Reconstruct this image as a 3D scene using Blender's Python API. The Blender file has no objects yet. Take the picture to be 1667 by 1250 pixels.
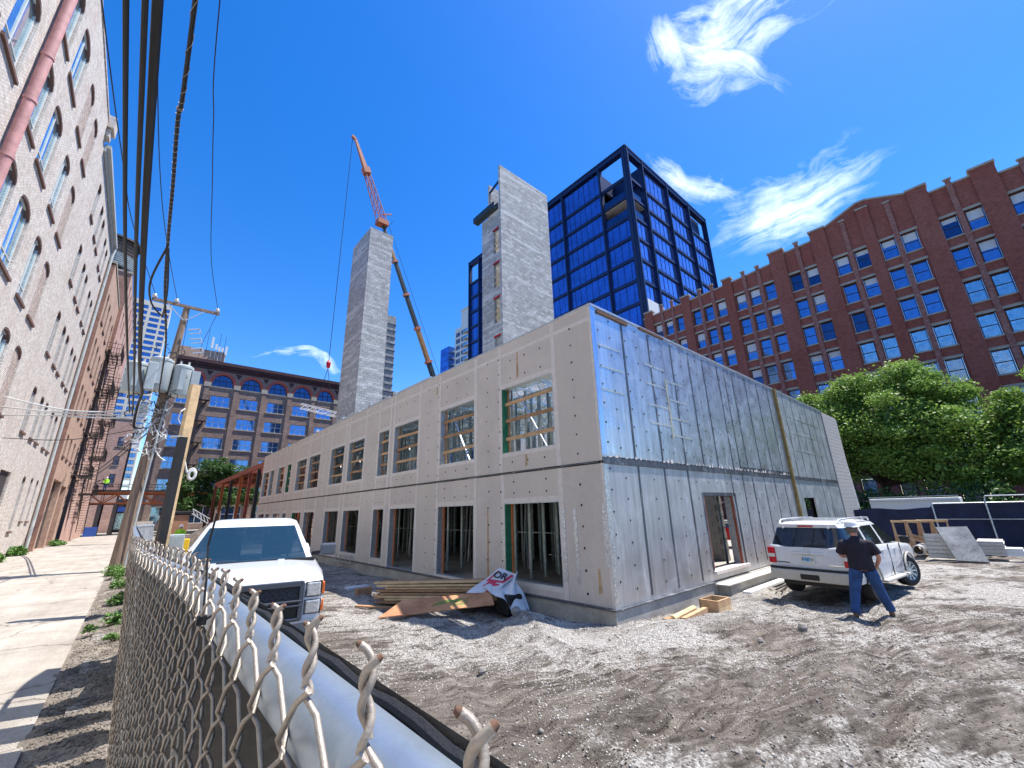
import bpy, bmesh, math, random
import numpy as np
from mathutils import Vector, Matrix
random.seed(7)
rng = np.random.default_rng(11)
PI = math.pi
scene = bpy.context.scene
COL = scene.collection

# ------------------------------------------------------------------ camera
cd = bpy.data.cameras.new('camera'); cam = bpy.data.objects.new('camera', cd); COL.objects.link(cam)
scene.camera = cam
cd.sensor_width = 36.0; cd.lens = 36.0 * 674.0 / 1667.0
cd.clip_start = 0.02; cd.clip_end = 3000
_r = ((0.75390414, -0.6565309, -0.0244075), (-0.17370071, -0.23501662, 0.95634473), (-0.63360604, -0.71675265, -0.29121989))
m = Matrix(((_r[0][0], _r[1][0], _r[2][0], 0.0), (_r[0][1], _r[1][1], _r[2][1], 0.0), (_r[0][2], _r[1][2], _r[2][2], 2.1), (0, 0, 0, 1)))
cam.matrix_world = m

# ------------------------------------------------------------------ light and sky
scene.view_settings.view_transform = 'Standard'
scene.view_settings.look = 'None'
scene.view_settings.gamma = 1.0
scene.view_settings.use_curve_mapping = False
scene.view_settings.exposure = 1.25
SUN = Vector((2.8, -1.15, 6.95)).normalized()
sd = bpy.data.lights.new('sun', 'SUN'); sd.energy = 4.0; sd.angle = math.radians(0.5); sd.color = (1.0, 0.955, 0.89)
so = bpy.data.objects.new('sun', sd); COL.objects.link(so); so.rotation_euler = SUN.to_track_quat('Z', 'Y').to_euler(); so.location = (0, 0, 60)
world = bpy.data.worlds.new('World'); scene.world = world; world.use_nodes = True

class NT:
    def __init__(s, tree): s.t = tree; s.n = tree.nodes; s.l = tree.links
    def node(s, kind, **kw):
        n = s.n.new(kind)
        for k, v in kw.items():
            if k == 'ins':
                for a, b in v.items():
                    if isinstance(b, bpy.types.NodeSocket): s.l.new(b, n.inputs[a])
                    else: n.inputs[a].default_value = b
            else: setattr(n, k, v)
        return n
    def math(s, op, a, b=None, c=None, clamp=False):
        n = s.n.new('ShaderNodeMath'); n.operation = op; n.use_clamp = clamp
        for i, v in enumerate((a, b, c)):
            if v is None: continue
            if isinstance(v, bpy.types.NodeSocket): s.l.new(v, n.inputs[i])
            else: n.inputs[i].default_value = v
        return n.outputs[0]
    def vmath(s, op, a, b=None):
        n = s.n.new('ShaderNodeVectorMath'); n.operation = op
        for i, v in enumerate((a, b)):
            if v is None: continue
            if isinstance(v, bpy.types.NodeSocket): s.l.new(v, n.inputs[i])
            else: n.inputs[i].default_value = v
        return n
    def mix(s, fac, a, b, blend='MIX'):
        n = s.n.new('ShaderNodeMix'); n.data_type = 'RGBA'; n.blend_type = blend
        for i, v in ((0, fac), (6, a), (7, b)):
            if isinstance(v, bpy.types.NodeSocket): s.l.new(v, n.inputs[i])
            else:
                if i: v = tuple(v)[:3] + (1.0,)
                n.inputs[i].default_value = v
        return n.outputs[2]
    def ramp(s, fac, stops):
        n = s.n.new('ShaderNodeValToRGB'); e = n.color_ramp.elements
        while len(e) < len(stops): e.new(0.5)
        for el, (p, c) in zip(e, stops):
            el.position = p; el.color = (c, c, c, 1) if not hasattr(c, '__len__') else tuple(c)[:3] + (1,)
        s.l.new(fac, n.inputs[0]); return n.outputs[0]
    def noise(s, vec, scale, detail=4, rough=0.55, dist=0.0):
        n = s.node('ShaderNodeTexNoise'); n.inputs['Scale'].default_value = scale; n.inputs['Detail'].default_value = detail
        n.inputs['Roughness'].default_value = rough; n.inputs['Distortion'].default_value = dist
        if vec is not None: s.l.new(vec, n.inputs['Vector'])
        return n.outputs['Fac']

def build_world():
    w = NT(world.node_tree); w.n.clear()
    sky = w.node('ShaderNodeTexSky', sky_type='NISHITA', sun_disc=False)
    sky.sun_elevation = math.asin(SUN.z); sky.sun_rotation = math.atan2(SUN.x, SUN.y)
    sky.altitude = 200; sky.air_density = 1.0; sky.dust_density = 0.2; sky.ozone_density = 3.0
    tc = w.node('ShaderNodeTexCoord'); d = w.vmath('NORMALIZE', tc.outputs['Generated']).outputs[0]
    hs = w.node('ShaderNodeHueSaturation', ins={'Hue': 0.510, 'Saturation': 1.38, 'Value': 1.0, 'Color': sky.outputs[0]})
    col = hs.outputs[0]
    # cirrus wisps: (centre direction, streak direction, size u, size v, strength)
    def cloud(c, t, su, sv, seed, lo, hi, stretch):
        c = Vector(c).normalized(); t = Vector(t); t = (t - c * t.dot(c)).normalized(); b = c.cross(t)
        dc = w.vmath('DOT_PRODUCT', d, tuple(c)).outputs['Value']
        dcm = w.math('MAXIMUM', dc, 0.05)
        u = w.math('DIVIDE', w.vmath('DOT_PRODUCT', d, tuple(t)).outputs['Value'], dcm)
        v = w.math('DIVIDE', w.vmath('DOT_PRODUCT', d, tuple(b)).outputs['Value'], dcm)
        cv = w.node('ShaderNodeCombineXYZ', ins={0: u, 1: v, 2: float(seed)}).outputs[0]
        wob = w.node('ShaderNodeTexNoise', ins={'Vector': cv, 'Scale': 3.5, 'Detail': 3.0})
        wv = w.vmath('MULTIPLY_ADD', wob.outputs['Color'], (0.2, 0.2, 0)); wv.inputs[2].default_value = (-0.10, -0.10, 0)
        p = w.vmath('ADD', cv, wv.outputs[0]).outputs[0]
        sx = w.node('ShaderNodeSeparateXYZ', ins={0: p})
        eu = w.math('POWER', w.math('DIVIDE', sx.outputs[0], su), 2.0)
        ev = w.math('POWER', w.math('DIVIDE', sx.outputs[1], sv), 2.0)
        mask = w.math('SUBTRACT', 1.0, w.math('ADD', eu, ev), clamp=True)
        st = w.vmath('MULTIPLY', p, (1.0, stretch, 1.0)).outputs[0]
        n1 = w.noise(st, 6.0, 9, 0.68, 0.35); n2 = w.noise(cv, 26.0, 6, 0.6, 0.8)
        nn = w.math('ADD', w.math('MULTIPLY', n1, 0.75), w.math('MULTIPLY', n2, 0.3))
        q = w.math('ADD', nn, w.math('MULTIPLY', mask, 0.26))
        r = w.ramp(q, [(lo, 0.0), (hi, 1.0)])
        front = w.math('GREATER_THAN', dc, 0.1)
        return w.math('MULTIPLY', w.math('MULTIPLY', r, w.math('POWER', mask, 0.8)), front)
    fs = []
    # streak axes follow the wind seen in the wisps
    fs.append(cloud(CLOUDS[0][0], CLOUDS[0][1], 0.165, 0.082, 3, 0.60, 1.08, 6.0))
    fs.append(cloud(CLOUDS[1][0], CLOUDS[1][1], 0.11, 0.036, 9, 0.60, 1.06, 6.0))
    fs.append(cloud(CLOUDS[2][0], CLOUDS[2][1], 0.17, 0.08, 15, 0.66, 1.3, 7.0))
    fs.append(cloud(CLOUDS[3][0], CLOUDS[3][1], 0.085, 0.035, 21, 0.60, 1.12, 5.0))
    fs.append(cloud(CLOUDS[4][0], CLOUDS[4][1], 0.12, 0.022, 27, 0.66, 1.4, 5.0))
    fs.append(cloud(CLOUDS[5][0], CLOUDS[5][1], 0.07, 0.045, 31, 0.60, 1.1, 5.0))
    f = fs[0]
    for g in fs[1:]: f = w.math('MAXIMUM', f, g)
    col = w.mix(w.math('MULTIPLY', f, 0.80), col, (9.0, 9.6, 10.4))
    bg = w.node('ShaderNodeBackground', ins={'Color': col, 'Strength': 0.112})
    out = w.node('ShaderNodeOutputWorld'); w.l.new(bg.outputs[0], out.inputs[0])
CLOUDS = [((0.8315, 0.1317, 0.5397), (0.006, -0.1178, 0.0066)), ((0.6647, 0.137, 0.7345), (0.066, -0.0609, -0.0561)), ((0.6294, 0.112, 0.7689), (0.0163, -0.0764, -0.0061)),
          ((0.7202, 0.271, 0.6387), (0.0577, -0.0393, -0.0546)), ((0.1972, 0.9294, 0.3121), (0.1003, -0.027, -0.0004)), ((0.5743, 0.1775, 0.7992), (0.0562, 0.0008, -0.0438))]
build_world()

# ------------------------------------------------------------------ materials
def lin(c): return c
def pm(name, col, rough=0.75, metal=0.0, var=0.18, vs=2.0, bump=0.25, bs=35.0, col2=None, v2=0.0, spec=0.4, stretch=(1, 1, 1), alpha=None, coat=0.0, bdist=0.004):
    mt = bpy.data.materials.new(name); mt.use_nodes = True; w = NT(mt.node_tree); w.n.clear()
    tc = w.node('ShaderNodeTexCoord'); v = w.vmath('MULTIPLY', tc.outputs['Object'], stretch).outputs[0]
    f = w.noise(v, vs, 6, 0.6)
    f2 = w.noise(v, vs * 9, 4, 0.6)
    ff = w.math('ADD', w.math('MULTIPLY', f, 0.65), w.math('MULTIPLY', f2, 0.35))
    ca = tuple(max(0, c * (1 - var * 1.6)) for c in col); cb = tuple(min(1, c * (1 + var * 1.6)) for c in (col2 or col))
    c = w.mix(w.ramp(ff, [(0.32, 0.0), (0.68, 1.0)]), ca, cb)
    p = w.node('ShaderNodeBsdfPrincipled', ins={'Base Color': c, 'Roughness': rough, 'Metallic': metal, 'Specular IOR Level': spec, 'Coat Weight': coat, 'Coat Roughness': 0.05})
    if bump > 0:
        b = w.node('ShaderNodeBump', ins={'Height': w.noise(v, bs, 5, 0.65), 'Strength': bump, 'Distance': bdist}); w.l.new(b.outputs[0], p.inputs['Normal'])
    sh = p.outputs[0]
    if alpha is not None:
        tr = w.node('ShaderNodeBsdfTransparent'); mx = w.node('ShaderNodeMixShader', ins={0: alpha, 1: tr.outputs[0], 2: sh}); sh = mx.outputs[0]
    o = w.node('ShaderNodeOutputMaterial'); w.l.new(sh, o.inputs[0]); return mt

def brickmat(name, c1, c2, mortar, bw=0.21, rh=0.075, ms=0.01, rough=0.85, bump=0.6, dirt=None, dirt_amt=0.5, band=None, dscale=0.35, off=0.5, msm=0.2, bd=0.012):
    mt = bpy.data.materials.new(name); mt.use_nodes = True; w = NT(mt.node_tree); w.n.clear()
    uv = w.node('ShaderNodeUVMap'); uv.uv_map = 'UVMap'
    br = w.node('ShaderNodeTexBrick', offset=off, ins={'Vector': uv.outputs[0], 'Color1': c1 + (1,), 'Color2': c2 + (1,), 'Mortar': mortar + (1,), 'Scale': 1.0,
         'Mortar Size': ms, 'Mortar Smooth': msm, 'Bias': 0.0, 'Brick Width': bw, 'Row Height': rh})
    col = br.outputs[0]
    tc = w.node('ShaderNodeTexCoord')
    n = w.noise(tc.outputs['Object'], dscale, 7, 0.65)
    n2 = w.noise(tc.outputs['Object'], 3.0, 5, 0.65)
    if dirt:
        col = w.mix(w.math('MULTIPLY', w.ramp(n, [(0.42, 0.0), (0.66, 1.0)]), dirt_amt), col, dirt)
    col = w.mix(0.55, col, w.ramp(n2, [(0.25, 0.55), (0.75, 1.35)]), 'MULTIPLY')
    if band:
        st = w.vmath('MULTIPLY', tc.outputs['Object'], (0.16, 0.16, 2.3)).outputs[0]
        nb = w.noise(st, 1.0, 3, 0.5)
        br2 = w.node('ShaderNodeTexBrick', offset=off, ins={'Vector': uv.outputs[0], 'Color1': (0, 0, 0, 1), 'Color2': (1, 1, 1, 1), 'Mortar': (0, 0, 0, 1), 'Scale': 1.0,
             'Mortar Size': ms, 'Bias': 0.0, 'Brick Width': bw, 'Row Height': rh})
        q = w.math('ADD', nb, w.math('MULTIPLY', br2.outputs[0], 0.10))
        col = w.mix(w.math('MULTIPLY', w.ramp(q, [(0.56, 0.0), (0.66, 1.0)]), 0.6), col, band)
    p = w.node('ShaderNodeBsdfPrincipled', ins={'Base Color': col, 'Roughness': rough, 'Specular IOR Level': 0.25})
    h = w.math('ADD', w.math('MULTIPLY', br.outputs['Fac'], -1.0), w.math('MULTIPLY', w.noise(tc.outputs['Object'], 30, 4, 0.7), 0.5))
    b = w.node('ShaderNodeBump', ins={'Height': h, 'Strength': bump, 'Distance': bd}); w.l.new(b.outputs[0], p.inputs['Normal'])
    o = w.node('ShaderNodeOutputMaterial'); w.l.new(p.outputs[0], o.inputs[0]); return mt

def glassmat(name, col, rough=0.04, metal=0.85, wav=0.15, ws=0.8, var=0.25):
    return pm(name, col, rough=rough, metal=metal, var=var, vs=0.25, bump=wav, bs=ws, spec=0.8, bdist=0.02)

M = {}
M['whitebrick'] = brickmat('painted_brick_pale', (0.64, 0.575, 0.51), (0.86, 0.81, 0.74), (0.30, 0.26, 0.225), dirt=(0.47, 0.37, 0.31), dirt_amt=0.45, bump=1.0, dscale=0.6, bd=0.02)
M['whitereveal'] = brickmat('painted_brick_reveal', (0.58, 0.50, 0.45), (0.38, 0.27, 0.22), (0.30, 0.25, 0.22), bump=0.9)
M['tanbrick'] = brickmat('tan_brick', (0.46, 0.29, 0.20), (0.55, 0.37, 0.27), (0.40, 0.30, 0.24), dirt=(0.30, 0.18, 0.13), dirt_amt=0.4)
M['brownbrick'] = brickmat('brown_brick', (0.30, 0.14, 0.10), (0.40, 0.21, 0.15), (0.30, 0.22, 0.18), dirt=(0.16, 0.09, 0.07))
M['pinkbrick'] = brickmat('pink_brick', (0.50, 0.30, 0.24), (0.60, 0.40, 0.32), (0.48, 0.36, 0.30), dirt=(0.34, 0.16, 0.12))
M['greybrick'] = brickmat('grey_brown_brick', (0.215, 0.145, 0.115), (0.38, 0.275, 0.215), (0.30, 0.24, 0.20), bw=0.30, rh=0.1, ms=0.012, dirt=(0.14, 0.10, 0.09))
M['redbrick'] = brickmat('dark_red_brick', (0.25, 0.072, 0.050), (0.33, 0.098, 0.068), (0.20, 0.085, 0.07), bw=0.24, rh=0.09, ms=0.008, dirt=(0.37, 0.17, 0.14), dirt_amt=0.35, dscale=0.13)
M['redpil'] = brickmat('mottled_red_brick', (0.25, 0.09, 0.07), (0.38, 0.19, 0.155), (0.24, 0.13, 0.11), bw=0.24, rh=0.09, ms=0.008)
M['cmu'] = brickmat('concrete_block', (0.36, 0.36, 0.355), (0.52, 0.515, 0.505), (0.25, 0.245, 0.24), bw=0.4, rh=0.2, ms=0.012, bump=0.8, dirt=(0.25, 0.235, 0.21), dirt_amt=0.35, band=(0.68, 0.67, 0.65), bd=0.015)
M['block'] = pm('grey_block', (0.36, 0.35, 0.33), 0.9, var=0.12, bump=0.7, bs=60)
M['mortar'] = pm('mortar', (0.30, 0.29, 0.27), 0.95)
M['conc'] = pm('foundation_concrete', (0.34, 0.32, 0.285), 0.85, var=0.22, vs=1.6, bump=0.4, bs=25)
M['conc_lt'] = pm('light_concrete', (0.50, 0.48, 0.44), 0.85, var=0.15, vs=1.2)
M['stone'] = pm('limestone_trim', (0.36, 0.325, 0.27), 0.85, var=0.15, vs=2)
M['sillred'] = pm('brown_sill', (0.15, 0.085, 0.07), 0.8, var=0.2)
M['wframe'] = pm('pale_window_frame', (0.62, 0.62, 0.58), 0.6, var=0.1)
M['dframe'] = pm('dark_window_frame', (0.02, 0.018, 0.022), 0.45, var=0.1, bump=0.0)
M['paneblue'] = glassmat('blue_window_glass', (0.13, 0.26, 0.50))
M['panedark'] = glassmat('dark_window_glass', (0.045, 0.09, 0.19))
M['panewave'] = glassmat('wavy_window_glass', (0.32, 0.45, 0.55), wav=1.0, ws=1.6, rough=0.03)
M['paneleft'] = glassmat('sky_window_glass', (0.42, 0.66, 1.0), wav=0.2, ws=1.2)
M['blind'] = pm('pale_blind', (0.62, 0.66, 0.72), 0.6, var=0.05, bump=0)
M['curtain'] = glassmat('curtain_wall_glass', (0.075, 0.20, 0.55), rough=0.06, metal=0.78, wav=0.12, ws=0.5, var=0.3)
M['curtain_lit'] = glassmat('curtain_wall_glass_lit', (0.22, 0.34, 0.78), rough=0.05, metal=0.8, wav=0.12, ws=0.5, var=0.3)  # same glass, painted lighter where the south face catches more light
M['navy'] = pm('navy_steel', (0.010, 0.020, 0.085), 0.42, var=0.15, bump=0)
M['navy2'] = pm('navy_steel_edge', (0.03, 0.05, 0.10), 0.35, metal=0.4, var=0.15, bump=0)
M['galv'] = pm('galvanised_steel', (0.52, 0.55, 0.57), 0.42, metal=0.75, var=0.2, vs=14, bump=0.15, bs=90)
M['wire'] = pm('fence_wire', (0.27, 0.25, 0.225), 0.5, metal=0.4, var=0.25, vs=18, bump=0.25, bs=160, col2=(0.36, 0.30, 0.24))
M['rust'] = pm('rust', (0.13, 0.07, 0.045), 0.9, var=0.3, vs=40, bump=0.4)
M['rail'] = pm('galvanised_rail', (0.33, 0.39, 0.45), 0.42, metal=0.75, var=0.08, vs=30, bump=0.06, bs=500)
M['screen'] = pm('privacy_screen', (0.036, 0.032, 0.028), 0.9, var=0.25, vs=6, bump=0.8, bs=420, alpha=0.96, stretch=(1, 1, 0.25))
M['screenedge'] = pm('privacy_screen_hem', (0.012, 0.013, 0.018), 0.85, bump=0.6, bs=300)
M['navyscreen'] = pm('navy_fence_screen', (0.014, 0.020, 0.05), 0.8, var=0.3, vs=1.5, bump=0.5, bs=60)
M['gyp'] = pm('gypsum_sheathing', (0.57, 0.50, 0.445), 0.88, var=0.06, vs=1.2, bump=0.15, bs=140, spec=0.2)
M['gyp2'] = pm('gypsum_sheathing_b', (0.545, 0.48, 0.43), 0.88, var=0.07, vs=0.9, bump=0.15, bs=140, spec=0.2)
M['gypstain'] = pm('gypsum_sheathing_stained', (0.56, 0.49, 0.44), 0.88, var=0.05, vs=0.8, bump=0.15, bs=140, col2=(0.54, 0.475, 0.41), stretch=(1, 1, 0.35))
M['tape'] = pm('joint_tape', (0.64, 0.575, 0.525), 0.8, var=0.08, vs=6, bump=0.2, bs=90)
M['foiltape'] = pm('metal_tape', (0.55, 0.56, 0.58), 0.35, metal=0.8, var=0.35, vs=22, bump=0.6, bs=50)
M['dark'] = pm('black_washer', (0.008, 0.008, 0.008), 0.6, bump=0)
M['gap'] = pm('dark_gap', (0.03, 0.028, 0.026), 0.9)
M['stud'] = pm('steel_stud', (0.42, 0.50, 0.50), 0.38, metal=0.6, var=0.25, vs=5, bump=0.1)
M['joist'] = pm('steel_joist', (0.52, 0.62, 0.66), 0.35, metal=0.5, var=0.2, vs=4, bump=0.1)
M['greenfilm'] = pm('green_membrane', (0.03, 0.17, 0.09), 0.45, var=0.25, vs=8, bump=0.4, bs=25)
M['lumber'] = pm('lumber', (0.46, 0.29, 0.15), 0.75, var=0.2, vs=5, bump=0.35, bs=30, stretch=(1, 1, 1), col2=(0.50, 0.31, 0.17))
M['lumber2'] = pm('weathered_lumber', (0.33, 0.19, 0.10), 0.8, var=0.25, vs=4, bump=0.4, bs=30)
M['lumber3'] = pm('pale_lumber', (0.60, 0.42, 0.23), 0.75, var=0.2, vs=4, bump=0.4, bs=30)
M['ply'] = pm('plywood', (0.40, 0.17, 0.075), 0.7, var=0.2, vs=2, bump=0.3, bs=18, col2=(0.47, 0.23, 0.11))
M['plybox'] = pm('plywood_hoarding', (0.36, 0.19, 0.11), 0.8, var=0.2, vs=1.5)
M['pole'] = pm('pole_wood', (0.22, 0.15, 0.105), 0.85, var=0.32, vs=3.0, bump=1.0, bs=9, stretch=(6, 6, 0.35), col2=(0.27, 0.19, 0.14), bdist=0.03)
M['black'] = pm('black_rubber', (0.012, 0.012, 0.013), 0.55, var=0.2, bump=0.1)
M['cable'] = pm('black_cable', (0.012, 0.011, 0.011), 0.5, var=0.3, vs=8, bump=0.3, bs=60)
M['white_cable'] = pm('pale_cable', (0.62, 0.62, 0.60), 0.5, var=0.15, bump=0)
M['iron'] = pm('black_iron', (0.022, 0.017, 0.015), 0.6, var=0.25, bump=0)
M['transf'] = pm('grey_enamel', (0.40, 0.44, 0.44), 0.35, var=0.07, bump=0, coat=0.2)
M['porcelain'] = pm('porcelain', (0.62, 0.60, 0.56), 0.25, var=0.1, bump=0)
M['rubble_grey'] = pm('grey_screen', (0.20, 0.21, 0.22), 0.8, var=0.3, vs=3)
M['asphalt'] = pm('asphalt', (0.055, 0.055, 0.058), 0.9, var=0.2, vs=0.8, bump=0.6, bs=60)
M['craneorange'] = pm('crane_orange', (0.42, 0.12, 0.05), 0.5, var=0.15, bump=0)
M['craneyellow'] = pm('crane_boom_ochre', (0.30, 0.15, 0.05), 0.5, var=0.15, bump=0)
M['cranegrey'] = pm('crane_boom_dark', (0.022, 0.032, 0.035), 0.45, var=0.2, bump=0)
M['redsteel'] = pm('red_oxide_steel', (0.24, 0.065, 0.035), 0.6, var=0.25, vs=2, bump=0.1, col2=(0.32, 0.09, 0.05))
M['orangesteel'] = pm('orange_primer_steel', (0.50, 0.15, 0.05), 0.6, var=0.2, vs=2, bump=0.1)
M['darksteel'] = pm('dark_steel', (0.05, 0.045, 0.045), 0.5, var=0.3)
M['archred'] = pm('red_terracotta', (0.40, 0.085, 0.055), 0.7, var=0.15)
M['maroon'] = pm('maroon_cornice', (0.055, 0.022, 0.026), 0.7, var=0.2)
M['hrconc'] = pm('highrise_concrete', (0.62, 0.57, 0.49), 0.8, var=0.06, vs=0.1, bump=0)
M['aptwhite'] = pm('apartment_white', (0.70, 0.70, 0.68), 0.7, var=0.06, vs=0.1, bump=0)
M['paint'] = pm('white_car_paint', (0.62, 0.64, 0.66), 0.28, var=0.02, bump=0, coat=0.8)
M['paint2'] = pm('dusty_white_car_paint', (0.66, 0.66, 0.655), 0.3, var=0.04, vs=1.2, bump=0, coat=0.7)
M['beige'] = pm('beige_bumper_plastic', (0.47, 0.44, 0.38), 0.5, var=0.05, bump=0)
M['chrome'] = pm('chrome', (0.75, 0.76, 0.78), 0.15, metal=1.0, var=0.05, bump=0)
M['greybump'] = pm('satin_grey_metal', (0.10, 0.11, 0.13), 0.38, metal=0.4, var=0.1, bump=0)
M['tyre'] = pm('tyre_rubber', (0.018, 0.018, 0.018), 0.85, var=0.3, vs=8, bump=0.4)
M['grille'] = pm('grille_black', (0.012, 0.012, 0.014), 0.4, var=0.1, bump=0)
M['lampclear'] = pm('headlight_lens', (0.62, 0.62, 0.60), 0.12, metal=0.4, var=0.3, vs=22, bump=0.5, bs=60)
M['amber'] = pm('amber_lens', (0.75, 0.16, 0.03), 0.2, var=0.15, vs=20, bump=0.3)
M['redlens'] = pm('red_lens', (0.50, 0.012, 0.02), 0.18, var=0.2, vs=20, bump=0.3)
M['gold'] = pm('gold_emblem', (0.60, 0.34, 0.07), 0.35, metal=0.5, var=0.1, bump=0)
M['interior'] = pm('seat_fabric', (0.03, 0.035, 0.045), 0.8, var=0.2)
M['dash'] = pm('dashboard', (0.10, 0.12, 0.145), 0.6, var=0.1)
M['carglass'] = pm('windscreen_glass', (0.012, 0.035, 0.055), 0.03, var=0.02, bump=0, spec=0.9, alpha=0.80)
M['tintglass'] = pm('tinted_glass', (0.012, 0.014, 0.018), 0.04, var=0.1, bump=0, spec=0.8)
M['plateblue'] = pm('plate_blue', (0.20, 0.42, 0.62), 0.5, var=0.3, vs=12, bump=0)
M['platewhite'] = pm('plate_white', (0.62, 0.62, 0.58), 0.5, var=0.1, bump=0)
M['skin'] = pm('skin', (0.48, 0.23, 0.16), 0.55, var=0.06, bump=0.1)
M['hair'] = pm('grey_hair', (0.11, 0.09, 0.08), 0.8, var=0.2, bump=0.4, bs=90)
M['shirt'] = pm('black_shirt', (0.016, 0.013, 0.022), 0.85, var=0.2, vs=7, bump=0.6, bs=9, bdist=0.02)
M['jeans'] = pm('blue_jeans', (0.022, 0.062, 0.17), 0.85, var=0.35, vs=5, bump=0.6, bs=9, bdist=0.02)
M['boot'] = pm('brown_boot', (0.15, 0.085, 0.055), 0.8, var=0.2)
M['hat'] = pm('white_hard_hat', (0.75, 0.74, 0.72), 0.35, var=0.06, bump=0)
M['hivis'] = pm('hi_vis_yellow', (0.42, 0.85, 0.04), 0.7, var=0.1)
M['yellow'] = pm('yellow_plastic', (0.80, 0.50, 0.02), 0.5, var=0.1, bump=0)
M['tarp'] = pm('white_wrap', (0.60, 0.62, 0.66), 0.55, var=0.1, vs=3, bump=0.9, bs=6, bdist=0.05)
M['tarpred'] = pm('wrap_red_print', (0.50, 0.04, 0.08), 0.55, var=0.1, bump=0)
M['ink'] = pm('black_print', (0.015, 0.015, 0.02), 0.6, bump=0)
M['spray'] = pm('green_spray_paint', (0.05, 0.28, 0.04), 0.7, var=0.4, vs=20)
M['pipe'] = pm('weathered_downpipe', (0.42, 0.45, 0.44), 0.6, var=0.15, vs=2)
M['pinkpipe'] = pm('faded_red_pipe', (0.47, 0.24, 0.23), 0.7, var=0.18, vs=3)
M['rock'] = pm('rock', (0.23, 0.21, 0.19), 0.9, var=0.25, bump=0.6)
M['dirtpile'] = pm('dark_soil', (0.11, 0.09, 0.075), 0.95, var=0.35, vs=3, bump=1.0, bs=12, bdist=0.05)
M['tank'] = pm('water_tank_wood', (0.17, 0.125, 0.10), 0.8, var=0.35, vs=1.5, stretch=(4, 4, 0.3))
M['tankband'] = pm('tank_pale_wrap', (0.30, 0.36, 0.38), 0.6, var=0.2)
M['weed'] = pm('weed_leaf', (0.085, 0.18, 0.03), 0.6, var=0.35, vs=3, bump=0)
M['bluebin'] = pm('blue_bin', (0.03, 0.09, 0.35), 0.5, var=0.1)
M['greenbox'] = pm('green_box', (0.04, 0.13, 0.10), 0.5, var=0.1)
M['slab'] = pm('stained_slab', (0.20, 0.20, 0.195), 0.85, var=0.35, vs=1.6, bump=0.6, bs=20, col2=(0.30, 0.30, 0.29))

def foilmat(name, base, rough, rust=False):
    mt = bpy.data.materials.new(name); mt.use_nodes = True; w = NT(mt.node_tree); w.n.clear()
    tc = w.node('ShaderNodeTexCoord'); ob = tc.outputs['Object']
    a = w.noise(w.vmath('MULTIPLY', ob, (7.0, 7.0, 0.5)).outputs[0], 1.0, 5, 0.6)
    b = w.noise(ob, 1.3, 6, 0.65, 1.2)
    c2 = w.mix(w.ramp(a, [(0.35, 0.0), (0.7, 1.0)]), tuple(x * 0.82 for x in base), tuple(min(1, x * 1.12) for x in base))
    c2 = w.mix(w.math('MULTIPLY', w.ramp(b, [(0.55, 0.0), (0.72, 1.0)]), 0.35), c2, (0.75, 0.76, 0.78))
    scr = w.node('ShaderNodeTexWave', wave_type='BANDS', ins={'Vector': w.vmath('MULTIPLY', ob, (1, 1, 0.25)).outputs[0], 'Scale': 0.6, 'Distortion': 14.0, 'Detail': 5.0, 'Detail Scale': 1.6})
    c2 = w.mix(w.math('MULTIPLY', w.ramp(scr.outputs['Fac'], [(0.985, 0.0), (1.0, 1.0)]), 0.22), c2, (0.9, 0.9, 0.92))
    p = w.node('ShaderNodeBsdfPrincipled', ins={'Base Color': c2, 'Metallic': 0.82, 'Specular IOR Level': 0.5})
    rr = w.node('ShaderNodeMapRange', ins={0: b, 1: 0.3, 2: 0.7, 3: rough - 0.08, 4: rough + 0.14}); w.l.new(rr.outputs[0], p.inputs['Roughness'])
    bm = w.node('ShaderNodeBump', ins={'Height': w.noise(w.vmath('MULTIPLY', ob, (1, 1, 0.35)).outputs[0], 1.1, 4, 0.5), 'Strength': 0.5, 'Distance': 0.05}); w.l.new(bm.outputs[0], p.inputs['Normal'])
    o = w.node('ShaderNodeOutputMaterial'); w.l.new(p.outputs[0], o.inputs[0]); return mt
M['foil_up'] = foilmat('foil_sheathing_sky_tint', (0.66, 0.70, 0.76), 0.30)  # upper foil: sky reflection is put into a lighter, bluer base colour
M['foil_lo'] = foilmat('foil_sheathing_less_sky', (0.52, 0.52, 0.53), 0.45)  # same foil below, base painted greyer where it reflects less sky
M['foil_end'] = foilmat('foil_sheathing_grey', (0.50, 0.53, 0.53), 0.45)
M['foil_dk'] = foilmat('dark_foil_seam', (0.13, 0.14, 0.16), 0.45)
M['foil_blue'] = foilmat('corner_foil', (0.48, 0.60, 0.80), 0.22)  # reflected sky blue is painted into the strip's base colour

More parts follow.
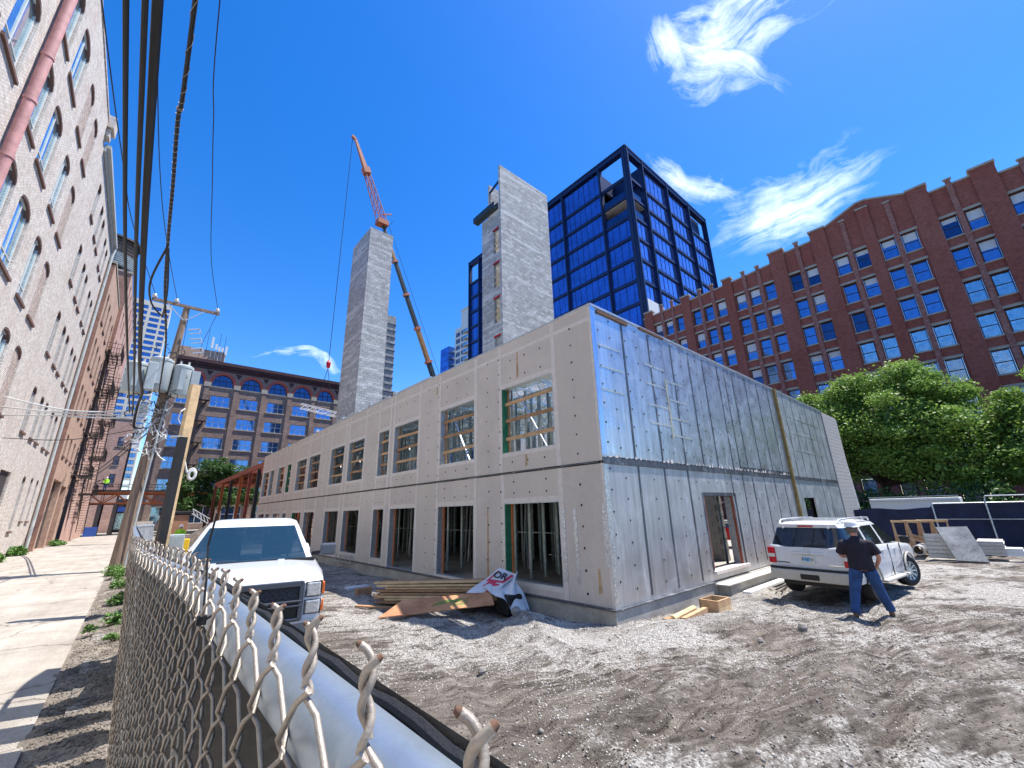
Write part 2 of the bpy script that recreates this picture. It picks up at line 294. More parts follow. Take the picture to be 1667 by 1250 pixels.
def groundmat():
    mt = bpy.data.materials.new('site_gravel_dirt'); mt.use_nodes = True; w = NT(mt.node_tree); w.n.clear()
    tc = w.node('ShaderNodeTexCoord'); ob = tc.outputs['Object']
    big = w.noise(ob, 0.33, 9, 0.66, 0.5)
    mid = w.noise(w.vmath('MULTIPLY', ob, (1.0, 2.2, 1.0)).outputs[0], 1.6, 8, 0.74, 0.25)
    trk = w.noise(w.vmath('MULTIPLY', w.node('ShaderNodeMapping', ins={'Vector': ob, 'Rotation': (0, 0, 0.42)}).outputs[0], (0.45, 6.0, 1.0)).outputs[0], 1.3, 8, 0.74, 0.2)
    vo = w.node('ShaderNodeTexVoronoi', ins={'Vector': ob, 'Scale': 46.0})
    vo2 = w.node('ShaderNodeTexVoronoi', ins={'Vector': ob, 'Scale': 21.0})
    q = w.math('ADD', w.math('ADD', w.math('MULTIPLY', big, 0.60), w.math('MULTIPLY', mid, 0.22)), w.math('MULTIPLY', trk, 0.22))
    f = w.ramp(q, [(0.49, 0.0), (0.60, 1.0)])
    dirt = w.mix(w.ramp(w.math('ADD', w.math('MULTIPLY', mid, 0.5), w.math('MULTIPLY', trk, 0.5)), [(0.40, 0.0), (0.60, 1.0)]), (0.062, 0.050, 0.042), (0.34, 0.295, 0.25))
    grav = w.mix(w.ramp(vo.outputs['Color'], [(0.15, 0.0), (0.8, 1.0)]), (0.19, 0.17, 0.15), (0.66, 0.625, 0.575))
    pick = w.ramp(w.math('ADD', w.math('MULTIPLY', vo2.outputs['Color'], 0.45), f), [(0.45, 0.0), (0.9, 1.0)])
    sx = w.node('ShaderNodeSeparateXYZ', ins={0: ob}); dx = w.math('DIVIDE', w.math('SUBTRACT', sx.outputs[0], 6.3), 2.0); west = w.math('SUBTRACT', 1.0, w.math('MULTIPLY', dx, dx), clamp=True)
    dy = w.math('DIVIDE', w.math('SUBTRACT', sx.outputs[1], 4.9), 0.9); south = w.math('SUBTRACT', 1.0, w.math('MULTIPLY', dy, dy), clamp=True); gt = w.math('GREATER_THAN', sx.outputs[0], 6.5); gt2 = w.math('GREATER_THAN', sx.outputs[1], 5.2)
    bank = w.math('MAXIMUM', w.math('MULTIPLY', west, gt2), w.math('MULTIPLY', south, gt)); pick = w.math('ADD', pick, w.math('MULTIPLY', bank, w.ramp(mid, [(0.35, 0.0), (0.6, 0.75)])), clamp=True)
    col = w.mix(pick, dirt, grav)
    fine = w.noise(ob, 70, 3, 0.7)
    col = w.mix(0.6, col, w.ramp(fine, [(0.3, 0.45), (0.7, 1.45)]), 'MULTIPLY')
    p = w.node('ShaderNodeBsdfPrincipled', ins={'Base Color': col, 'Roughness': 0.95, 'Specular IOR Level': 0.15})
    h = w.math('ADD', w.math('MULTIPLY', vo.outputs['Distance'], -0.6), w.math('ADD', w.math('MULTIPLY', w.noise(ob, 17, 8, 0.78), 1.5), w.math('MULTIPLY', w.noise(ob, 75, 4, 0.75), 0.9)))
    b = w.node('ShaderNodeBump', ins={'Height': h, 'Strength': 1.0, 'Distance': 0.034}); w.l.new(b.outputs[0], p.inputs['Normal'])
    o = w.node('ShaderNodeOutputMaterial'); w.l.new(p.outputs[0], o.inputs[0]); return mt
M['site'] = groundmat()
def alleymat():
    mt = bpy.data.materials.new('alley_concrete'); mt.use_nodes = True; w = NT(mt.node_tree); w.n.clear()
    tc = w.node('ShaderNodeTexCoord'); ob = tc.outputs['Object']
    a = w.noise(ob, 0.5, 7, 0.65, 0.6); b = w.noise(w.vmath('MULTIPLY', ob, (3.0, 0.35, 1)).outputs[0], 1.0, 6, 0.6); c = w.noise(ob, 40, 4, 0.75)
    col = w.mix(w.ramp(a, [(0.3, 0.0), (0.7, 1.0)]), (0.27, 0.235, 0.20), (0.42, 0.385, 0.335))
    col = w.mix(0.5, col, w.ramp(b, [(0.3, 0.72), (0.7, 1.2)]), 'MULTIPLY')
    col = w.mix(0.6, col, w.ramp(c, [(0.3, 0.6), (0.72, 1.35)]), 'MULTIPLY')
    vo = w.node('ShaderNodeTexVoronoi', feature='DISTANCE_TO_EDGE', ins={'Vector': w.vmath('ADD', ob, w.vmath('MULTIPLY', w.node('ShaderNodeTexNoise', ins={'Vector': ob, 'Scale': 1.1, 'Detail': 6.0}).outputs['Color'], (1.4, 1.4, 0)).outputs[0]).outputs[0], 'Scale': 0.32})
    col = w.mix(w.math('MULTIPLY', w.ramp(vo.outputs['Distance'], [(0.0, 1.0), (0.012, 0.0)]), 0.75), col, (0.09, 0.075, 0.06))
    jy = w.math('ABSOLUTE', w.math('SUBTRACT', w.math('FRACT', w.math('DIVIDE', w.node('ShaderNodeSeparateXYZ', ins={0: ob}).outputs[1], 4.6)), 0.5))
    col = w.mix(w.math('MULTIPLY', w.ramp(jy, [(0.0, 1.0), (0.006, 0.0)]), 0.5), col, (0.12, 0.10, 0.085))
    p = w.node('ShaderNodeBsdfPrincipled', ins={'Base Color': col, 'Roughness': 0.9, 'Specular IOR Level': 0.2})
    bb = w.node('ShaderNodeBump', ins={'Height': w.math('ADD', w.math('MULTIPLY', c, 0.4), w.noise(ob, 8, 6, 0.7)), 'Strength': 0.7, 'Distance': 0.02}); w.l.new(bb.outputs[0], p.inputs['Normal'])
    o = w.node('ShaderNodeOutputMaterial'); w.l.new(p.outputs[0], o.inputs[0]); return mt
M['alley'] = alleymat()
M['verge'] = pm('verge_dirt', (0.20, 0.17, 0.14), 0.95, var=0.35, vs=2.5, bump=1.0, bs=22, bdist=0.03)
M['gravelst'] = pm('gravel_stone', (0.46, 0.435, 0.40), 0.9, var=0.3, vs=9, bump=0.2)
M['leafA'] = None
def leafmat(name, c1, c2, sc):
    mt = bpy.data.materials.new(name); mt.use_nodes = True; w = NT(mt.node_tree); w.n.clear()
    tc = w.node('ShaderNodeTexCoord'); n = w.noise(tc.outputs['Object'], sc, 3, 0.6)
    n2 = w.noise(tc.outputs['Object'], sc * 14, 2, 0.6)
    col = w.mix(w.ramp(w.math('ADD', w.math('MULTIPLY', n, 0.55), w.math('MULTIPLY', n2, 0.45)), [(0.35, 0.0), (0.65, 1.0)]), c1, c2)
    p = w.node('ShaderNodeBsdfPrincipled', ins={'Base Color': col, 'Roughness': 0.5, 'Specular IOR Level': 0.3})
    t = w.node('ShaderNodeBsdfTranslucent', ins={'Color': col}); mx = w.node('ShaderNodeMixShader', ins={0: 0.38, 1: p.outputs[0], 2: t.outputs[0]})
    o = w.node('ShaderNodeOutputMaterial'); w.l.new(mx.outputs[0], o.inputs[0]); return mt
M['leafA'] = leafmat('maple_leaf_green', (0.10, 0.20, 0.03), (0.27, 0.40, 0.09), 0.9)
M['leafB'] = leafmat('dark_leaf_green', (0.035, 0.085, 0.025), (0.09, 0.17, 0.045), 0.5)
M['bark'] = pm('bark', (0.045, 0.036, 0.03), 0.9, var=0.3, vs=4, bump=0.9, bs=18, bdist=0.03)

# ------------------------------------------------------------------ mesh helpers
PL = {}
def wloc(o): return PL.get(o.name, Vector((0, 0, 0))) if o else Vector((0, 0, 0))
def tag(o, label=None, cat=None, group=None, kind=None):
    if label: o['label'] = label
    if cat: o['category'] = cat
    if group: o['group'] = group
    if kind: o['kind'] = kind
    return o
def thing(name, loc, label, cat, group=None, rotz=0.0):
    o = bpy.data.objects.new(name, None); COL.objects.link(o); o.location = loc; o.rotation_euler = (0, 0, rotz)
    o.empty_display_size = 0.3
    PL[o.name] = Vector(loc) if rotz == 0.0 else Vector((0, 0, 0))
    return tag(o, label, cat, group)

class MB:
    def __init__(s): s.v = []; s.f = []; s.mi = []; s.cur = 0
    def quad(s, a, b, c, d):
        n = len(s.v); s.v += [tuple(a), tuple(b), tuple(c), tuple(d)]; s.f.append((n, n + 1, n + 2, n + 3)); s.mi.append(s.cur); return s
    def poly(s, pts):
        n = len(s.v); s.v += [tuple(p) for p in pts]; s.f.append(tuple(range(n, n + len(pts)))); s.mi.append(s.cur); return s
    def box(s, x0, x1, y0, y1, z0, z1):
        if x0 > x1: x0, x1 = x1, x0
        if y0 > y1: y0, y1 = y1, y0
        if z0 > z1: z0, z1 = z1, z0
        n = len(s.v)
        s.v += [(x0, y0, z0), (x1, y0, z0), (x1, y1, z0), (x0, y1, z0), (x0, y0, z1), (x1, y0, z1), (x1, y1, z1), (x0, y1, z1)]
        for f in ((0, 3, 2, 1), (4, 5, 6, 7), (0, 1, 5, 4), (1, 2, 6, 5), (2, 3, 7, 6), (3, 0, 4, 7)):
            s.f.append(tuple(n + i for i in f)); s.mi.append(s.cur)
        return s
    def bar(s, a, b, w, h=None, up=(0, 0, 1), taper=1.0):
        a = Vector(a); b = Vector(b); h = h or w; d = (b - a).normalized(); u = Vector(up)
        if abs(d.dot(u)) > 0.98: u = Vector((1, 0, 0))
        s1 = d.cross(u).normalized(); u = s1.cross(d).normalized(); n = len(s.v)
        for p, k in ((a, 1.0), (b, taper)):
            for i, j in ((-1, -1), (1, -1), (1, 1), (-1, 1)):
                s.v.append(tuple(p + s1 * (i * w * 0.5 * k) + u * (j * h * 0.5 * k)))
        for f in ((0, 1, 2, 3), (7, 6, 5, 4), (0, 4, 5, 1), (1, 5, 6, 2), (2, 6, 7, 3), (3, 7, 4, 0)):
            s.f.append(tuple(n + i for i in f)); s.mi.append(s.cur)
        return s
    def tube(s, pts, r, n=8, caps=True):
        pts = [Vector(p) for p in pts]; k = len(pts); rr = r if hasattr(r, '__len__') else [r] * k
        base = len(s.v); u = None
        for i, p in enumerate(pts):
            d = (pts[min(i + 1, k - 1)] - pts[max(i - 1, 0)])
            d = d.normalized() if d.length > 1e-9 else Vector((0, 0, 1))
            if u is None:
                u = Vector((0, 0, 1)) if abs(d.z) < 0.9 else Vector((1, 0, 0))
            u = (u - d * u.dot(d)); u = u.normalized() if u.length > 1e-6 else d.orthogonal().normalized()
            w = d.cross(u)
            for j in range(n):
                a = 2 * PI * j / n; s.v.append(tuple(p + (u * math.cos(a) + w * math.sin(a)) * rr[i]))
        for i in range(k - 1):
            for j in range(n):
                a = base + i * n + j; b = base + i * n + (j + 1) % n
                s.f.append((a, b, b + n, a + n)); s.mi.append(s.cur)
        if caps:
            s.f.append(tuple(base + j for j in reversed(range(n)))); s.mi.append(s.cur)
            s.f.append(tuple(base + (k - 1) * n + j for j in range(n))); s.mi.append(s.cur)
        return s
    def lathe(s, c, prof, n=24, axis='z'):
        base = len(s.v); c = Vector(c)
        for r, h in prof:
            for j in range(n):
                a = 2 * PI * j / n
                if axis == 'z': s.v.append(tuple(c + Vector((r * math.cos(a), r * math.sin(a), h))))
                elif axis == 'x': s.v.append(tuple(c + Vector((h, r * math.cos(a), r * math.sin(a)))))
                else: s.v.append(tuple(c + Vector((r * math.cos(a), h, r * math.sin(a)))))
        for i in range(len(prof) - 1):
            for j in range(n):
                a = base + i * n + j; b = base + i * n + (j + 1) % n
                s.f.append((a, b, b + n, a + n)); s.mi.append(s.cur)
        return s
    def prism(s, poly, axis, a0, a1):
        def P(u, v, w):
            return (w, u, v) if axis == 'x' else ((u, w, v) if axis == 'y' else (u, v, w))
        n = len(s.v); k = len(poly)
        s.v += [P(u, v, a0) for u, v in poly] + [P(u, v, a1) for u, v in poly]
        s.f.append(tuple(range(n, n + k))); s.f.append(tuple(reversed(range(n + k, n + 2 * k)))); s.mi += [s.cur] * 2
        for i in range(k):
            j = (i + 1) % k; s.f.append((n + i, n + k + i, n + k + j, n + j)); s.mi.append(s.cur)
        return s
    def grid(s, P):
        n = len(s.v); R = len(P); K = len(P[0])
        for row in P: s.v += [tuple(p) for p in row]
        for i in range(R - 1):
            for j in range(K - 1):
                a = n + i * K + j; s.f.append((a, a + 1, a + K + 1, a + K)); s.mi.append(s.cur)
        return s
    def mesh(s, name, mats, org=None, smooth=False, ang=35, recalc=False):
        me = bpy.data.meshes.new(name)
        v = np.array(s.v, dtype=np.float64).reshape(-1, 3)
        if org is not None: v = v - np.array(org)
        me.from_pydata(v.tolist(), [], s.f)
        if not isinstance(mats, (list, tuple)): mats = [mats]
        for mt in mats: me.materials.append(M[mt] if isinstance(mt, str) else mt)
        if len(mats) > 1: me.polygons.foreach_set('material_index', s.mi)
        if recalc:
            bm = bmesh.new(); bm.from_mesh(me); bmesh.ops.remove_doubles(bm, verts=bm.verts, dist=1e-5); bmesh.ops.recalc_face_normals(bm, faces=bm.faces); bm.to_mesh(me); bm.free()
        me.update()
        # metric box-projected UVs
        nl = len(me.loops)
        if nl:
            uvl = me.uv_layers.new(name='UVMap')
            lv = np.zeros(nl, dtype=np.int32); me.loops.foreach_get('vertex_index', lv)
            co = np.zeros(len(me.vertices) * 3); me.vertices.foreach_get('co', co); co = co.reshape(-1, 3)
            if org is not None: co = co + np.array(org)
            nor = np.zeros(len(me.polygons) * 3); me.polygons.foreach_get('normal', nor); nor = np.abs(nor.reshape(-1, 3))
            lt = np.zeros(len(me.polygons), dtype=np.int32); me.polygons.foreach_get('loop_total', lt)
            ax = np.repeat(np.argmax(nor + np.array([0.001, 0.002, 0.0]), axis=1), lt); c = co[lv]
            u = np.where(ax == 0, c[:, 1], c[:, 0]); w = np.where(ax == 2, c[:, 1], c[:, 2])
            uvl.data.foreach_set('uv', np.stack([u, w], 1).ravel())
        if smooth:
            me.polygons.foreach_set('use_smooth', [True] * len(me.polygons)); me.set_sharp_from_angle(angle=math.radians(ang))
        return me
    def build(s, name, mats, parent=None, label=None, cat=None, group=None, kind=None, smooth=False, ang=35, local=False, recalc=False, bevel=0.0):
        org = None if local else wloc(parent)
        me = s.mesh(name, mats, org if org is not None and org.length > 0 else None, smooth, ang, recalc)
        o = bpy.data.objects.new(name, me); COL.objects.link(o)
        if parent: o.parent = parent; PL[o.name] = wloc(parent)
        if bevel:
            b = o.modifiers.new('bevel', 'BEVEL'); b.width = bevel; b.segments = 2; b.limit_method = 'ANGLE'; b.angle_limit = math.radians(40)
        return tag(o, label, cat, group, kind)
def inst(name, me, parent, loc, rotz=0.0, rot=None, scale=None, label=None, cat=None, group=None, kind=None):
    o = bpy.data.objects.new(name, me); COL.objects.link(o)
    if parent: o.parent = parent
    o.location = Vector(loc) - wloc(parent); o.rotation_euler = rot if rot else (0, 0, rotz)
    if scale: o.scale = scale
    PL[o.name] = Vector((0, 0, 0))
    return tag(o, label, cat, group, kind)
def copy_tree(o, parent=None):
    c = o.copy(); COL.objects.link(c)
    if parent: c.parent = parent
    for ch in [x for x in o.children]: copy_tree(ch, c)
    return c
def text_mesh(body, size, mat, depth=0.002, bold=0.0):
    cu = bpy.data.curves.new('text', 'FONT'); cu.body = body; cu.size = size; cu.extrude = depth; cu.offset = bold; cu.align_x = 'CENTER'; cu.align_y = 'CENTER'
    o = bpy.data.objects.new('text', cu); COL.objects.link(o); dg = bpy.context.evaluated_depsgraph_get(); dg.update()
    me = bpy.data.meshes.new_from_object(o.evaluated_get(dg)); bpy.data.objects.remove(o); me.materials.clear(); me.materials.append(M[mat]); return me

def wall(mb, axis, plane, out, u0, u1, z0, z1, holes, depth, back=True):
    """wall sheet at axis=plane facing sign out, with rectangular holes (ua,ub,za,zb) and reveals of given depth"""
    us = sorted(set([u0, u1] + [h[0] for h in holes] + [h[1] for h in holes])); us = [u for u in us if u0 - 1e-6 <= u <= u1 + 1e-6]
    zs = sorted(set([z0, z1] + [h[2] for h in holes] + [h[3] for h in holes])); zs = [z for z in zs if z0 - 1e-6 <= z <= z1 + 1e-6]
    def P(u, z, d): w = plane - out * d; return (w, u, z) if axis == 'x' else (u, w, z)
    flip = (axis == 'x' and out < 0) or (axis == 'y' and out > 0)
    def Q(a, b, c, d): mb.quad(d, c, b, a) if flip else mb.quad(a, b, c, d)
    for i in range(len(us) - 1):
        for j in range(len(zs) - 1):
            uc = (us[i] + us[i + 1]) / 2; zc = (zs[j] + zs[j + 1]) / 2
            if any(h[0] < uc < h[1] and h[2] < zc < h[3] for h in holes): continue
            Q(P(us[i], zs[j], 0), P(us[i + 1], zs[j], 0), P(us[i + 1], zs[j + 1], 0), P(us[i], zs[j + 1], 0))
    for a, b, c, d in holes:
        Q(P(a, c, 0), P(a, d, 0), P(a, d, depth), P(a, c, depth)); Q(P(b, d, 0), P(b, c, 0), P(b, c, depth), P(b, d, depth))
        Q(P(b, c, 0), P(a, c, 0), P(a, c, depth), P(b, c, depth)); Q(P(a, d, 0), P(b, d, 0), P(b, d, depth), P(a, d, depth))
    return mb

# ================================================================== THE SETTING
def gh(x, y):
    """height of the building site (metres), numpy friendly"""
    x = np.asarray(x, float); y = np.asarray(y, float)
    d = np.clip((x - 2.5) / 4.0, 0, 1); h = -0.22 * d * np.clip((y - 2.0) / 6.0 + (x - 4) / 12, 0, 1)
    def blob(cx, cy, sx, sy, a, rot=0.0):
        c, s = math.cos(rot), math.sin(rot); u = ((x - cx) * c + (y - cy) * s) / sx; v = (-(x - cx) * s + (y - cy) * c) / sy
        return a * np.exp(-(u * u + v * v))
    h = h + blob(6.15, 6.75, 0.75, 0.55, 0.36, 0.3) + blob(7.3, 4.9, 1.4, 0.5, 0.14, -0.2) + blob(8.6, 4.5, 1.5, 0.45, 0.08, 0.1)
    h = h + blob(5.4, 5.6, 0.9, 0.35, 0.09, 0.5) - blob(6.3, 5.0, 1.3, 0.4, 0.08, 0.3)
    h = h + 0.05 * np.sin(x * 1.1 + 0.7 * np.sin(y * 0.9)) * np.sin(y * 1.3 + 0.5) * np.clip((x - 1) / 2, 0, 1)
    h = h + 0.012 * np.sin(x * 3.1 + y * 1.7 + np.sin(y * 2.3)) + 0.008 * np.sin(x * 5.3 - y * 6.1 + np.sin(x * 2.9)) + 0.006 * np.sin(9.0 * x + 4 * y) * np.sin(7.7 * y - 3 * x)
    # crests pushed up by the tracked machine, with cleat marks
    s = (y - 1.9 + .22 * (x - 3.0)) ; cl = 0.5 + 0.5 * np.sin((x * .95 - y * .3) * 24.0); h = h - (0.05 - 0.03 * cl) * np.exp(-(s / .26) ** 4) * np.clip((x - 1.2) / 1.0, 0, 1) * np.clip((7.0 - x) / 2, 0, 1)
    s = (y - 3.1 + .22 * (x - 3.0)) ; h = h - (0.05 - 0.03 * cl) * np.exp(-(s / .26) ** 4) * np.clip((x - 1.2) / 1.0, 0, 1) * np.clip((8.0 - x) / 2, 0, 1)
    h = h + 0.10 * np.exp(-(((y - 2.2 - .35 * np.sin(x * .8)) / .35) ** 2)) * np.exp(-((x - 6.2) / 2.6) ** 2) + .016 * np.sin(x * 2.2 + y) * np.sin(y * 2.7 - .5 * x) * np.clip((x - 2) / 2, 0, 1)
    # wheel ruts curving across the yard
    for off in (0.0, 1.9):
        s = (y - (1.2 + off * 0.9) - 0.10 * (x - 5) - 0.012 * (x - 5) ** 2)
        h = h - 0.075 * np.exp(-(s / 0.17) ** 2) * (0.6 + 0.4 * np.sin(x * 15 + 5 * s)) + 0.04 * np.exp(-((np.abs(s) - 0.30) / 0.10) ** 2)
    for off in (0.0, 1.7):
        s = (x - (3.2 + off)) - 0.25 * (y - 3)
        h = h - 0.06 * np.exp(-(s / 0.18) ** 2) * (0.6 + 0.4 * np.sin(y * 16)) + 0.035 * np.exp(-((np.abs(s) - 0.30) / 0.10) ** 2)
    return h
def ghf(x, y): return float(gh(x, y))
def sheet(name, xs, ys, fn, mat, **kw):
    X, Y = np.meshgrid(xs, ys); Z = fn(X, Y); nx, ny = len(xs), len(ys)
    me = bpy.data.meshes.new(name); v = np.stack([X.ravel(), Y.ravel(), Z.ravel()], 1)
    i = np.arange(nx * ny).reshape(ny, nx); f = np.stack([i[:-1, :-1].ravel(), i[:-1, 1:].ravel(), i[1:, 1:].ravel(), i[1:, :-1].ravel()], 1)
    me.vertices.add(len(v)); me.vertices.foreach_set('co', v.ravel()); me.loops.add(f.size); me.loops.foreach_set('vertex_index', f.ravel().astype(np.int32))
    me.polygons.add(len(f)); me.polygons.foreach_set('loop_start', np.arange(0, f.size, 4, dtype=np.int32)); me.polygons.foreach_set('loop_total', np.full(len(f), 4, dtype=np.int32))
    me.polygons.foreach_set('use_smooth', np.ones(len(f), dtype=bool)); me.update(calc_edges=True); me.materials.append(M[mat])
    o = bpy.data.objects.new(name, me); COL.objects.link(o); return tag(o, **kw)
# world-wide ground, then the site, alley and street above it
MB().quad((-900, -900, -0.55), (1500, -900, -0.55), (1500, 1500, -0.55), (-900, 1500, -0.55)).build('ground', 'asphalt', kind='structure')
xs = np.concatenate([np.arange(-0.2, 14, 0.06), np.arange(14, 30, 0.35), np.arange(30, 56, 2.0)]); ys = np.concatenate([np.arange(-14, -1, 0.6), np.arange(-1, 9.0, 0.06), np.arange(9.0, 16, 0.2), np.arange(16, 86, 1.2)])
sheet('site_ground', xs, ys, gh, 'site', kind='structure')
def alleyz(X, Y): return 0.02 * np.sin(Y * 0.35) * np.sin(X * 1.1) + 0.0 * X
sheet('alley', np.linspace(-6.6, -0.42, 26), np.linspace(-12, 86, 190), alleyz, 'alley', kind='structure')
def vergez(X, Y):
    t = np.clip((X + 0.47) / 0.9, 0, 1)
    return -0.03 + 0.09 * t + 0.02 * np.sin(Y * 3.1 + X * 5) + 0.016 * np.sin(Y * 7.7 - X * 9) + 0.010 * np.sin(Y * 17 + X * 21)
sheet('verge', np.linspace(-0.47, 0.45, 20), np.linspace(-6, 60, 700), vergez, 'verge', kind='structure')
MB().box(-60, 60, 86, 99.5, -0.4, -0.06).build('street', 'asphalt', kind='structure')
MB().box(-60, 60, 96, 99.5, -0.06, 0.08).build('pavement', 'conc_lt', kind='structure')

# ------------------------------------------------------------------ windows
def win_meshes(w, h, sash=True, fr='dframe', pane='paneblue', blind=0.0, mull=0, deep=0.06, tb=0.05, muntin=False):
    """frame and pane meshes, local: x along wall, z up, outward -y, origin bottom centre"""
    a = MB(); t = tb
    a.box(-w / 2, -w / 2 + t, 0, deep, 0, h).box(w / 2 - t, w / 2, 0, deep, 0, h).box(-w / 2 + t, w / 2 - t, 0, deep, 0, t).box(-w / 2 + t, w / 2 - t, 0, deep, h - t, h)
    if sash: a.box(-w / 2 + t, w / 2 - t, 0.005, deep, h / 2 - t * 0.6, h / 2 + t * 0.6)
    for k in range(mull):
        x = -w / 2 + w * (k + 1) / (mull + 1); a.box(x - t * 0.6, x + t * 0.6, 0.003, deep, t, h - t)
    if muntin: a.box(-w / 2 + t, w / 2 - t, 0.006, deep, h * 0.22, h * 0.22 + t * 0.6)
    p = MB().quad((-w / 2 + t, 0.035, t), (w / 2 - t, 0.035, t), (w / 2 - t, 0.035, h - t), (-w / 2 + t, 0.035, h - t))
    return a.mesh('window', fr), p.mesh('pane', pane)

# ---------------------------------------------------------------- pale painted-brick loft on the alley
AX = -5.8
b1 = thing('brick_loft', (AX, 20, 0), 'tall white painted brick loft with arched windows lining the left of the alley', 'building')
rows = [(2.2, 5.7), (7.2, 10.6), (12.1, 15.4), (16.95, 20.3), (21.9, 25.2)]
bigs = [(-3.0, 2.0), (0.0, 2.0), (3.2, 2.0), (6.4, 2.0), (9.4, 2.0), (12.0, 2.0), (14.6, 2.0), (17.35, 2.0), (20.8, 2.05), (23.75, 2.0), (27.35, 1.55), (30.1, 1.55)]
smalls = [(36.4, 1.1), (39.25, 1.1), (41.2, 1.1), (44.2, 1.1), (46.2, 1.1)]
smrows = [(7.2, 9.95), (12.1, 14.95), (17.1, 19.9), (22.1, 24.85)]
holesN = []; holesF = []; openings = []
for (za, zb) in rows:
    for y, w in bigs: holesN.append((y, y + w, za, zb)); openings.append((y, w, za, zb, 'big' if y < 27.3 or (y < 30 and za < 21) else 'blind'))
for (za, zb) in smrows:
    for y, w in smalls: holesF.append((y, y + w, za, zb)); openings.append((y, w, za, zb, 'small'))
for y, w, za, zb in ((35.0, 2.6, 0.02, 4.9), (41.3, 0.95, 1.6, 5.0), (44.1, 0.8, 2.2, 5.1), (46.4, 0.8, 2.2, 5.1)): holesF.append((y, y + w, za, zb)); openings.append((y, w, za, zb, 'door' if y < 40 else 'small'))
wb = MB(); wall(wb, 'x', AX, 1, -6, 34.0, -0.4, 27.4, holesN, 0.32); wall(wb, 'x', AX, 1, 34.0, 48.9, -0.4, 26.2, holesF, 0.30)
wb.quad((AX, 48.9, -0.4), (-22, 48.9, -0.4), (-22, 48.9, 26.2), (AX, 48.9, 26.2)); wb.quad((-22, -6, -0.4), (AX, -6, -0.4), (AX, -6, 27.4), (-22, -6, 27.4))
wb.quad((AX, 34.0, 26.2), (-22, 34.0, 26.2), (-22, 34.0, 27.4), (AX, 34.0, 27.4))
wb.build('wall', 'whitebrick', b1)
MB().box(-22, AX, -6, 34, 27.4, 27.5).box(-22, AX, 34.0, 48.9, 26.1, 26.2).build('roof', 'darksteel', b1)
cp = MB(); 
for k in range(38): cp.box(AX - 0.35, AX + 0.05, -4 + k * 1.0, -4 + k * 1.0 + 0.93, 27.4, 27.52)
cp.build('coping_tile', 'whitebrick', b1)
MB().box(AX - 0.3, AX + 0.35, 33.1, 34.2, 27.0, 27.9).box(AX, AX + 0.22, 33.3, 34.0, 26.4, 27.0).build('parapet_cap', 'whitebrick', b1)
MB().box(AX + 0.01, AX + 0.32, 34.3, 48.9, 26.2, 26.45).box(AX + 0.02, AX + 0.12, 34.3, 48.9, 25.9, 26.2).build('gutter', 'pipe', b1)
MB().tube([(AX + 0.22, 48.75, 26.1), (AX + 0.16, 48.75, 25.4), (AX + 0.16, 48.75, 0.1)], 0.10, 10).build('downpipe', 'pipe', b1, smooth=True)
pp = MB().tube([(AX + 0.22, 20.25, 30), (AX + 0.22, 20.25, 0.3)], 0.17, 12)
for z in (6.8, 10.6, 14.4, 17.0, 19.2, 23.0, 26.8): pp.tube([(AX + 0.22, 20.25, z), (AX + 0.22, 20.25, z + 0.14)], 0.20, 12)
pp.build('drain_pipe', 'pinkpipe', b1, label='faded red pipe down the white wall', smooth=True)
cache = {}
def arch_parts(w, h, rise, kind):
    key = (w, h, kind)
    if key in cache: return cache[key]
    K = 12; spring = h - rise
    def arc(x): return spring + rise * math.sqrt(max(0, 1 - (x / (w / 2)) ** 2)) if rise > 0.01 else h
    # corner infill above the arc, flush with the wall
    inf = MB()
    for i in range(K):
        xa = -w / 2 + w * i / K; xb = -w / 2 + w * (i + 1) / K
        inf.quad((xa, -0.002, arc(xa)), (xb, -0.002, arc(xb)), (xb, -0.002, h + 0.02), (xa, -0.002, h + 0.02))
        inf.quad((xa, 0.3, arc(xa)), (xb, 0.3, arc(xb)), (xb, -0.002, arc(xb)), (xa, -0.002, arc(xa)))
    infm = inf.mesh('arch_head', 'whitebrick')
    ring = MB()
    for i in range(K):
        xa = -w / 2 + w * i / K; xb = -w / 2 + w * (i + 1) / K; g = 0.09
        ring.quad((xa * 1.0, 0.012, arc(xa) - g), (xb, 0.012, arc(xb) - g), (xb, 0.012, arc(xb)), (xa, 0.012, arc(xa))); ring.quad((xa, 0.29, arc(xa) - g), (xb, 0.29, arc(xb) - g), (xb, 0.012, arc(xb) - g), (xa, 0.012, arc(xa) - g))
    ringm = ring.mesh('lintel', 'sillred')
    sill = MB().box(-w / 2 - 0.08, w / 2 + 0.08, -0.09, 0.05, -0.13, 0.0).mesh('sill', 'sillred')
    if kind in ('big', 'small'):
        fr, pa = win_meshes(w - 0.02, h - 0.1, sash=False, fr='wframe', pane='paneleft' if kind == 'big' else 'panedark', mull=1 if kind == 'big' else 0, tb=0.07 if kind == 'big' else 0.05, muntin=kind == 'big')
    elif kind == 'blind':
        fr = MB().box(-w / 2, w / 2, -0.02, 0.05, 0, h).mesh('brick_infill', 'whitereveal'); pa = None
    else:
        fr = MB().box(-w / 2, w / 2, 0.0, 0.06, 0, h).mesh('door', 'darksteel'); pa = None
    cache[key] = (infm, ringm, sill, fr, pa); return cache[key]
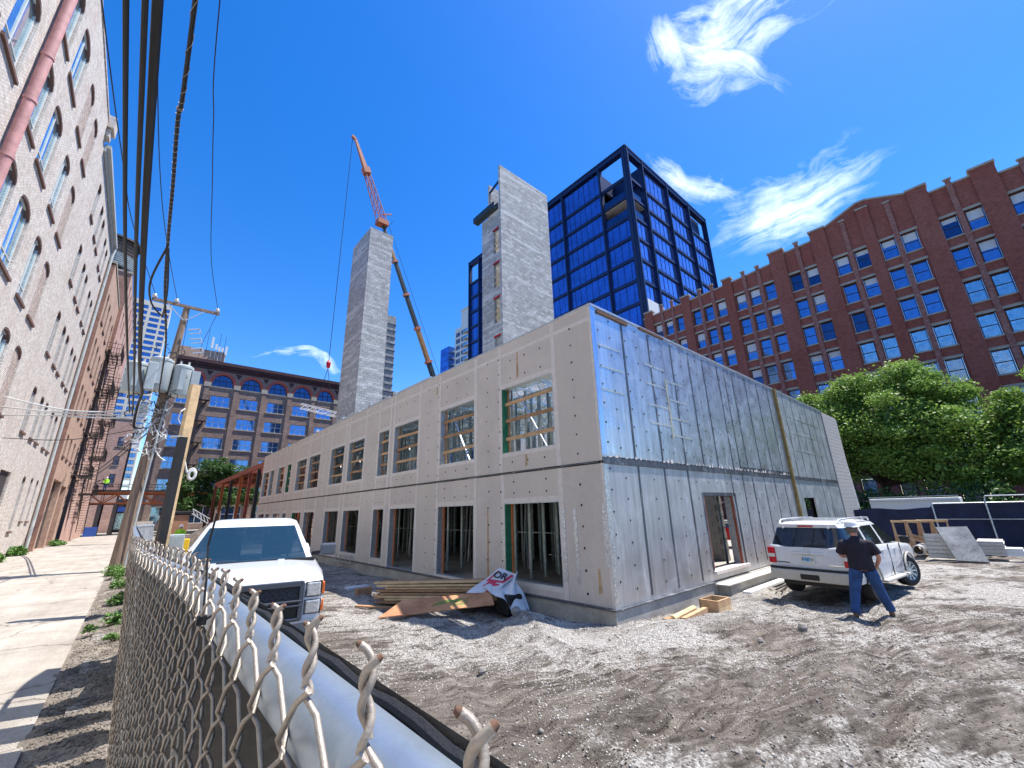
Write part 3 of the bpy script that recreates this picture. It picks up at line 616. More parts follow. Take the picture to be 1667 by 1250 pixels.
for y, w, za, zb, kind in openings:
    rise = 0.0 if kind == 'door' else min(0.42, w * 0.24)
    infm, ringm, sill, fr, pa = arch_parts(w, zb - za, rise, kind)
    cx = y + w / 2
    o = inst('window' if pa else ('door' if kind == 'door' else 'window_infill'), fr, b1, (AX - 0.11, cx, za), PI / 2)
    if pa: inst('pane', pa, o, (0, 0, 0))
    if rise > 0: inst('arch_head', infm, b1, (AX, cx, za), PI / 2); inst('lintel', ringm, b1, (AX, cx, za), PI / 2)
    if kind != 'door': inst('sill', sill, b1, (AX, cx, za), PI / 2)

# ---------------------------------------------------------------- tan brick warehouse beyond it
BX = -5.3
b2 = thing('brick_warehouse', (BX, 56, 0), 'tan brick warehouse with narrow arched windows and fire escapes beyond the white loft', 'building')
h2 = []; o2 = []
for za, zb in ((7.3, 9.1), (11.0, 13.5), (15.1, 17.9), (19.4, 22.3)):
    for y in (50.0, 52.6, 55.6, 58.6): h2.append((y, y + 1.15, za, zb)); o2.append((y, 1.15, za, zb))
for y, w, za, zb in ((49.6, 4.6, 0.0, 5.4), (55.0, 3.6, 0.0, 5.2)): h2.append((y, y + w, za, zb))
wb = MB(); wall(wb, 'x', BX, 1, 49.0, 60.5, -0.4, 24.8, h2, 0.35); wb.build('wall', 'tanbrick', b2)
wb = MB(); wb.quad((-7.5, 49.0, -0.4), (BX, 49.0, -0.4), (BX, 49.0, 24.8), (-7.5, 49.0, 24.8)); wb.build('return_wall', 'brownbrick', b2, label='red brick return wall, coloured dark for its shadow')  # shadow on this face is put into a darker brick colour
MB().box(-20, BX, 49.0, 60.5, 24.7, 24.85).build('roof', 'darksteel', b2)
MB().box(BX - 0.3, BX + 0.06, 49.0, 60.5, 24.85, 25.05).box(-7.5, BX, 48.94, 49.2, 24.85, 25.05).build('coping', 'stone', b2)
MB().box(-9, BX - 0.36, 49.6, 54.2, 0, 5.4).build('loading_door', 'darksteel', b2); MB().box(-9, BX - 0.36, 55.0, 58.6, 0, 5.2).build('loading_door', 'brownbrick', b2)
fr, pa = win_meshes(1.13, 2.5, fr='dframe', pane='panedark')
for y, w, za, zb in o2:
    o = inst('window', fr, b2, (BX - 0.3, y + w / 2, za), PI / 2, scale=(1, 1, (zb - za) / 2.5)); inst('pane', pa, o, (0, 0, 0))
    infm, ringm, sill, _, _ = arch_parts(1.15, 2.5, 0.3, 'blind'); s = (1, 1, (zb - za) / 2.5)
    c = cache.get('tanarch')
    if c is None:
        c = infm.copy(); c.materials[0] = M['tanbrick']; cache['tanarch'] = c
    inst('arch_head', c, b2, (BX, y + w / 2, za), PI / 2, scale=s); inst('sill', sill, b2, (BX, y + w / 2, za), PI / 2)
# pink brick tall block with the water tank
b3 = thing('pink_brick_block', (-5.0, 66, 0), 'pink brick block taller than its neighbours behind the fire escapes', 'building')
h3 = []
for k in range(7):
    for y in (62.5, 65.5, 70.0, 74.0, 78.0): h3.append((y, y + 1.2, 5.8 + k * 3.5, 7.9 + k * 3.5))
wb = MB(); wall(wb, 'x', -5.0, 1, 60.5, 83.5, -0.4, 29.6, h3, 0.3); wb.build('wall', 'pinkbrick', b3)
MB().quad((-16, 60.5, 20), (-5.0, 60.5, 20), (-5.0, 60.5, 29.6), (-16, 60.5, 29.6)).build('gable_wall', 'brownbrick', b3)
MB().quad((-16, 83.5, -0.4), (-16, 83.5, 29.6), (-5.0, 83.5, 29.6), (-5.0, 83.5, -0.4)).build('rear_wall', 'brownbrick', b3)
MB().box(-16, -5.0, 60.5, 83.5, 29.5, 29.65).build('roof', 'darksteel', b3)
MB().box(-16, -4.93, 60.42, 60.7, 29.4, 29.62).build('coping', 'stone', b3)
fr, pa = win_meshes(1.18, 2.1, fr='dframe', pane='panedark')
for a, b, c, d_ in h3:
    o = inst('window', fr, b3, (-5.28, a + 0.6, c), PI / 2); inst('pane', pa, o, (0, 0, 0))
# water tank
wt = thing('water_tank', (-7.2, 63.2, 29.6), 'round rooftop water tank with dark conical lid above the pink brick block', 'water tank')
c = (-7.2, 63.2, 29.6)
MB().lathe(c, [(0, 1.0), (2.05, 1.0), (2.05, 2.5), (0, 2.5)], 28).build('lower_drum', 'tankband', wt, smooth=True)
MB().lathe(c, [(0, 2.5), (2.0, 2.5), (1.95, 4.4), (0, 4.4)], 28).build('drum', 'tank', wt, smooth=True)
MB().lathe(c, [(0, 4.35), (2.3, 4.35), (2.28, 4.6), (0.1, 5.4), (0, 5.4)], 28).build('lid', 'iron', wt, smooth=True)
hb = MB()
for z in (1.15, 1.4, 1.65, 1.9, 2.15, 2.4, 2.8, 3.2, 3.6, 4.0, 4.3): hb.lathe(c, [(2.0, z - 0.025), (2.08, z - 0.025), (2.08, z + 0.025), (2.0, z + 0.025)], 28)
hb.build('hoop', 'iron', wt)
lg = MB()
for a in range(4): lg.bar((c[0] + 1.4 * math.cos(a * PI / 2 + .7), c[1] + 1.4 * math.sin(a * PI / 2 + .7), 29.5), (c[0] + 1.4 * math.cos(a * PI / 2 + .7), c[1] + 1.4 * math.sin(a * PI / 2 + .7), 30.7), 0.2)
lg.build('legs', 'iron', wt)
# fire escapes
for idx, (y0, lab) in enumerate(((59.2, 'nearer black iron fire escape hung on the tan brick warehouse'), (66.8, 'farther black iron fire escape hung on the pink brick block'))):
    fx = BX if idx == 0 else -5.0
    fe = thing('fire_escape', (fx, y0, 5), lab, 'fire escape', 'fire escapes over the alley')
    L = 4.6
    for k, z in enumerate((6.4, 10.6, 15.2, 19.3) if idx == 0 else (5.0, 9.0, 13.2, 17.4)):
        pf = MB()
        for j in range(9): pf.box(fx + 0.02, fx + 1.25, y0 + j * L / 8 - 0.03, y0 + j * L / 8 + 0.03, z, z + 0.04)
        for xx in (fx + 0.05, fx + 0.45, fx + 0.85, fx + 1.22): pf.box(xx - 0.03, xx + 0.03, y0, y0 + L, z - 0.06, z)
        pf.build('platform', 'iron', fe)
        rl = MB()
        for zz in (z + 0.55, z + 1.05): rl.box(fx + 1.2, fx + 1.24, y0, y0 + L, zz, zz + 0.04).box(fx + .02, fx + 1.22, y0, y0 + 0.04, zz, zz + 0.04).box(fx + .02, fx + 1.22, y0 + L - 0.04, y0 + L, zz, zz + 0.04)
        for j in range(13): rl.box(fx + 1.2, fx + 1.23, y0 + j * L / 12 - 0.012, y0 + j * L / 12 + 0.012, z, z + 1.05)
        for j in range(4): rl.box(fx + j * .4, fx + j * .4 + .025, y0, y0 + 0.03, z, z + 1.05)
        rl.bar((fx + 0.02, y0 + 0.2, z - 1.0), (fx + 1.2, y0 + 0.2, z), 0.05).bar((fx + 0.02, y0 + L - 0.2, z - 1.0), (fx + 1.2, y0 + L - 0.2, z), 0.05)
        rl.build('railing', 'iron', fe)
        st = MB(); zn = z - 4.1; ya, yb = (y0 + 0.9, y0 + L - 0.6)
        for xx in (fx + 0.3, fx + 0.95): st.bar((xx, ya, z), (xx, yb, zn), 0.05, 0.18)
        for j in range(15):
            t = (j + 0.5) / 15; st.box(fx + 0.3, fx + 0.95, ya + (yb - ya) * t - 0.10, ya + (yb - ya) * t + 0.10, z + (zn - z) * t, z + (zn - z) * t + 0.03)
        for xx in (fx + 0.3, fx + 0.95): st.bar((xx, ya, z + 0.8), (xx, yb, zn + 0.8), 0.03)
        st.build('stair', 'iron', fe)
# far side of the street: pink walk-up, highrise, arched loft
b4 = thing('walk_up', (-6, 101, 0), 'small pinkish brick walk-up with three windows in a column across the street', 'building')
w4h = [(-4.4, -3.6, z, z + 1.6) for z in (8.2, 11.3, 14.6)] + [(-7.4, -6.6, z, z + 1.6) for z in (8.2, 11.3, 14.6)]
wb = MB(); wall(wb, 'y', 100.5, -1, -14, -2.75, -0.4, 19.4, w4h, 0.25); wb.quad((-2.75, 100.5, -0.4), (-2.75, 114, -0.4), (-2.75, 114, 19.4), (-2.75, 100.5, 19.4)); wb.quad((-14, 100.5, 19.4), (-2.75, 100.5, 19.4), (-2.75, 114, 19.4), (-14, 114, 19.4)); wb.build('wall', 'pinkbrick', b4)
MB().box(-14, -2.7, 100.42, 100.7, 19.4, 19.6).build('coping', 'stone', b4)
fr, pa = win_meshes(0.8, 1.6)
sl = MB().box(-0.5, 0.5, -0.1, 0.1, -0.12, 0).mesh('sill', 'stone')
for a, b, c_, d_ in w4h:
    o = inst('window', fr, b4, ((a + b) / 2, 100.72, c_)); inst('pane', pa, o, (0, 0, 0)); inst('sill', sl, b4, ((a + b) / 2, 100.5, c_))
hr = thing('highrise', (-12, 256, 0), 'pale concrete apartment highrise with banded blue windows far behind the alley', 'building')
HY = 256; sp = 3.0; wbh = MB(); cols = [(-26, -20.5), (-20, -15.5), (-15, -12.4), (-11.2, -7.4), (-6.6, -4.2)]
hh = []
for k in range(30):
    z = 101.6 - 3.02 * k
    for (a, b) in cols: hh.append((a, b, z, z + 1.9))
wall(wbh, 'y', HY, -1, -27, -3.7, -0.4, 106, hh, 0.4); wbh.quad((-3.7, HY, 0), (-3.7, HY + 20, 0), (-3.7, HY + 20, 106), (-3.7, HY, 106)); wbh.quad((-27, HY, 106), (-3.7, HY, 106), (-3.7, HY + 20, 106), (-27, HY + 20, 106)); wbh.build('wall', 'hrconc', hr)
for wd in sorted(set(round(b - a, 2) for a, b in cols)):
    fr, pa = win_meshes(wd, 1.9, sash=False, mull=max(1, int(wd / 1.4)), tb=0.1)
    for a, b, z, _ in [h for h in hh if abs((h[1] - h[0]) - wd) < 0.01]:
        if z < 20: continue
        o = inst('window', fr, hr, ((a + b) / 2, HY + 0.35, z)); inst('pane', pa, o, (0, 0, 0))

# ---------------------------------------------------------------- arched brown loft across the street
AY = 100.0
b5 = thing('arched_loft', (20, AY, 0), 'grey-brown brick loft with a top row of big red arches facing the yard', 'building')
fl = [(15.0, 17.2), (19.2, 21.4), (23.4, 25.6)]; fl = [(2.1 + a * AY, 2.1 + b * AY) for a, b in ((0.024, 0.046), (0.067, 0.089), (0.109, 0.131) , (0.129, 0.151), (0.171, 0.193), (0.214, 0.236))]
fl = [(6.9, 9.1), (11.0, 13.2), (15.05, 17.25), (19.25, 21.45), (23.5, 25.7)]
baysx = [1.9 + 0.2] + [7.5 + 5.05 * k for k in range(9)]
h5 = []
for k, x in enumerate(baysx):
    w = 3.3 if k else 1.8
    for za, zb in fl: h5.append((x, x + w, za, zb))
    h5.append((x, x + w, 1.2, 4.2))
AR = []   # arches
for k in range(-1, 9): AR.append(7.35 + 5.05 * k + 1.8)
for cx in AR: h5.append((cx - 1.95, cx + 1.95, 27.6, 31.0))
wb = MB(); wall(wb, 'y', AY, -1, 0.4, 56, -0.4, 31.9, h5, 0.4); wb.quad((0.4, AY + 20, -0.4), (0.4, AY, -0.4), (0.4, AY, 31.9), (0.4, AY + 20, 31.9)); wb.build('wall', 'greybrick', b5)
MB().box(0.4, 56, AY, AY + 20, 31.8, 31.95).build('roof', 'darksteel', b5)
pl = MB()
for k in range(-1, 10):
    x = 7.35 + 5.05 * k - 0.72; pl.box(x - 0.42, x + 0.42, AY - 0.22, AY + 0.0, 0, 27.4)
pl.build('pilaster', 'greybrick', b5)
im = MB()
for k in range(-1, 10):
    x = 7.35 + 5.05 * k - 0.72; im.box(x - 0.6, x + 0.6, AY - 0.30, AY, 27.4, 28.3)
im.box(0.4, 56, AY - 0.05, AY, 27.25, 27.4)
im.build('impost', 'stone', b5)
MB().box(0.2, 56, AY - 0.75, AY, 32.1, 32.75).box(0.2, 56, AY - 0.5, AY, 31.6, 32.1).build('cornice', 'maroon', b5)
MB().box(0.3, 56, AY - 0.12, AY, 30.95, 31.6).build('frieze', 'maroon', b5)
K = 16; am = MB(); pm_ = MB(); fm = MB(); sp_ = MB()
r0, r1 = 1.72, 2.22
for i in range(K):
    a0 = PI * i / K; a1 = PI * (i + 1) / K
    P = lambda r, a, y: (-r * math.cos(a), y, r * math.sin(a) * 1.06 + 0.75)
    am.quad(P(r0, a0, -0.12), P(r0, a1, -0.12), P(r1, a1, -0.12), P(r1, a0, -0.12)); am.quad(P(r0, a1, -0.12), P(r0, a0, -0.12), P(r0, a0, 0.35), P(r0, a1, 0.35)); am.quad(P(r1, a0, -0.12), P(r1, a1, -0.12), P(r1, a1, 0.0), P(r1, a0, 0.0))
arm = am.mesh('arch_ring', 'archred')
pts = [(-r0, 0.3, 0.0), (r0, 0.3, 0.0)] + [(r0 * math.cos(PI * i / K), 0.3, r0 * math.sin(PI * i / K) * 1.06 + 0.75) for i in range(K + 1)]
apane = MB().poly(pts).mesh('pane', 'panedark')
fm.box(-0.62, -0.54, 0.2, 0.3, 0, 2.4).box(0.54, 0.62, 0.2, 0.3, 0, 2.4).box(-r0, r0, 0.2, 0.3, 1.3, 1.4).box(-r0, r0, 0.2, 0.3, 0, 0.1)
afr = fm.mesh('window', 'dframe')
for i in range(K):
    a0 = PI * i / K; a1 = PI * (i + 1) / K; xa = -1.98 * math.cos(a0); xb = -1.98 * math.cos(a1)
    za = 1.98 * math.sin(a0) * 1.06 + 0.75; zb = 1.98 * math.sin(a1) * 1.06 + 0.75
    sp_.quad((xa, -0.004, za), (xb, -0.004, zb), (xb, -0.004, 3.4), (xa, -0.004, 3.4))
spm = sp_.mesh('spandrel', 'greybrick')
tri = MB(); tri.prism([(-0.62, 0.75), (0.62, 0.75), (0, -0.35)], 'y', -0.07, -0.02); trm = tri.mesh('spandrel_panel', 'maroon')
asl = MB().box(-2.05, 2.05, -0.15, 0.1, -0.15, 0).mesh('sill', 'stone')
for cx in AR:
    o = inst('window', afr, b5, (cx, AY, 27.6)); inst('pane', apane, o, (0, 0, 0)); inst('arch_ring', arm, b5, (cx, AY, 27.6)); inst('spandrel', spm, b5, (cx, AY, 27.6)); inst('sill', asl, b5, (cx, AY, 27.6))
    inst('spandrel_panel', trm, b5, (cx + 2.525, AY, 30.0))
fr, pa = win_meshes(3.26, 2.2, mull=2, tb=0.075); fr1, pa1 = win_meshes(1.76, 2.2, mull=1, tb=0.075)
sl = MB().box(-1.85, 1.85, -0.15, 0.1, -0.22, 0).mesh('sill', 'stone'); sl1 = MB().box(-1.0, 1.0, -0.15, 0.1, -0.2, 0).mesh('sill', 'stone')
fr.materials[0] = M['wframe']; fr1.materials[0] = M['wframe']
for k, x in enumerate(baysx):
    for za, zb in fl:
        o = inst('window', fr if k else fr1, b5, (x + (1.65 if k else 0.9), AY + 0.3, za)); inst('pane', pa if k else pa1, o, (0, 0, 0)); inst('sill', sl if k else sl1, b5, (x + (1.65 if k else 0.9), AY, za))
    o = inst('shop_window', fr, b5, (x + 1.65, AY + 0.3, 1.2), scale=(1, 1, 1.36)); inst('pane', pa, o, (0, 0, 0))
ph = thing('rooftop_penthouse', (5, 108, 32), 'brick lift penthouse carrying white antennas on the arched loft roof', 'penthouse')
MB().box(1.2, 9.3, 108, 114, 31.95, 37.6).build('wall', 'tanbrick', ph)
for x, z, h in ((6.6, 38.1, 2.6), (7.4, 37.9, 1.3), (8.0, 37.6, 1.1), (9.3, 37.0, 2.1), (8.6, 37.6, 1.0)):
    MB().box(x - 0.2, x + 0.2, 107.6, 107.85, z, z + h).bar((x, 107.9, z - 2), (x, 107.9, z + h * 0.8), 0.1).build('antenna', 'aptwhite', ph)
MB().bar((5.7, 108, 37), (5.7, 108, 42.5), 0.07).bar((7.9, 108, 37), (7.9, 108, 42), 0.07).bar((8.9, 108, 37), (8.9, 108, 41.5), 0.07).build('mast', 'iron', ph)
# dark outside stair on the arched loft
fe = thing('steel_stair', (5.2, 99.2, 6), 'dark zigzag iron stair climbing the arched loft behind the poles', 'fire escape', 'fire escapes over the alley')
sb = MB(); zs = [7.5, 11.7, 15.9, 20.1, 24.3]
for i, z in enumerate(zs):
    sb.box(4.6, 7.4, 98.6, 99.7, z, z + 0.08); sb.bar((7.2, 98.7, z), (7.2, 98.7, z + 1.0), 0.07).bar((4.7, 98.6, z + 1.0), (7.3, 98.6, z + 1.0), 0.06)
    if i < 4: sb.bar((4.8, 98.9, z), (7.0, 98.9, z + 4.2), 0.12, 0.3).bar((4.8, 98.7, z + 1.0), (7.0, 98.7, z + 5.2), 0.06)
    for j in range(9): sb.bar((4.6 + j * .34, 98.6, z), (4.6 + j * .34, 98.6, z + 1.0), 0.03)
sb.build('stair_flights', 'iron', fe)

# ---------------------------------------------------------------- elevated railway over the street
el = thing('elevated_railway', (0, 87, 4.4), 'rusty orange lattice elevated railway crossing over the end of the alley', 'elevated railway')
g = MB()
for y in (86.6, 92.0):
    g.box(-16, 34, y, y + 0.3, 4.4, 4.6).box(-16, 34, y, y + 0.3, 5.9, 6.12)
    x = -16
    while x < 34: g.bar((x, y + 0.15, 4.6), (x + 1.5, y + 0.15, 5.9), 0.14).bar((x + 1.5, y + 0.15, 5.9), (x + 3.0, y + 0.15, 4.6), 0.14).bar((x, y + .15, 4.6), (x, y + .15, 5.9), 0.1); x += 3.0
g.build('lattice_girder', 'orangesteel', el)
d = MB().box(-16, 34, 86.2, 92.8, 6.14, 6.42); d.build('deck', 'darksteel', el)
rl = MB().box(-16, 34, 86.25, 86.33, 7.2, 7.28).box(-16, 34, 86.25, 86.33, 6.8, 6.86)
for k in range(34): rl.box(-16 + k * 1.5, -15.93 + k * 1.5, 86.25, 86.33, 6.4, 7.25)
rl.build('railing', 'iron', el)
for x in (-4.0, -2.3, 9.5, 24): MB().box(x - 0.22, x + 0.22, 86.5, 86.94, -0.1, 4.4).build('column', 'darksteel', el); MB().box(x - 0.22, x + 0.22, 92.0, 92.44, -0.1, 4.4).build('column', 'darksteel', el)
cl = MB()
for k in range(26):
    x = -9 + rng.random() * 6; z = 6.5 + rng.random() * 1.6; cl.bar((x, 86.0 + rng.random(), z), (x + rng.random() * 1.4 - .7, 86.2 + rng.random(), z + rng.random() * 1.2 - .6), 0.08)
cl.build('signal_gear', 'iron', el)
bw = thing('street_corner_wall', (-5.9, 84, 0), 'tan brick corner wall under the elevated railway', 'wall')
MB().box(-6.9, -5.2, 83.6, 85.4, -0.1, 4.3).build('brickwork', 'tanbrick', bw)
tag(MB().box(-4.9, -3.6, 85.2, 86.0, -0.05, 1.25).build('skip_bin', 'bluebin'), 'blue waste bin under the elevated railway at the alley end', 'bin')
sf2 = thing('shopfront', (-1.2, 101, 0), 'low dark shopfront under the elevated railway between the two street blocks', 'building')
MB().box(-2.74, .38, 100.8, 112, -.1, 5.6).build('wall', 'darksteel', sf2); MB().box(-2.4, -1.3, 100.72, 100.8, .6, 3.2).build('window', 'panewave', sf2); MB().box(-1.0, .1, 100.72, 100.8, .2, 3.2).build('window', 'panedark', sf2); MB().box(-2.6, .3, 100.6, 100.8, 3.5, 4.2).build('sign_band', 'bluebin', sf2)
# workers on the railway and at the far heap
def tiny_person(name, x, y, z, h, top, label, ang=0.0):
    t = thing(name, (x, y, z), label, 'person')
    s = h / 1.75
    bd = MB(); bd.tube([(x - .10 * s, y, z), (x - .10 * s, y, z + .45 * s), (x - .09 * s, y, z + .86 * s)], [0.06 * s, .07 * s, .10 * s], 8).tube([(x + .11 * s, y + .05, z), (x + .10 * s, y, z + .45 * s), (x + .09 * s, y, z + .86 * s)], [0.06 * s, .07 * s, .10 * s], 8)
    bd.build('trousers', 'jeans', t, smooth=True)
    MB().tube([(x, y, z + .82 * s), (x, y, z + 1.0 * s), (x, y + .03, z + 1.25 * s), (x, y, z + 1.42 * s), (x, y, z + 1.47 * s)], [.15 * s, .16 * s, .2 * s, .17 * s, .06 * s], 10).tube([(x - .19 * s, y, z + 1.38 * s), (x - .27 * s, y, z + 1.1 * s), (x - .2 * s, y - .15, z + .95 * s)], [.07 * s, .06 * s, .05 * s], 7).tube([(x + .19 * s, y, z + 1.38 * s), (x + .27 * s, y, z + 1.1 * s), (x + .2 * s, y - .15, z + .95 * s)], [.07 * s, .06 * s, .05 * s], 7).build('jacket', top, t, smooth=True)
    MB().lathe((x, y, z + 1.58 * s), [(0, -.13 * s), (.07 * s, -.1 * s), (.09 * s, 0), (.085 * s, .06 * s), (0, .09 * s)], 12).build('head', 'skin', t, smooth=True)
    MB().lathe((x, y, z + 1.6 * s), [(.13 * s, 0), (.115 * s, .02 * s), (.105 * s, .09 * s), (.05 * s, .14 * s), (0, .15 * s)], 12).build('hard_hat', 'hat', t, smooth=True)
tiny_person('person', -3.9, 86.1, 6.42, 1.8, 'hivis', 'worker in a yellow hi-vis jacket standing on the elevated railway')
tiny_person('person', 2.62, 38.0, -0.1, 1.8, 'hivis', 'worker in lime hi-vis shirt standing before the soil heap beyond the pickup')

# ---------------------------------------------------------------- red brick warehouse on the right
RX = 55.0
b6 = thing('red_brick_warehouse', (RX, 0, 0), 'long dark red brick warehouse with a gabled parapet behind the trees', 'building')
wl = [.115, .083, .043, .013]; left = [.167, .198, .249, .281, .312, .357, .388, .419, .464, .495, .526]
colsY = sorted(set([round(v, 4) for v in wl + left + [0.106 - v + 0.0215 for v in left]]))
W6 = 0.0215 * RX
h6 = []; wz = []
for k in range(8):
    zt = 2.1 + (0.480 - 0.0631 * k) * RX; wz.append((zt - 0.0405 * RX, zt))
wy = [(v * RX - W6, v * RX) for v in colsY]
for a, b in wy:
    for za, zb in wz: h6.append((a, b, za, zb))
ZP = 2.1 + 0.518 * RX
wb = MB(); wall(wb, 'x', RX, -1, -26, 30.6, -0.4, ZP - 0.2, h6, 0.38)
wb.quad((RX, 30.6, -0.4), (RX, 30.6, ZP - .2), (RX + 20, 30.6, ZP - .2), (RX + 20, 30.6, -0.4)); wb.build('wall', 'redbrick', b6)
S = lambda r: r * RX
Zr = lambda r: 2.1 + r * RX
pr = [(-26, Zr(.5)), (30.6, Zr(.5)), (30.6, Zr(.509)), (S(.336), Zr(.515)), (S(.227), Zr(.523)), (S(.198), Zr(.523)), (S(.198), Zr(.536)), (S(.145), Zr(.538)), (S(.118), Zr(.556)), (S(.06), Zr(.580)), (S(.046), Zr(.580)), (S(-.012), Zr(.556)), (S(-.039), Zr(.538)), (S(-.092), Zr(.538)), (S(-.092), Zr(.523)), (-26, Zr(.515))]
MB().prism(pr, 'x', RX + 0.003, RX + 0.5).build('parapet', 'redbrick', b6)
big = MB(); cap = MB()
for y0, y1, zt in ((.198, .227, .546), (.118, .145, .556), (-.039, -.012, .556), (-.121, -.092, .546), (.312 + .002, .334, .528), (.42, .442, .526), (.527, .55, .522), (-.23, -.21, .528), (-.33, -.31, .526)):
    big.box(RX - 0.28, RX, S(y0), S(y1), -0.4, Zr(zt)); cap.box(RX - 0.4, RX + 0.55, S(y0) - 0.1, S(y1) + 0.1, Zr(zt), Zr(zt) + 0.22)
big.box(RX - 0.28, RX, S(.0445), S(.0625), -0.4, Zr(.562)); cap.box(RX - .36, RX, S(.0435), S(.0635), Zr(.562), Zr(.562) + .18)
big.build('pier', 'redbrick', b6)
sm = MB()
ws = sorted(wy)
for (a, b), (c, d_) in zip(ws[:-1], ws[1:]):
    if c - b < 0.9:
        cen = (b + c) / 2; zt = .553 if .06 < cen / RX < .12 or -.02 < cen / RX < .045 else (.548 if abs(cen / RX - .053) < .13 else .530)
        sm.box(RX - 0.20, RX, cen - 0.2, cen + 0.2, -0.4, Zr(zt)); cap.box(RX - 0.30, RX + 0.0, cen - 0.3, cen + 0.3, Zr(zt), Zr(zt) + 0.16)
sm.build('pilaster', 'redpil', b6)
for i in range(2, 15):
    p, q = pr[i], pr[i + 1]
    if abs(p[0] - q[0]) > 0.3: cap.bar((RX + 0.22, p[0], p[1] + 0.09), (RX + 0.22, q[0], q[1] + 0.09), 0.62, 0.2)
cap.build('coping', 'stone', b6)
fr, pa = win_meshes(W6 - .04, 0.0405 * RX - .04, tb=0.07)
Hh = 0.0405 * RX
pan2 = pa.copy(); pan2.materials[0] = M['panewave']; pan3 = pa.copy(); pan3.materials[0] = M['panedark']
sl = MB().box(-W6 / 2 - 0.12, W6 / 2 + 0.12, -0.10, 0.1, -0.14, 0).mesh('sill', 'stone'); ln = MB().box(-W6 / 2 - 0.16, W6 / 2 + 0.16, -0.07, 0.1, 0, 0.26).mesh('lintel', 'stone')
bl = MB().box(-W6 / 2 + .08, W6 / 2 - .08, 0.028, 0.034, -1, 0).mesh('blind', 'blind')
R2 = random.Random(4)
for (a, b) in wy:
    if a < -22: continue
    for k, (za, zb) in enumerate(wz):
        cy = (a + b) / 2
        o = inst('window', fr, b6, (RX + 0.30, cy, za + 0.02), -PI / 2)
        low = (cy / RX < .12 and k >= 3) or (cy / RX < -.04 and k >= 2)
        inst('pane', pan2 if low else (pa if R2.random() < .8 else pan3), o, (0, 0, 0))
        if not low and R2.random() < (0.7 if k == 0 else 0.32): inst('blind', bl, o, (0, 0, Hh - .09), scale=(1, 1, R2.choice((0.45, 0.6, 0.8, 1.0)) * Hh * .5 / 0.5 * .5))
        inst('sill', sl, b6, (RX, cy, za), -PI / 2); inst('lintel', ln, b6, (RX, cy, zb), -PI / 2)

# ---------------------------------------------------------------- dark blue glass office tower
TX, TY, TZ = 58.0, 31.9, 67.4
b7 = thing('glass_office_tower', (TX, TY, 0), 'dark blue steel and glass office tower with an open corner terrace on top', 'building')
W = [31.9, 37.8, 47.5, 57.3, 67.2, 77.2, 81.6]; E_ = [58.0, 63.2, 72.5, 81.8, 90.5]
FZ = [60.7 - 4.3 * k for k in range(15)]; levels = [(60.7, 66.2)] + [(z - 4.3, z) for z in FZ if z - 4.3 > -1]
core = MB().box(TX + 0.9, E_[-1] - 0.9, TY + 6.5, W[-2], 0, TZ - 0.8).box(E_[1] + .6, E_[-1] - 0.9, TY + 0.9, TY + 6.5, 0, TZ - 0.8).box(TX + .9, E_[1] + .6, TY + .9, TY + 6.5, 0, 52.0); core.build('core', 'navy', b7)
fm = MB()
for y in W: fm.box(TX - 0.35, TX + 0.45, y - 0.26, y + 0.26, 0, TZ)
for x in E_[1:]: fm.box(x - 0.26, x + 0.26, TY - 0.35, TY + 0.45, 0, TZ)
fm.box(TX - 0.45, TX + 0.55, TY - 0.45, TY + 0.55, 0, TZ)
fm.build('column', 'navy', b7)
ed = MB()
for x in E_[1:] + [TX]: ed.box(x - 0.12, x + 0.12, TY - 0.62, TY - 0.36, 0, TZ)
for y in W: ed.box(TX - 0.60, TX - 0.36, y - 0.12, y + 0.12, 0, TZ)
ed.build('column_fin', 'navy2', b7)
bm_ = MB()
for z in FZ: bm_.box(TX - 0.22, TX + 0.3, TY, W[-1], z - 0.28, z + 0.28).box(TX, E_[-1], TY - 0.22, TY + 0.3, z - 0.28, z + 0.28)
bm_.build('spandrel_beam', 'navy', b7)
MB().box(TX - 0.5, TX + 0.6, TY - .5, W[-1] + .3, 66.3, TZ).box(TX + .6, E_[-1] + .3, TY - 0.5, TY + 0.6, 66.3, TZ).build('roof_beam', 'navy', b7)
MB().box(TX - 0.62, TX - 0.5, TY - .62, W[-1] + .3, TZ - .25, TZ + .06).box(TX - .5, E_[-1] + .3, TY - 0.62, TY - 0.5, TZ - .25, TZ + .06).build('roof_trim', 'navy2', b7)
ml = MB(); cgm = {}
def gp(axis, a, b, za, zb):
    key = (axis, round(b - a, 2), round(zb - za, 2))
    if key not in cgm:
        w_, h_ = b - a - .52, zb - za - .56; cgm[key] = MB().quad((-w_ / 2, 0, 0), (w_ / 2, 0, 0), (w_ / 2, 0, h_), (-w_ / 2, 0, h_)).mesh('glass_panel', 'curtain' if axis == 'x' else 'curtain_lit')
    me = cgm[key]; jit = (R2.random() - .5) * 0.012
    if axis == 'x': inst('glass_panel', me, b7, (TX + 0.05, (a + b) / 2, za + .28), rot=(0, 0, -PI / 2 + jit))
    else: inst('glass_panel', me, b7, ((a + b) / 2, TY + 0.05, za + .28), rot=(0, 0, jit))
    n = max(2, int(round((b - a) / 1.45)))
    for i in range(1, n):
        u = a + (b - a) * i / n
        if axis == 'x': ml.box(TX + 0.0, TX + 0.05, u - 0.028, u + 0.028, za + .28, zb - .28)
        else: ml.box(u - 0.028, u + 0.028, TY + 0.0, TY + 0.05, za + .28, zb - .28)
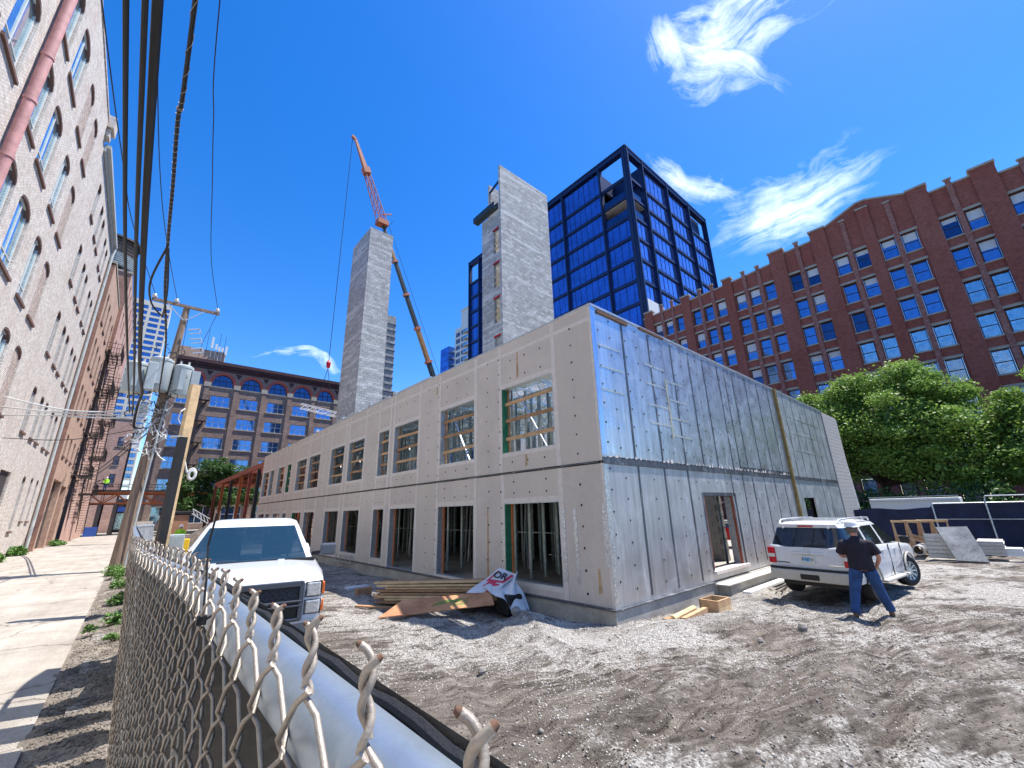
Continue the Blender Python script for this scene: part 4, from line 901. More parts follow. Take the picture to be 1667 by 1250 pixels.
for li, (za, zb) in enumerate(levels):
    if za < 8: continue
    for i in range(len(W) - 1):
        if (i == 0 and za > 52) or (i == len(W) - 2 and za > 60): continue
        gp('x', W[i], W[i + 1], za, zb)
    for i in range(len(E_) - 1):
        if (i == 0 and za > 52) or (i == 3 and za > 60) or (i == 0 and za < 33): continue
        gp('y', E_[i], E_[i + 1], za, zb)
ml.build('mullion', 'navy', b7, kind='stuff')
MB().box(TX + 0.1, E_[1] - .3, TY + 0.1, TY + 6.4, 56.0, 56.5).build('terrace_slab', 'conc_lt', b7, label='pale concrete terrace slab')
MB().box(TX, TX + .08, TY, 37.5, 56.5, 58.0).box(TX, E_[1], TY, TY + .08, 56.5, 58.0).box(TX, TX + .08, TY, 37.5, 52.5, 54.0).box(TX, E_[1], TY, TY + .08, 52.5, 54.0).build('glass_balustrade', 'panedark', b7)
MB().quad((TX, 38.4, 52.2), (TX + 5.5, 38.4, 52.2), (TX + 5.5, 38.4, 62.5), (TX, 38.4, 62.5)).build('terrace_glazing', 'curtain_lit', b7)
MB().box(TX - .1, E_[1], 38.0, 38.3, 62.4, 63.1).box(E_[1] - .2, E_[1] + .2, TY, 38, 62.4, 63.1).build('terrace_beam', 'navy', b7)
pc = MB().box(TX + .9, TX + 6.2, TY - .3, TY - .05, 30, 35.7).build('stone_base', 'aptwhite', b7, label='white recessed base wall')
# lightweight apartments far behind
b8 = thing('white_apartment_tower', (95, 140, 0), 'slim white apartment tower with balconies behind the glass tower', 'building')
h8 = []
for k in range(16):
    z = 76.4 - 3.15 * k; h8 += [(141.3, 144.7, z, z + 2.1), (137.6, 140.6, z, z + 2.1)]
wb = MB(); wall(wb, 'x', 95, -1, 133, 145.3, 0, 80.6, h8, 0.3); wb.box(95.05, 110, 133, 140.6, 80.6, 88.0).quad((95, 145.3, 0), (95, 145.3, 80.6), (110, 145.3, 80.6), (110, 145.3, 0)); wb.quad((95, 133, 80.6), (95, 145.3, 80.6), (110, 145.3, 80.6), (110, 133, 80.6)); wb.build('wall', 'aptwhite', b8)
MB().box(94.7, 110, 132.8, 140.9, 88.0, 88.4).bar((100, 136, 88), (100, 136, 93), .5).build('roof_cap', 'aptwhite', b8)
for wd in (3.4, 3.0):
    fr, pa = win_meshes(wd, 2.1, sash=False, mull=2, tb=0.09); fr.materials[0] = M['aptwhite']; pa.materials[0] = M['panedark']
    for a, b, z, _ in [h for h in h8 if abs(h[1] - h[0] - wd) < .01]:
        o = inst('window', fr, b8, (95.25, (a + b) / 2, z), -PI / 2); inst('pane', pa, o, (0, 0, 0))
bm8 = MB().box(-0.0, 1.6, -1.7, 1.7, 0, 0.25).mesh('balcony', 'hrconc'); rm8 = MB().box(0, 1.6, -1.7, -1.64, .25, 1.3).box(0, .06, -1.7, 1.7, .25, 1.3).mesh('balustrade', 'panewave')
for k in range(12):
    o = inst('balcony', bm8, b8, (93.4, 135.2, 75.8 - 3.15 * k)); inst('balustrade', rm8, o, (0, 0, 0))
b9 = thing('blue_glass_block', (95, 152, 0), 'narrow blue glass block left of the white apartment tower', 'building')
MB().box(95, 103, 150.4, 157.2, 0, 74.4).build('facade', 'curtain', b9)
mm = MB()
for k in range(22): mm.box(94.9, 95, 150.4, 157.2, 4 + k * 3.2, 4.12 + k * 3.2).box(95, 103, 150.3, 150.4, 4 + k * 3.2, 4.2 + k * 3.2)
mm.build('floor_line', 'navy', b9)
for k in range(12): inst('balcony', bm8, b9, (97.0, 149.2, 72.0 - 3.15 * k))
b10 = thing('dark_slab_tower', (26, 62, 0), 'dark grey banded slab tower peeking out behind the left block shaft', 'building')
MB().box(26.2, 28.4, 62, 66, 0, 34.6).build('wall', 'slab', b10)
mm = MB()
for k in range(26): mm.box(26.15, 28.45, 61.9, 62, 3 + k * 1.2, 3.12 + k * 1.2)
mm.build('band', 'navy2', b10)

# ================================================================== THE UNFINISHED BUILDING
X0, Y0 = 7.69, 5.71
cb = thing('unfinished_building', (X0, Y0, 0), 'two-storey building shell sheathed in grey gypsum boards and silver foil panels', 'building')
UP = [(7.09, 9.18), (10.56, 12.61), (14.2, 16.25), (16.75, 17.78), (19.4, 21.35), (22.0, 24.0), (25.9, 27.95), (28.55, 30.6), (32.1, 33.0), (33.9, 35.65), (37.0, 38.2), (38.7, 40.6)]
UZ = (3.64, 5.58)
LO = [(7.08, 9.14, .36), (10.58, 12.65, .18), (14.22, 16.28, .12), (16.84, 17.88, .36), (19.43, 21.4, .40), (22.08, 24.1, .20), (25.93, 27.85, .13), (28.55, 30.5, .13), (32.0, 32.9, .13), (33.7, 35.6, .13), (36.8, 37.9, .13), (38.5, 40.4, .13)]
LZ = 2.29; YE = 41.2; TOP = 6.97; J0, J1 = 3.06, 3.12
g_ = 0.006; tp = MB(); ftp = MB(); ws_ = MB()
def washer_w(y, z):
    n = len(ws_.v); r = 0.024 + R2.random() * .006
    ws_.v += [(X0 - 0.007, y + r * math.cos(a * PI / 4), z + r * math.sin(a * PI / 4)) for a in range(8)]; ws_.f.append(tuple(n + 7 - i for i in range(8))); ws_.mi.append(0)
def washer_s(x, z):
    n = len(ws_.v); r = 0.026
    ws_.v += [(x + r * math.cos(a * PI / 4), Y0 - 0.007, z + r * math.sin(a * PI / 4)) for a in range(8)]; ws_.f.append(tuple(n + i for i in range(8))); ws_.mi.append(0)
def panel_w(a, b, za, zb, mt=None):
    off = R2.random() * 0.004
    MB().box(X0 + off, X0 + 0.06, a + g_ / 2, b - g_ / 2, za + g_ / 2, zb - g_ / 2).build('sheathing_board', mt or R2.choice(('gyp', 'gyp2', 'gyp', 'gypstain')), cb)
def vt(y, za, zb, w=0.07, t=tp): t.box(X0 - 0.004, X0 + 0.003, y - w, y + w, za, zb)
def ht(z, a, b, w=0.06, t=tp): t.box(X0 - 0.0045, X0 + 0.003, a, b, z - w, z + w)
def segs(ops, a, b):
    out = []; cur = a
    for o in ops: out.append(('s', cur, o[0])); out.append(('o',) + tuple(o)); cur = o[1]
    out.append(('s', cur, b)); return out
for storey, ops, zlo, zhi in (('u', [(a, b, UZ[0], UZ[1]) for a, b in UP], J1, TOP), ('l', [(a, b, z, LZ) for a, b, z in LO], 0.11, J0)):
    for sg in segs(ops, Y0, YE):
        if sg[0] == 's':
            a, b = sg[1], sg[2]; n = max(1, int(round((b - a) / 1.22)))
            for i in range(n):
                ya, yb = a + (b - a) * i / n, a + (b - a) * (i + 1) / n; panel_w(ya, yb, zlo, zhi)
                if i: vt(ya, zlo, zhi, 0.05)
                yc = (ya + yb) / 2
                if yb - ya > 0.8:
                    z = zlo + .22
                    while z < zhi - .1:
                        washer_w(yc + (0.0 if ya < 7.5 else R2.uniform(-.05, .05)), z)
                        if ya > 9: washer_w(ya + .09 + R2.random() * .06, z + R2.uniform(-.05, .05))
                        z += 0.46 if yc < 20 else 0.55
            if a < Y0 + .1: vt(a + .03, zlo, zhi, .03)
        else:
            _, a, b, za, zb = sg
            if za - zlo > 0.1:
                panel_w(a, b, zlo, za)
                for t in (.2, .5, .8): washer_w(a + (b - a) * t, (zlo + za) / 2) if storey == 'u' else None
            panel_w(a, b, zb, zhi)
            for t in (.2, .5, .8): washer_w(a + (b - a) * t, zb + .25); (storey == 'l' and t != .5) and washer_w(a + (b - a) * t, zb + .55); storey == 'u' and washer_w(a + (b - a) * t, zb + .8)
            ht(zb + .06, a - .08, b + .08); ht(za - .05, a - .08, b + .08, .05)
            vt(b + .07, zlo, zhi, .07); vt(a - .07, zlo, zhi, .07)
            # steel jamb box
            jm = MB(); jm.box(X0 + .0, X0 + .2, a, a + .03, za, zb).box(X0 + .0, X0 + .2, a + .03, b - .03, zb - .03, zb).box(X0 + .0, X0 + .2, a + .03, b - .03, za, za + .02)
            jm.build('steel_jamb', 'galv', cb)
            MB().box(X0 + .0, X0 + .2, b - .03, b, za, zb).build('jamb_membrane' if (a < 10) else 'steel_jamb', 'greenfilm' if (a < 10 or R2.random() < .06) else 'galv', cb)
            MB().box(X0 + .2, X0 + .24, b - .09, b + .02, za, zb).build('timber_trim', 'orangesteel' if storey == 'l' else 'lumber2', cb)
            if storey == 'u':
                for z in (4.1, 4.61, 5.13):
                    MB().bar((X0 + .13, a - .0 + .03, z + R2.uniform(-.03, .03)), (X0 + .13, b - .03, z + R2.uniform(-.03, .03)), 0.04, 0.095).build('guard_board', R2.choice(('lumber', 'lumber2')), cb)
ht(6.62, Y0, 32, .05); ht(6.95, Y0, YE, .02)
tp.build('joint_tape', 'tape', cb)
# shiny tape beside the first lower opening
ft = MB()
for y in (6.98, 6.62): ft.box(X0 - .006, X0 + .002, y - .05, y + .05, 0.5, 2.1)
ft.box(X0 - .006, X0 + .002, Y0 + .01, Y0 + .13, .9, 2.2).box(X0 - .006, X0 + .002, 9.16, 9.28, .3, 1.6).build('metal_tape', 'foiltape', cb)
rs = MB()
for y, z, h in ((6.05, .35, .5), (8.2, 3.2, .38), (8.45, 5.75, .9), (9.9, .3, 1.9), (12.9, 6.2, .4)): rs.quad((X0 - .0015, y + .05, z), (X0 - .0015, y - .05, z + .05), (X0 - .0015, y - .03, z + h), (X0 - .0015, y + .02, z + h))
rs.build('rust_streak', pm('rust_streak_stain', (0.44, 0.30, 0.17), 0.85, var=0.25, vs=5), cb)
jb = MB().box(X0 + .015, X0 + .05, Y0 + .02, YE, J0, J1)
jb.build('storey_joint', 'gap', cb)
lp = MB()
for k in range(60):
    y = Y0 + 0.1 + k * .59; lp.bar((X0 - .012, y, 3.09 + .01 * math.sin(k * 2.1)), (X0 - .012, y + .57, 3.09 + .012 * math.sin(k * 2.1 + 1)), 0.02, .03)
lp.build('joint_flashing', 'foil_dk', cb)
tc_ = MB().box(X0 - .02, X0 + .2, Y0, YE, TOP, TOP + .05)
for a, b in ((13.4, 16.2), (17.0, 19.4), (20.4, 23.5)): tc_.box(X0 - .02, X0 + .16, a, b, TOP + .05, TOP + .12)
for y in (16.3, 18.9, 22.6, 27): tc_.box(X0 - .05, X0 + .1, y, y + .25, TOP + .05, TOP + .2)
tc_.build('top_track', 'galv', cb)
# inner skin so that the rooms are closed off
hs = [(a - .0, b + .0, UZ[0], UZ[1]) for a, b in UP] + [(a, b, z, LZ) for a, b, z in LO]
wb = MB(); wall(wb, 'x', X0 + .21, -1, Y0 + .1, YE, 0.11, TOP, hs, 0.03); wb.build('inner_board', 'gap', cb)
# south foil wall
SX = [7.86, 9.02, 10.31, 11.57, 12.68, 13.69, 14.84, 15.42, 16.1, 17.34, 18.56, 19.78, 20.56]
SX2 = [20.72, 21.75, 22.9, 24.0, 25.1, 26.2, 27.2, 28.2]
def panel_s(a, b, za, zb, mt): MB().box(a + g_ / 2, b - g_ / 2, Y0 + R2.random() * .003, Y0 + .06, za + g_ / 2, zb - g_ / 2).build('foil_panel', mt, cb)
def sm_(b_, x, za, zb, w=.045): b_.box(x - w, x + w, Y0 - .005, Y0 + .002, za, zb)
sd_ = MB()
for i in range(len(SX) - 1):
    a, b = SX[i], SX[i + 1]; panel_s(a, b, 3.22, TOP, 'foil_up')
    if i: sm_(sd_, a, 3.22, TOP - .1, .04)
    z = 3.45
    while z < TOP - .15:
        washer_s((a + b) / 2, z + .05 * math.sin(i)); washer_s(a + .1, z + .1); z += .47
LSX = [7.86, 9.1, 10.32, 11.58, 12.33]
for i in range(len(LSX) - 1):
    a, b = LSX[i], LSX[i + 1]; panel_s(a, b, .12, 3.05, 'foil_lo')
    if i: sm_(sd_, a, .2 + .0, 3.05, .04)
    z = .4
    while z < 2.95: washer_s((a + b) / 2 + .05, z); (i == 0) and washer_s(a + .08, z + .2); z += .47
panel_s(12.33, 14.5, 2.36, 3.05, 'foil_lo'); panel_s(12.33, 14.5, .12, .36, 'foil_lo')
for t in (12.8, 13.4, 14.1): washer_s(t, 2.75)
for a, b in ((14.5, 15.42), (15.42, 16.3), (16.3, 17.4), (17.4, 18.5), (18.5, 19.6), (19.6, 20.56)):
    panel_s(a, b, .12, 3.05, 'foil_lo'); sm_(sd_, a, .3, 3.05, .03)
    for k in range(6): washer_s(a + .07, .4 + .47 * k); washer_s((a + b) / 2, .55 + .47 * k)
sd_.box(12.24, 12.33, Y0 - .005, Y0 + .002, .3, 2.45).box(12.33, 14.5, Y0 - .005, Y0 + .002, 2.36, 2.46).box(14.5, 14.6, Y0 - .005, Y0 + .002, .3, 2.46)
sd_.box(15.5, 20.5, Y0 - .006, Y0 + .002, 3.22, 3.34)
sd_.build('panel_seam', 'foil_dk', cb)
for i in range(len(SX2) - 1):
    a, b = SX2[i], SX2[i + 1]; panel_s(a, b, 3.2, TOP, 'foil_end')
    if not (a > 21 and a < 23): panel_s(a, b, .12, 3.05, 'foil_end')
    for k in range(7): washer_s((a + b) / 2, 3.5 + k * .48)
panel_s(21.75, 24.0, 2.3, 3.05, 'foil_end'); panel_s(21.75, 24.0, .12, .9, 'foil_end'); panel_s(23.4, 24.0, .9, 2.3, 'foil_end')
sd2 = MB()
for x in SX2[1:-1]: sm_(sd2, x, 3.2, TOP, .025)
sm_(sd2, 28.2, 0.1, TOP, .04); sm_(sd2, 25.1, .1, 3.05, .025); sm_(sd2, 26.2, .1, 3.05, .025)
sd2.build('panel_seam', 'foil_dk', cb)
MB().box(7.69, 7.86, Y0 - .012, Y0 + .05, 3.25, TOP).build('corner_strip', 'foil_blue', cb, label='bright blue reflecting foil strip at the building corner')
MB().box(7.69, 7.86, Y0 - .010, Y0 + .05, .12, 3.25).build('corner_strip', 'foiltape', cb)
MB().box(7.69, 20.6, Y0 - .03, Y0 + .04, 3.05, 3.10).box(7.69, 28.2, Y0 - .015, Y0 + .04, 3.10, 3.20).box(20.6, 28.2, Y0 - .03, Y0 + .04, 3.05, 3.1).build('storey_flashing', 'foil_dk', cb)
cr = MB()
for k in range(60): cr.box(7.9 + k * .21 + R2.random() * .1, 7.93 + k * .21 + R2.random() * .15, Y0 - .022, Y0 - .016, 3.2, 3.22 + R2.random() * .09)
cr.build('sealant_dabs', 'tape', cb, kind='stuff')
M['adh'] = foilmat('adhesive_residue', (0.66, 0.64, 0.58), 0.42)
for (a, b, zs_) in ((7.9, 8.85, (4.83, 5.42, 5.98)), (9.95, 11.0, (4.25, 4.75, 5.35, 5.9)), (11.0, 12.1, (4.0, 4.5, 5.05, 5.6)), (22.0, 26.8, (4.4, 5.2, 5.95))):
    for z in zs_: MB().box(a, b, Y0 - .006, Y0 - .0025, z - .028, z + .028).build('adhesive_strip', 'adh', cb)
MB().box(11.0, 11.09, Y0 - .0062, Y0 - .003, 3.9, 5.65).build('yellow_stain', pm('yellow_adhesive', (0.48, 0.46, 0.34), 0.5, metal=.5, var=.2), cb)
MB().box(20.56, 20.72, Y0 - .10, Y0 + .05, .12, TOP + .05).build('expansion_post', pm('brass_coloured_post', (0.21, 0.15, 0.055), 0.6, metal=.3, var=.3, vs=8), cb, label='brown steel angle post between two foil panels')
MB().box(7.7, 28.2, Y0 - .03, Y0 + .2, TOP, TOP + .06).build('top_track', 'galv', cb)
rt = MB().box(7.95, 9.3, Y0 - .035, Y0 - .01, TOP - .13, TOP - .04).box(9.9, 11.2, Y0 - .04, Y0 - .01, TOP - .04, TOP + .03)
rt.build('rusty_strip', 'rust', cb)
# south opening jambs
MB().box(12.33, 12.37, Y0, Y0 + .2, .36, 2.36).build('timber_trim', 'redsteel', cb); MB().box(14.40, 14.5, Y0, Y0 + .3, .36, 2.36).build('steel_jamb', 'galv', cb)
MB().box(14.36, 14.4, Y0 + .03, Y0 + .09, .36, 2.36).build('timber_trim', 'redsteel', cb); MB().box(14.38, 14.4, Y0 + .1, Y0 + .3, .36, 2.36).build('steel_jamb', 'galv', cb)
MB().box(12.25, 14.6, Y0 - .09, Y0 + .25, .28, .36).build('window_sill', 'tape', cb)
ws_.build('fastener_washer', 'dark', cb, kind='stuff')
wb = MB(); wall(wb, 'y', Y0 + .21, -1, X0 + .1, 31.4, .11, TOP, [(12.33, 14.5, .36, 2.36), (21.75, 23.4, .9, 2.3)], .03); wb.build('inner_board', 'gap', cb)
# foundation
MB().box(X0 - .10, X0 + .4, Y0 - .08, YE, -0.8, .10).box(X0 + .4, 31.5, Y0 - .08, Y0 + .4, -0.8, .10).build('foundation', 'conc', cb)
MB().box(12.2, 16.6, Y0 - .42, Y0 - .09, -.7, .06).build('footing_step', 'conc', cb); MB().box(12.0, 16.6, Y0 - .46, Y0 - .43 + .34, .06, .085).build('footing_trim', 'conc_lt', cb)
fl_ = MB().box(X0 - .13, X0 + .02, Y0 - .1, 30, .10, .125).box(X0, 12.1, Y0 - .11, Y0 + .02, .10, .12); fl_.build('sill_flashing', 'foil_dk', cb)
MB().box(X0 + .02, 31, Y0 + .02, YE, .02, .09).build('floor_slab', 'conc', cb)
MB().box(X0 + .25, 15.5, Y0 + .25, YE, 2.78, 3.02).box(15.5, 28, 14, YE, 2.78, 3.02).build('upper_floor', 'conc', cb)
# steel studs, walls of rooms and roof joists
def stud_mesh(h): return MB().box(-.045, .045, -.02, -.016, 0, h).box(-.045, -.041, -.016, .02, 0, h).box(.041, .045, -.016, .02, 0, h).mesh('steel_stud', 'stud')
sU, sL = stud_mesh(2.95), stud_mesh(2.66); cnt = 0
for (x, z, me) in ((9.9, 3.03, sU), (12.4, 3.03, sU), (10.9, .1, sL), (12.9, .1, sL)):
    y = 6.1
    while y < 27 and cnt < 250:
        if R2.random() < .9: inst('steel_stud', me, cb, (x, y, z), R2.choice((0, PI / 2, PI))); cnt += 1
        y += .41 if (x < 12 and z > 1) else .7
rest = MB()
for (x, za, zb, y0_, st_) in ((9.9, 3.03, 5.98, 27, .61), (10.9, .1, 2.76, 27, .8), (14.6, 3.03, 5.98, 6.3, .61), (14.4, .1, 2.76, 6.2, 1.2), (12.9, .1, 2.7, 27, 1.2)):
    y = y0_
    while y < 41: rest.box(x - .045, x + .045, y, y + .02, za, zb).box(x - .045, x - .04, y, y + .05, za, zb); y += st_
for yy in (9.9, 13.6, 18.7, 21.8, 25.1, 28.3, 31.4, 36.6):
    for xx in np.arange(8.1, 14.5, .61): rest.box(xx, xx + .045, yy - .045, yy + .045, 3.03, 5.98).box(xx, xx + .045, yy - .045, yy + .045, .1, 2.76)
MB().box(14.75, 14.8, 8.0, 40.9, .1, 2.75).box(27.9, 28.0, 12, 41, .1, 2.8).build('light_block_partition', 'gap', cb)  # black sheets added to keep daylight out of the lower storey
rest.build('more_studs', 'stud', cb, kind='stuff')
br_ = MB()
for y in (7.6, 11.2, 14.9, 20.1, 22.8, 26.5, 29.2, 34.5, 39.3):
    br_.bar((X0 + .45, y + 1.3, 5.4), (X0 + .45, y - .2, 3.05), .05, .02); br_.bar((9.2, y, 5.9), (10.3, y + .9, 3.1), .05, .03); br_.bar((8.8, y + .5, 2.6), (10.3, y + 1.2, .2), .06, .03)
    br_.bar((10.8, y + .3, .1), (11.1, y + .5, 2.7), .09).bar((10.9, y + .7, .1), (10.8, y + .4, 2.7), .05)
br_.build('brace', 'galv', cb)
tk = MB()
for x in (9.9, 12.4): tk.box(x - .05, x + .05, 6, 40.8, 5.98, 6.05).box(x - .05, x + .05, 6, 40.8, 3.02, 3.06)
for z in (4.5, 1.4): tk.box(9.87 if z > 3 else 9.57, 9.90 if z > 3 else 9.60, 6, 40.8, z, z + .02)
tk.build('track', 'stud', cb)
jj = MB(); y = 6.6; k = 0
while y < 41:
    jj.box(X0 + .22, 17, y, y + .05, 6.05, 6.12).box(X0 + .22, 17, y, y + .05, 6.50, 6.56); xx = X0 + .25
    while xx < 16.8: jj.bar((xx, y + .02, 6.12), (xx + .3, y + .02, 6.5), .03).bar((xx + .3, y + .02, 6.5), (xx + .6, y + .02, 6.12), .03); xx += .6
    y += 1.15
for x in (8.6, 10.2, 11.8, 13.4): jj.box(x, x + .3, 6, 40.8, 6.57, 6.6)
jj.build('roof_joist', 'joist', cb)
dk = MB()
for k in range(9): dk.box(X0 + .3 + k * .95, X0 + 1.16 + k * .95, 12.5, YE - .3, 6.60, 6.63)
dk.build('roof_deck', 'joist', cb)
tag(MB().box(11.6, 12.6, 6.3, 6.7, .12, .6).box(12.6, 13.6, 6.3, 6.5, .12, .9).build('tool_chest', 'grille'), 'black job-site chest just inside the foil wall opening', 'tool chest')
bp = thing('block_pier', (17.0, 7.6, 0), 'pale concrete block pier standing inside, seen through the foil wall opening', 'pier')
bk = MB().box(-.195, .195, -.1, .1, 0, .19).mesh('block', 'block')
for r in range(13):
    for c in range(2): inst('block', bk, bp, (17.0, 7.45 + c * .4 + (.2 if r % 2 else 0), .1 + r * .2), PI / 2)
MB().box(16.93, 17.08, 7.26, 8.2, .1, 2.7).build('mortar_bed', 'mortar', bp)
lf = thing('scissor_lift', (22.5, 9.3, 0), 'red scissor lift parked inside, seen through the foil wall opening', 'machine')
MB().box(22, 23, 8.6, 10.4, .45, 1.0).build('chassis', 'redlens', lf); MB().box(22, 23, 8.6, 10.4, 1.2, 1.35).build('deck', 'galv', lf)
for y in (8.9, 10.0): MB().lathe((22.0, y, .3), [(0, -.06), (.26, -.06), (.28, .1), (0, .1)], 16, 'x').build('wheel', 'tyre', lf, smooth=True)
rr_ = MB().box(22, 22.04, 8.6, 10.4, 2.2, 2.24)
for y in (8.6, 9.5, 10.36): rr_.box(22, 22.04, y, y + .04, 1.35, 2.2)
rr_.build('guard_rail', 'galv', lf)
# block return pier at the far end of the foil wall
ep = thing('block_end_wall', (28.3, Y0, 0), 'tall concrete block wall closing the far end of the foil wall', 'wall')
bk = MB().box(-.193, .193, -.1, .1, 0, .19).mesh('block', 'block'); hbk = MB().box(-.093, .093, -.1, .1, 0, .19).mesh('half_block', 'block')
for r in range(34):
    for c in range(8):
        if r % 2 and c == 7: inst('half_block', hbk, ep, (31.31, Y0 + .06, .12 + r * .2)); inst('half_block', hbk, ep, (28.31, Y0 + .06, .12 + r * .2)); continue
        inst('block', bk, ep, (28.42 + c * .4 + (.2 if r % 2 else 0), Y0 + .06, .12 + r * .2))
MB().box(28.22, 31.38, Y0 - .02, Y0 + .16, .1, 6.98).build('mortar_bed', 'mortar', ep)
MB().prism([(31.4, -.3), (32.75, -.3), (31.45, 7.0), (31.4, 7.0)], 'y', Y0 + .05, Y0 + .25).build('buttress', 'cmu', ep, label='tapering dark buttress at the wall end')
tag(MB().box(16.45, 17.2, 4.95, 5.0, -.25, 1.15).build('plywood_sheet', 'ply'), 'orange-edged plywood sheet standing between the foil wall and the white car', 'plywood sheet')

# ---------------------------------------------------------------- block shafts
s1 = thing('stair_shaft', (11, 30.13, 0), 'plain windowless concrete block shaft rising left of the crane boom', 'shaft')
MB().box(11, 13.05, 30.13, 34.04, 0, 25.55).build('wall', 'cmu', s1)
s2 = thing('lift_shaft', (18.4, 21.7, 0), 'tall open-topped concrete block lift shaft with four openings and a high fin wall', 'shaft')
wb = MB(); wall(wb, 'x', 18.4, -1, 21.9, 24.2, 0, 25.95, [(21.95, 22.68, 22.0, 24.2), (21.95, 22.68, 18.9, 21.05), (21.95, 22.68, 15.85, 17.95), (21.95, 22.68, 12.8, 14.7)], .25)
wb.quad((18.4, 24.2, 0), (18.4, 24.2, 25.95), (18.65, 24.2, 25.95), (18.65, 24.2, 0)).quad((18.4, 21.9, 25.95), (18.65, 21.9, 25.95), (18.65, 24.2, 25.95), (18.4, 24.2, 25.95)).quad((18.66, 21.9, 0), (18.66, 24.2, 0), (18.66, 24.2, 15.5), (18.66, 21.9, 15.5))
wb.build('front_wall', 'cmu', s2)
MB().box(18.4, 24.15, 21.68, 21.9, 0, 30.4).build('fin_wall', 'cmu', s2, label='high concrete block fin wall')
MB().box(19.1, 24.15, 24.0, 24.22, 0, 30.3).box(23.95, 24.15, 21.9, 24.0, 0, 25.9).build('rear_wall', 'cmu', s2)
MB().box(17.85, 18.38, 21.95, 24.75, 26.0, 26.16).box(17.85, 17.93, 21.95, 24.75, 26.16, 26.5).box(18.3, 18.38, 21.95, 24.75, 26.16, 26.62).build('steel_beam', 'cranegrey', s2)
MB().bar((19.1, 24.0, 29.4), (18.5, 21.8, 29.0), .14).bar((19.2, 23.95, 29.3), (19.1, 23.9, 28.3), .09).build('top_brace', 'navy', s2)
for z, zt in ((22.0, 24.2), (18.9, 21.05), (15.85, 17.95), (12.8, 14.7)):
    MB().box(18.38, 18.5, 21.9, 22.75, zt, zt + .14).build('red_lintel', 'redlens', s2)
    for q in (.45, 1.0): MB().box(18.5, 18.54, 21.95, 22.68, z + q, z + q + .14).build('guard_board', 'lumber3', s2)

# ---------------------------------------------------------------- crane
cr_ = thing('mobile_crane', (36, 48, 0), 'mobile crane with long telescopic boom and orange lattice jib raised behind the shell', 'crane')
A = Vector((35.1, 48, 3.2)); B = Vector((19.02, 48, 40.92))
seg = [(0.0, .42, .50, 'cranegrey'), (.42, .50, .46, 'cranegrey'), (.50, .62, .42, 'craneyellow'), (.62, .74, .40, 'cranegrey'), (.74, .86, .37, 'cranegrey'), (.86, .93, .34, 'craneyellow'), (.93, 1.0, .30, 'cranegrey')]
for a, b, r, mt in seg:
    if b <= a: continue
    MB().bar(A.lerp(B, a), A.lerp(B, b), r * 1.25, r * 1.35).build('boom_section', mt, cr_, bevel=.08)
    MB().bar(A.lerp(B, b - .006), A.lerp(B, b + .002), r * 1.7, r * 1.8).build('boom_collar', 'craneorange', cr_)
J0_ = B; J1_ = Vector((16.2, 48, 48.0)); J2_ = Vector((14.3, 48, 52.4))
jl = MB(); sd1 = (J1_ - J0_).normalized(); pr_ = sd1.cross(Vector((0, 1, 0)))
NJ = 12
def jp(t, i, j): 
    wv = .50 * (1 - t) + .30 * t
    return J0_.lerp(J1_, t) + pr_ * (wv * i) + Vector((0, 1, 0)) * (wv * j)
for i, j in ((-1, -1), (1, -1), (1, 1), (-1, 1)): jl.tube([jp(0, i, j), jp(1, i, j)], .07, 6)
for k in range(NJ):
    t0, t1 = k / NJ, (k + 1) / NJ
    for (i, j), (p, q) in (((-1, -1), (1, -1)), ((1, -1), (1, 1)), ((1, 1), (-1, 1)), ((-1, 1), (-1, -1))):
        a, b = ((i, j), (p, q)) if k % 2 else ((p, q), (i, j)); jl.tube([jp(t0, *a), jp(t1, *b)], .04, 4, False)
jl.box(J0_.x - .75, J0_.x + .75, 47.4, 48.6, J0_.z - .5, J0_.z + .2)
jl.bar((18.9, 48, 42.2), (20.3, 48, 42.9), .15)
jl.build('lattice_jib', 'craneorange', cr_)
MB().bar(J1_, J2_, .5, .6, taper=.5).bar(J1_ - (J2_ - J1_) * .08, J1_ + (J2_ - J1_) * .1, .9, .9).bar(J2_, J2_ + Vector((-.5, 0, .3)), .35).build('jib_tip', 'craneorange', cr_)
MB().tube([(13.9, 48, 52.3), (14.02, 48, 19.3)], .035, 5).build('hoist_rope', 'iron', cr_)
MB().tube([A + Vector((1.3, 0, 0)), B + Vector((1.0, 0, 0)), J0_ + Vector((1.6, 0, 1))], .03, 4).build('stay_rope', 'iron', cr_)
MB().lathe((14.02, 48, 18.8), [(0, -.5), (.22, -.3), (.26, .2), (.1, .5), (0, .5)], 10).build('hook_block', 'redlens', cr_)
MB().tube([(14.02, 48, 18.3), (13.1, 48, 13.72)], .03, 4).tube([(14.02, 48, 18.3), (14.95, 48, 13.5)], .03, 4).build('sling', 'iron', cr_)
MB().box(32.5, 44, 46.6, 49.4, 1.0, 2.0).box(40.5, 43.8, 46.7, 49.3, 2.0, 3.4).box(33, 38, 46.9, 49.1, 2.0, 3.6).build('carrier', 'craneyellow', cr_)
for x in (33.5, 35.2, 40, 42): MB().lathe((x, 46.6, .55), [(0, -.1), (.5, -.1), (.6, .0), (.6, .35), (0, .4)], 20, 'y').build('wheel', 'tyre', cr_, smooth=True)
tr_ = MB(); a0 = Vector((11.64, 48, 13.75)); a1 = Vector((15.45, 48, 13.28))
for dz in (0, -.5):
    for dy in (-.25, .25): tr_.bar(a0 + Vector((0, dy, dz)), a1 + Vector((0, dy, dz)), .07)
for k in range(9):
    p, q = a0.lerp(a1, k / 9), a0.lerp(a1, (k + 1) / 9)
    for dy in (-.25, .25): tr_.bar(p + Vector((0, dy, 0 if k % 2 else -.5)), q + Vector((0, dy, -.5 if k % 2 else 0)), .05)
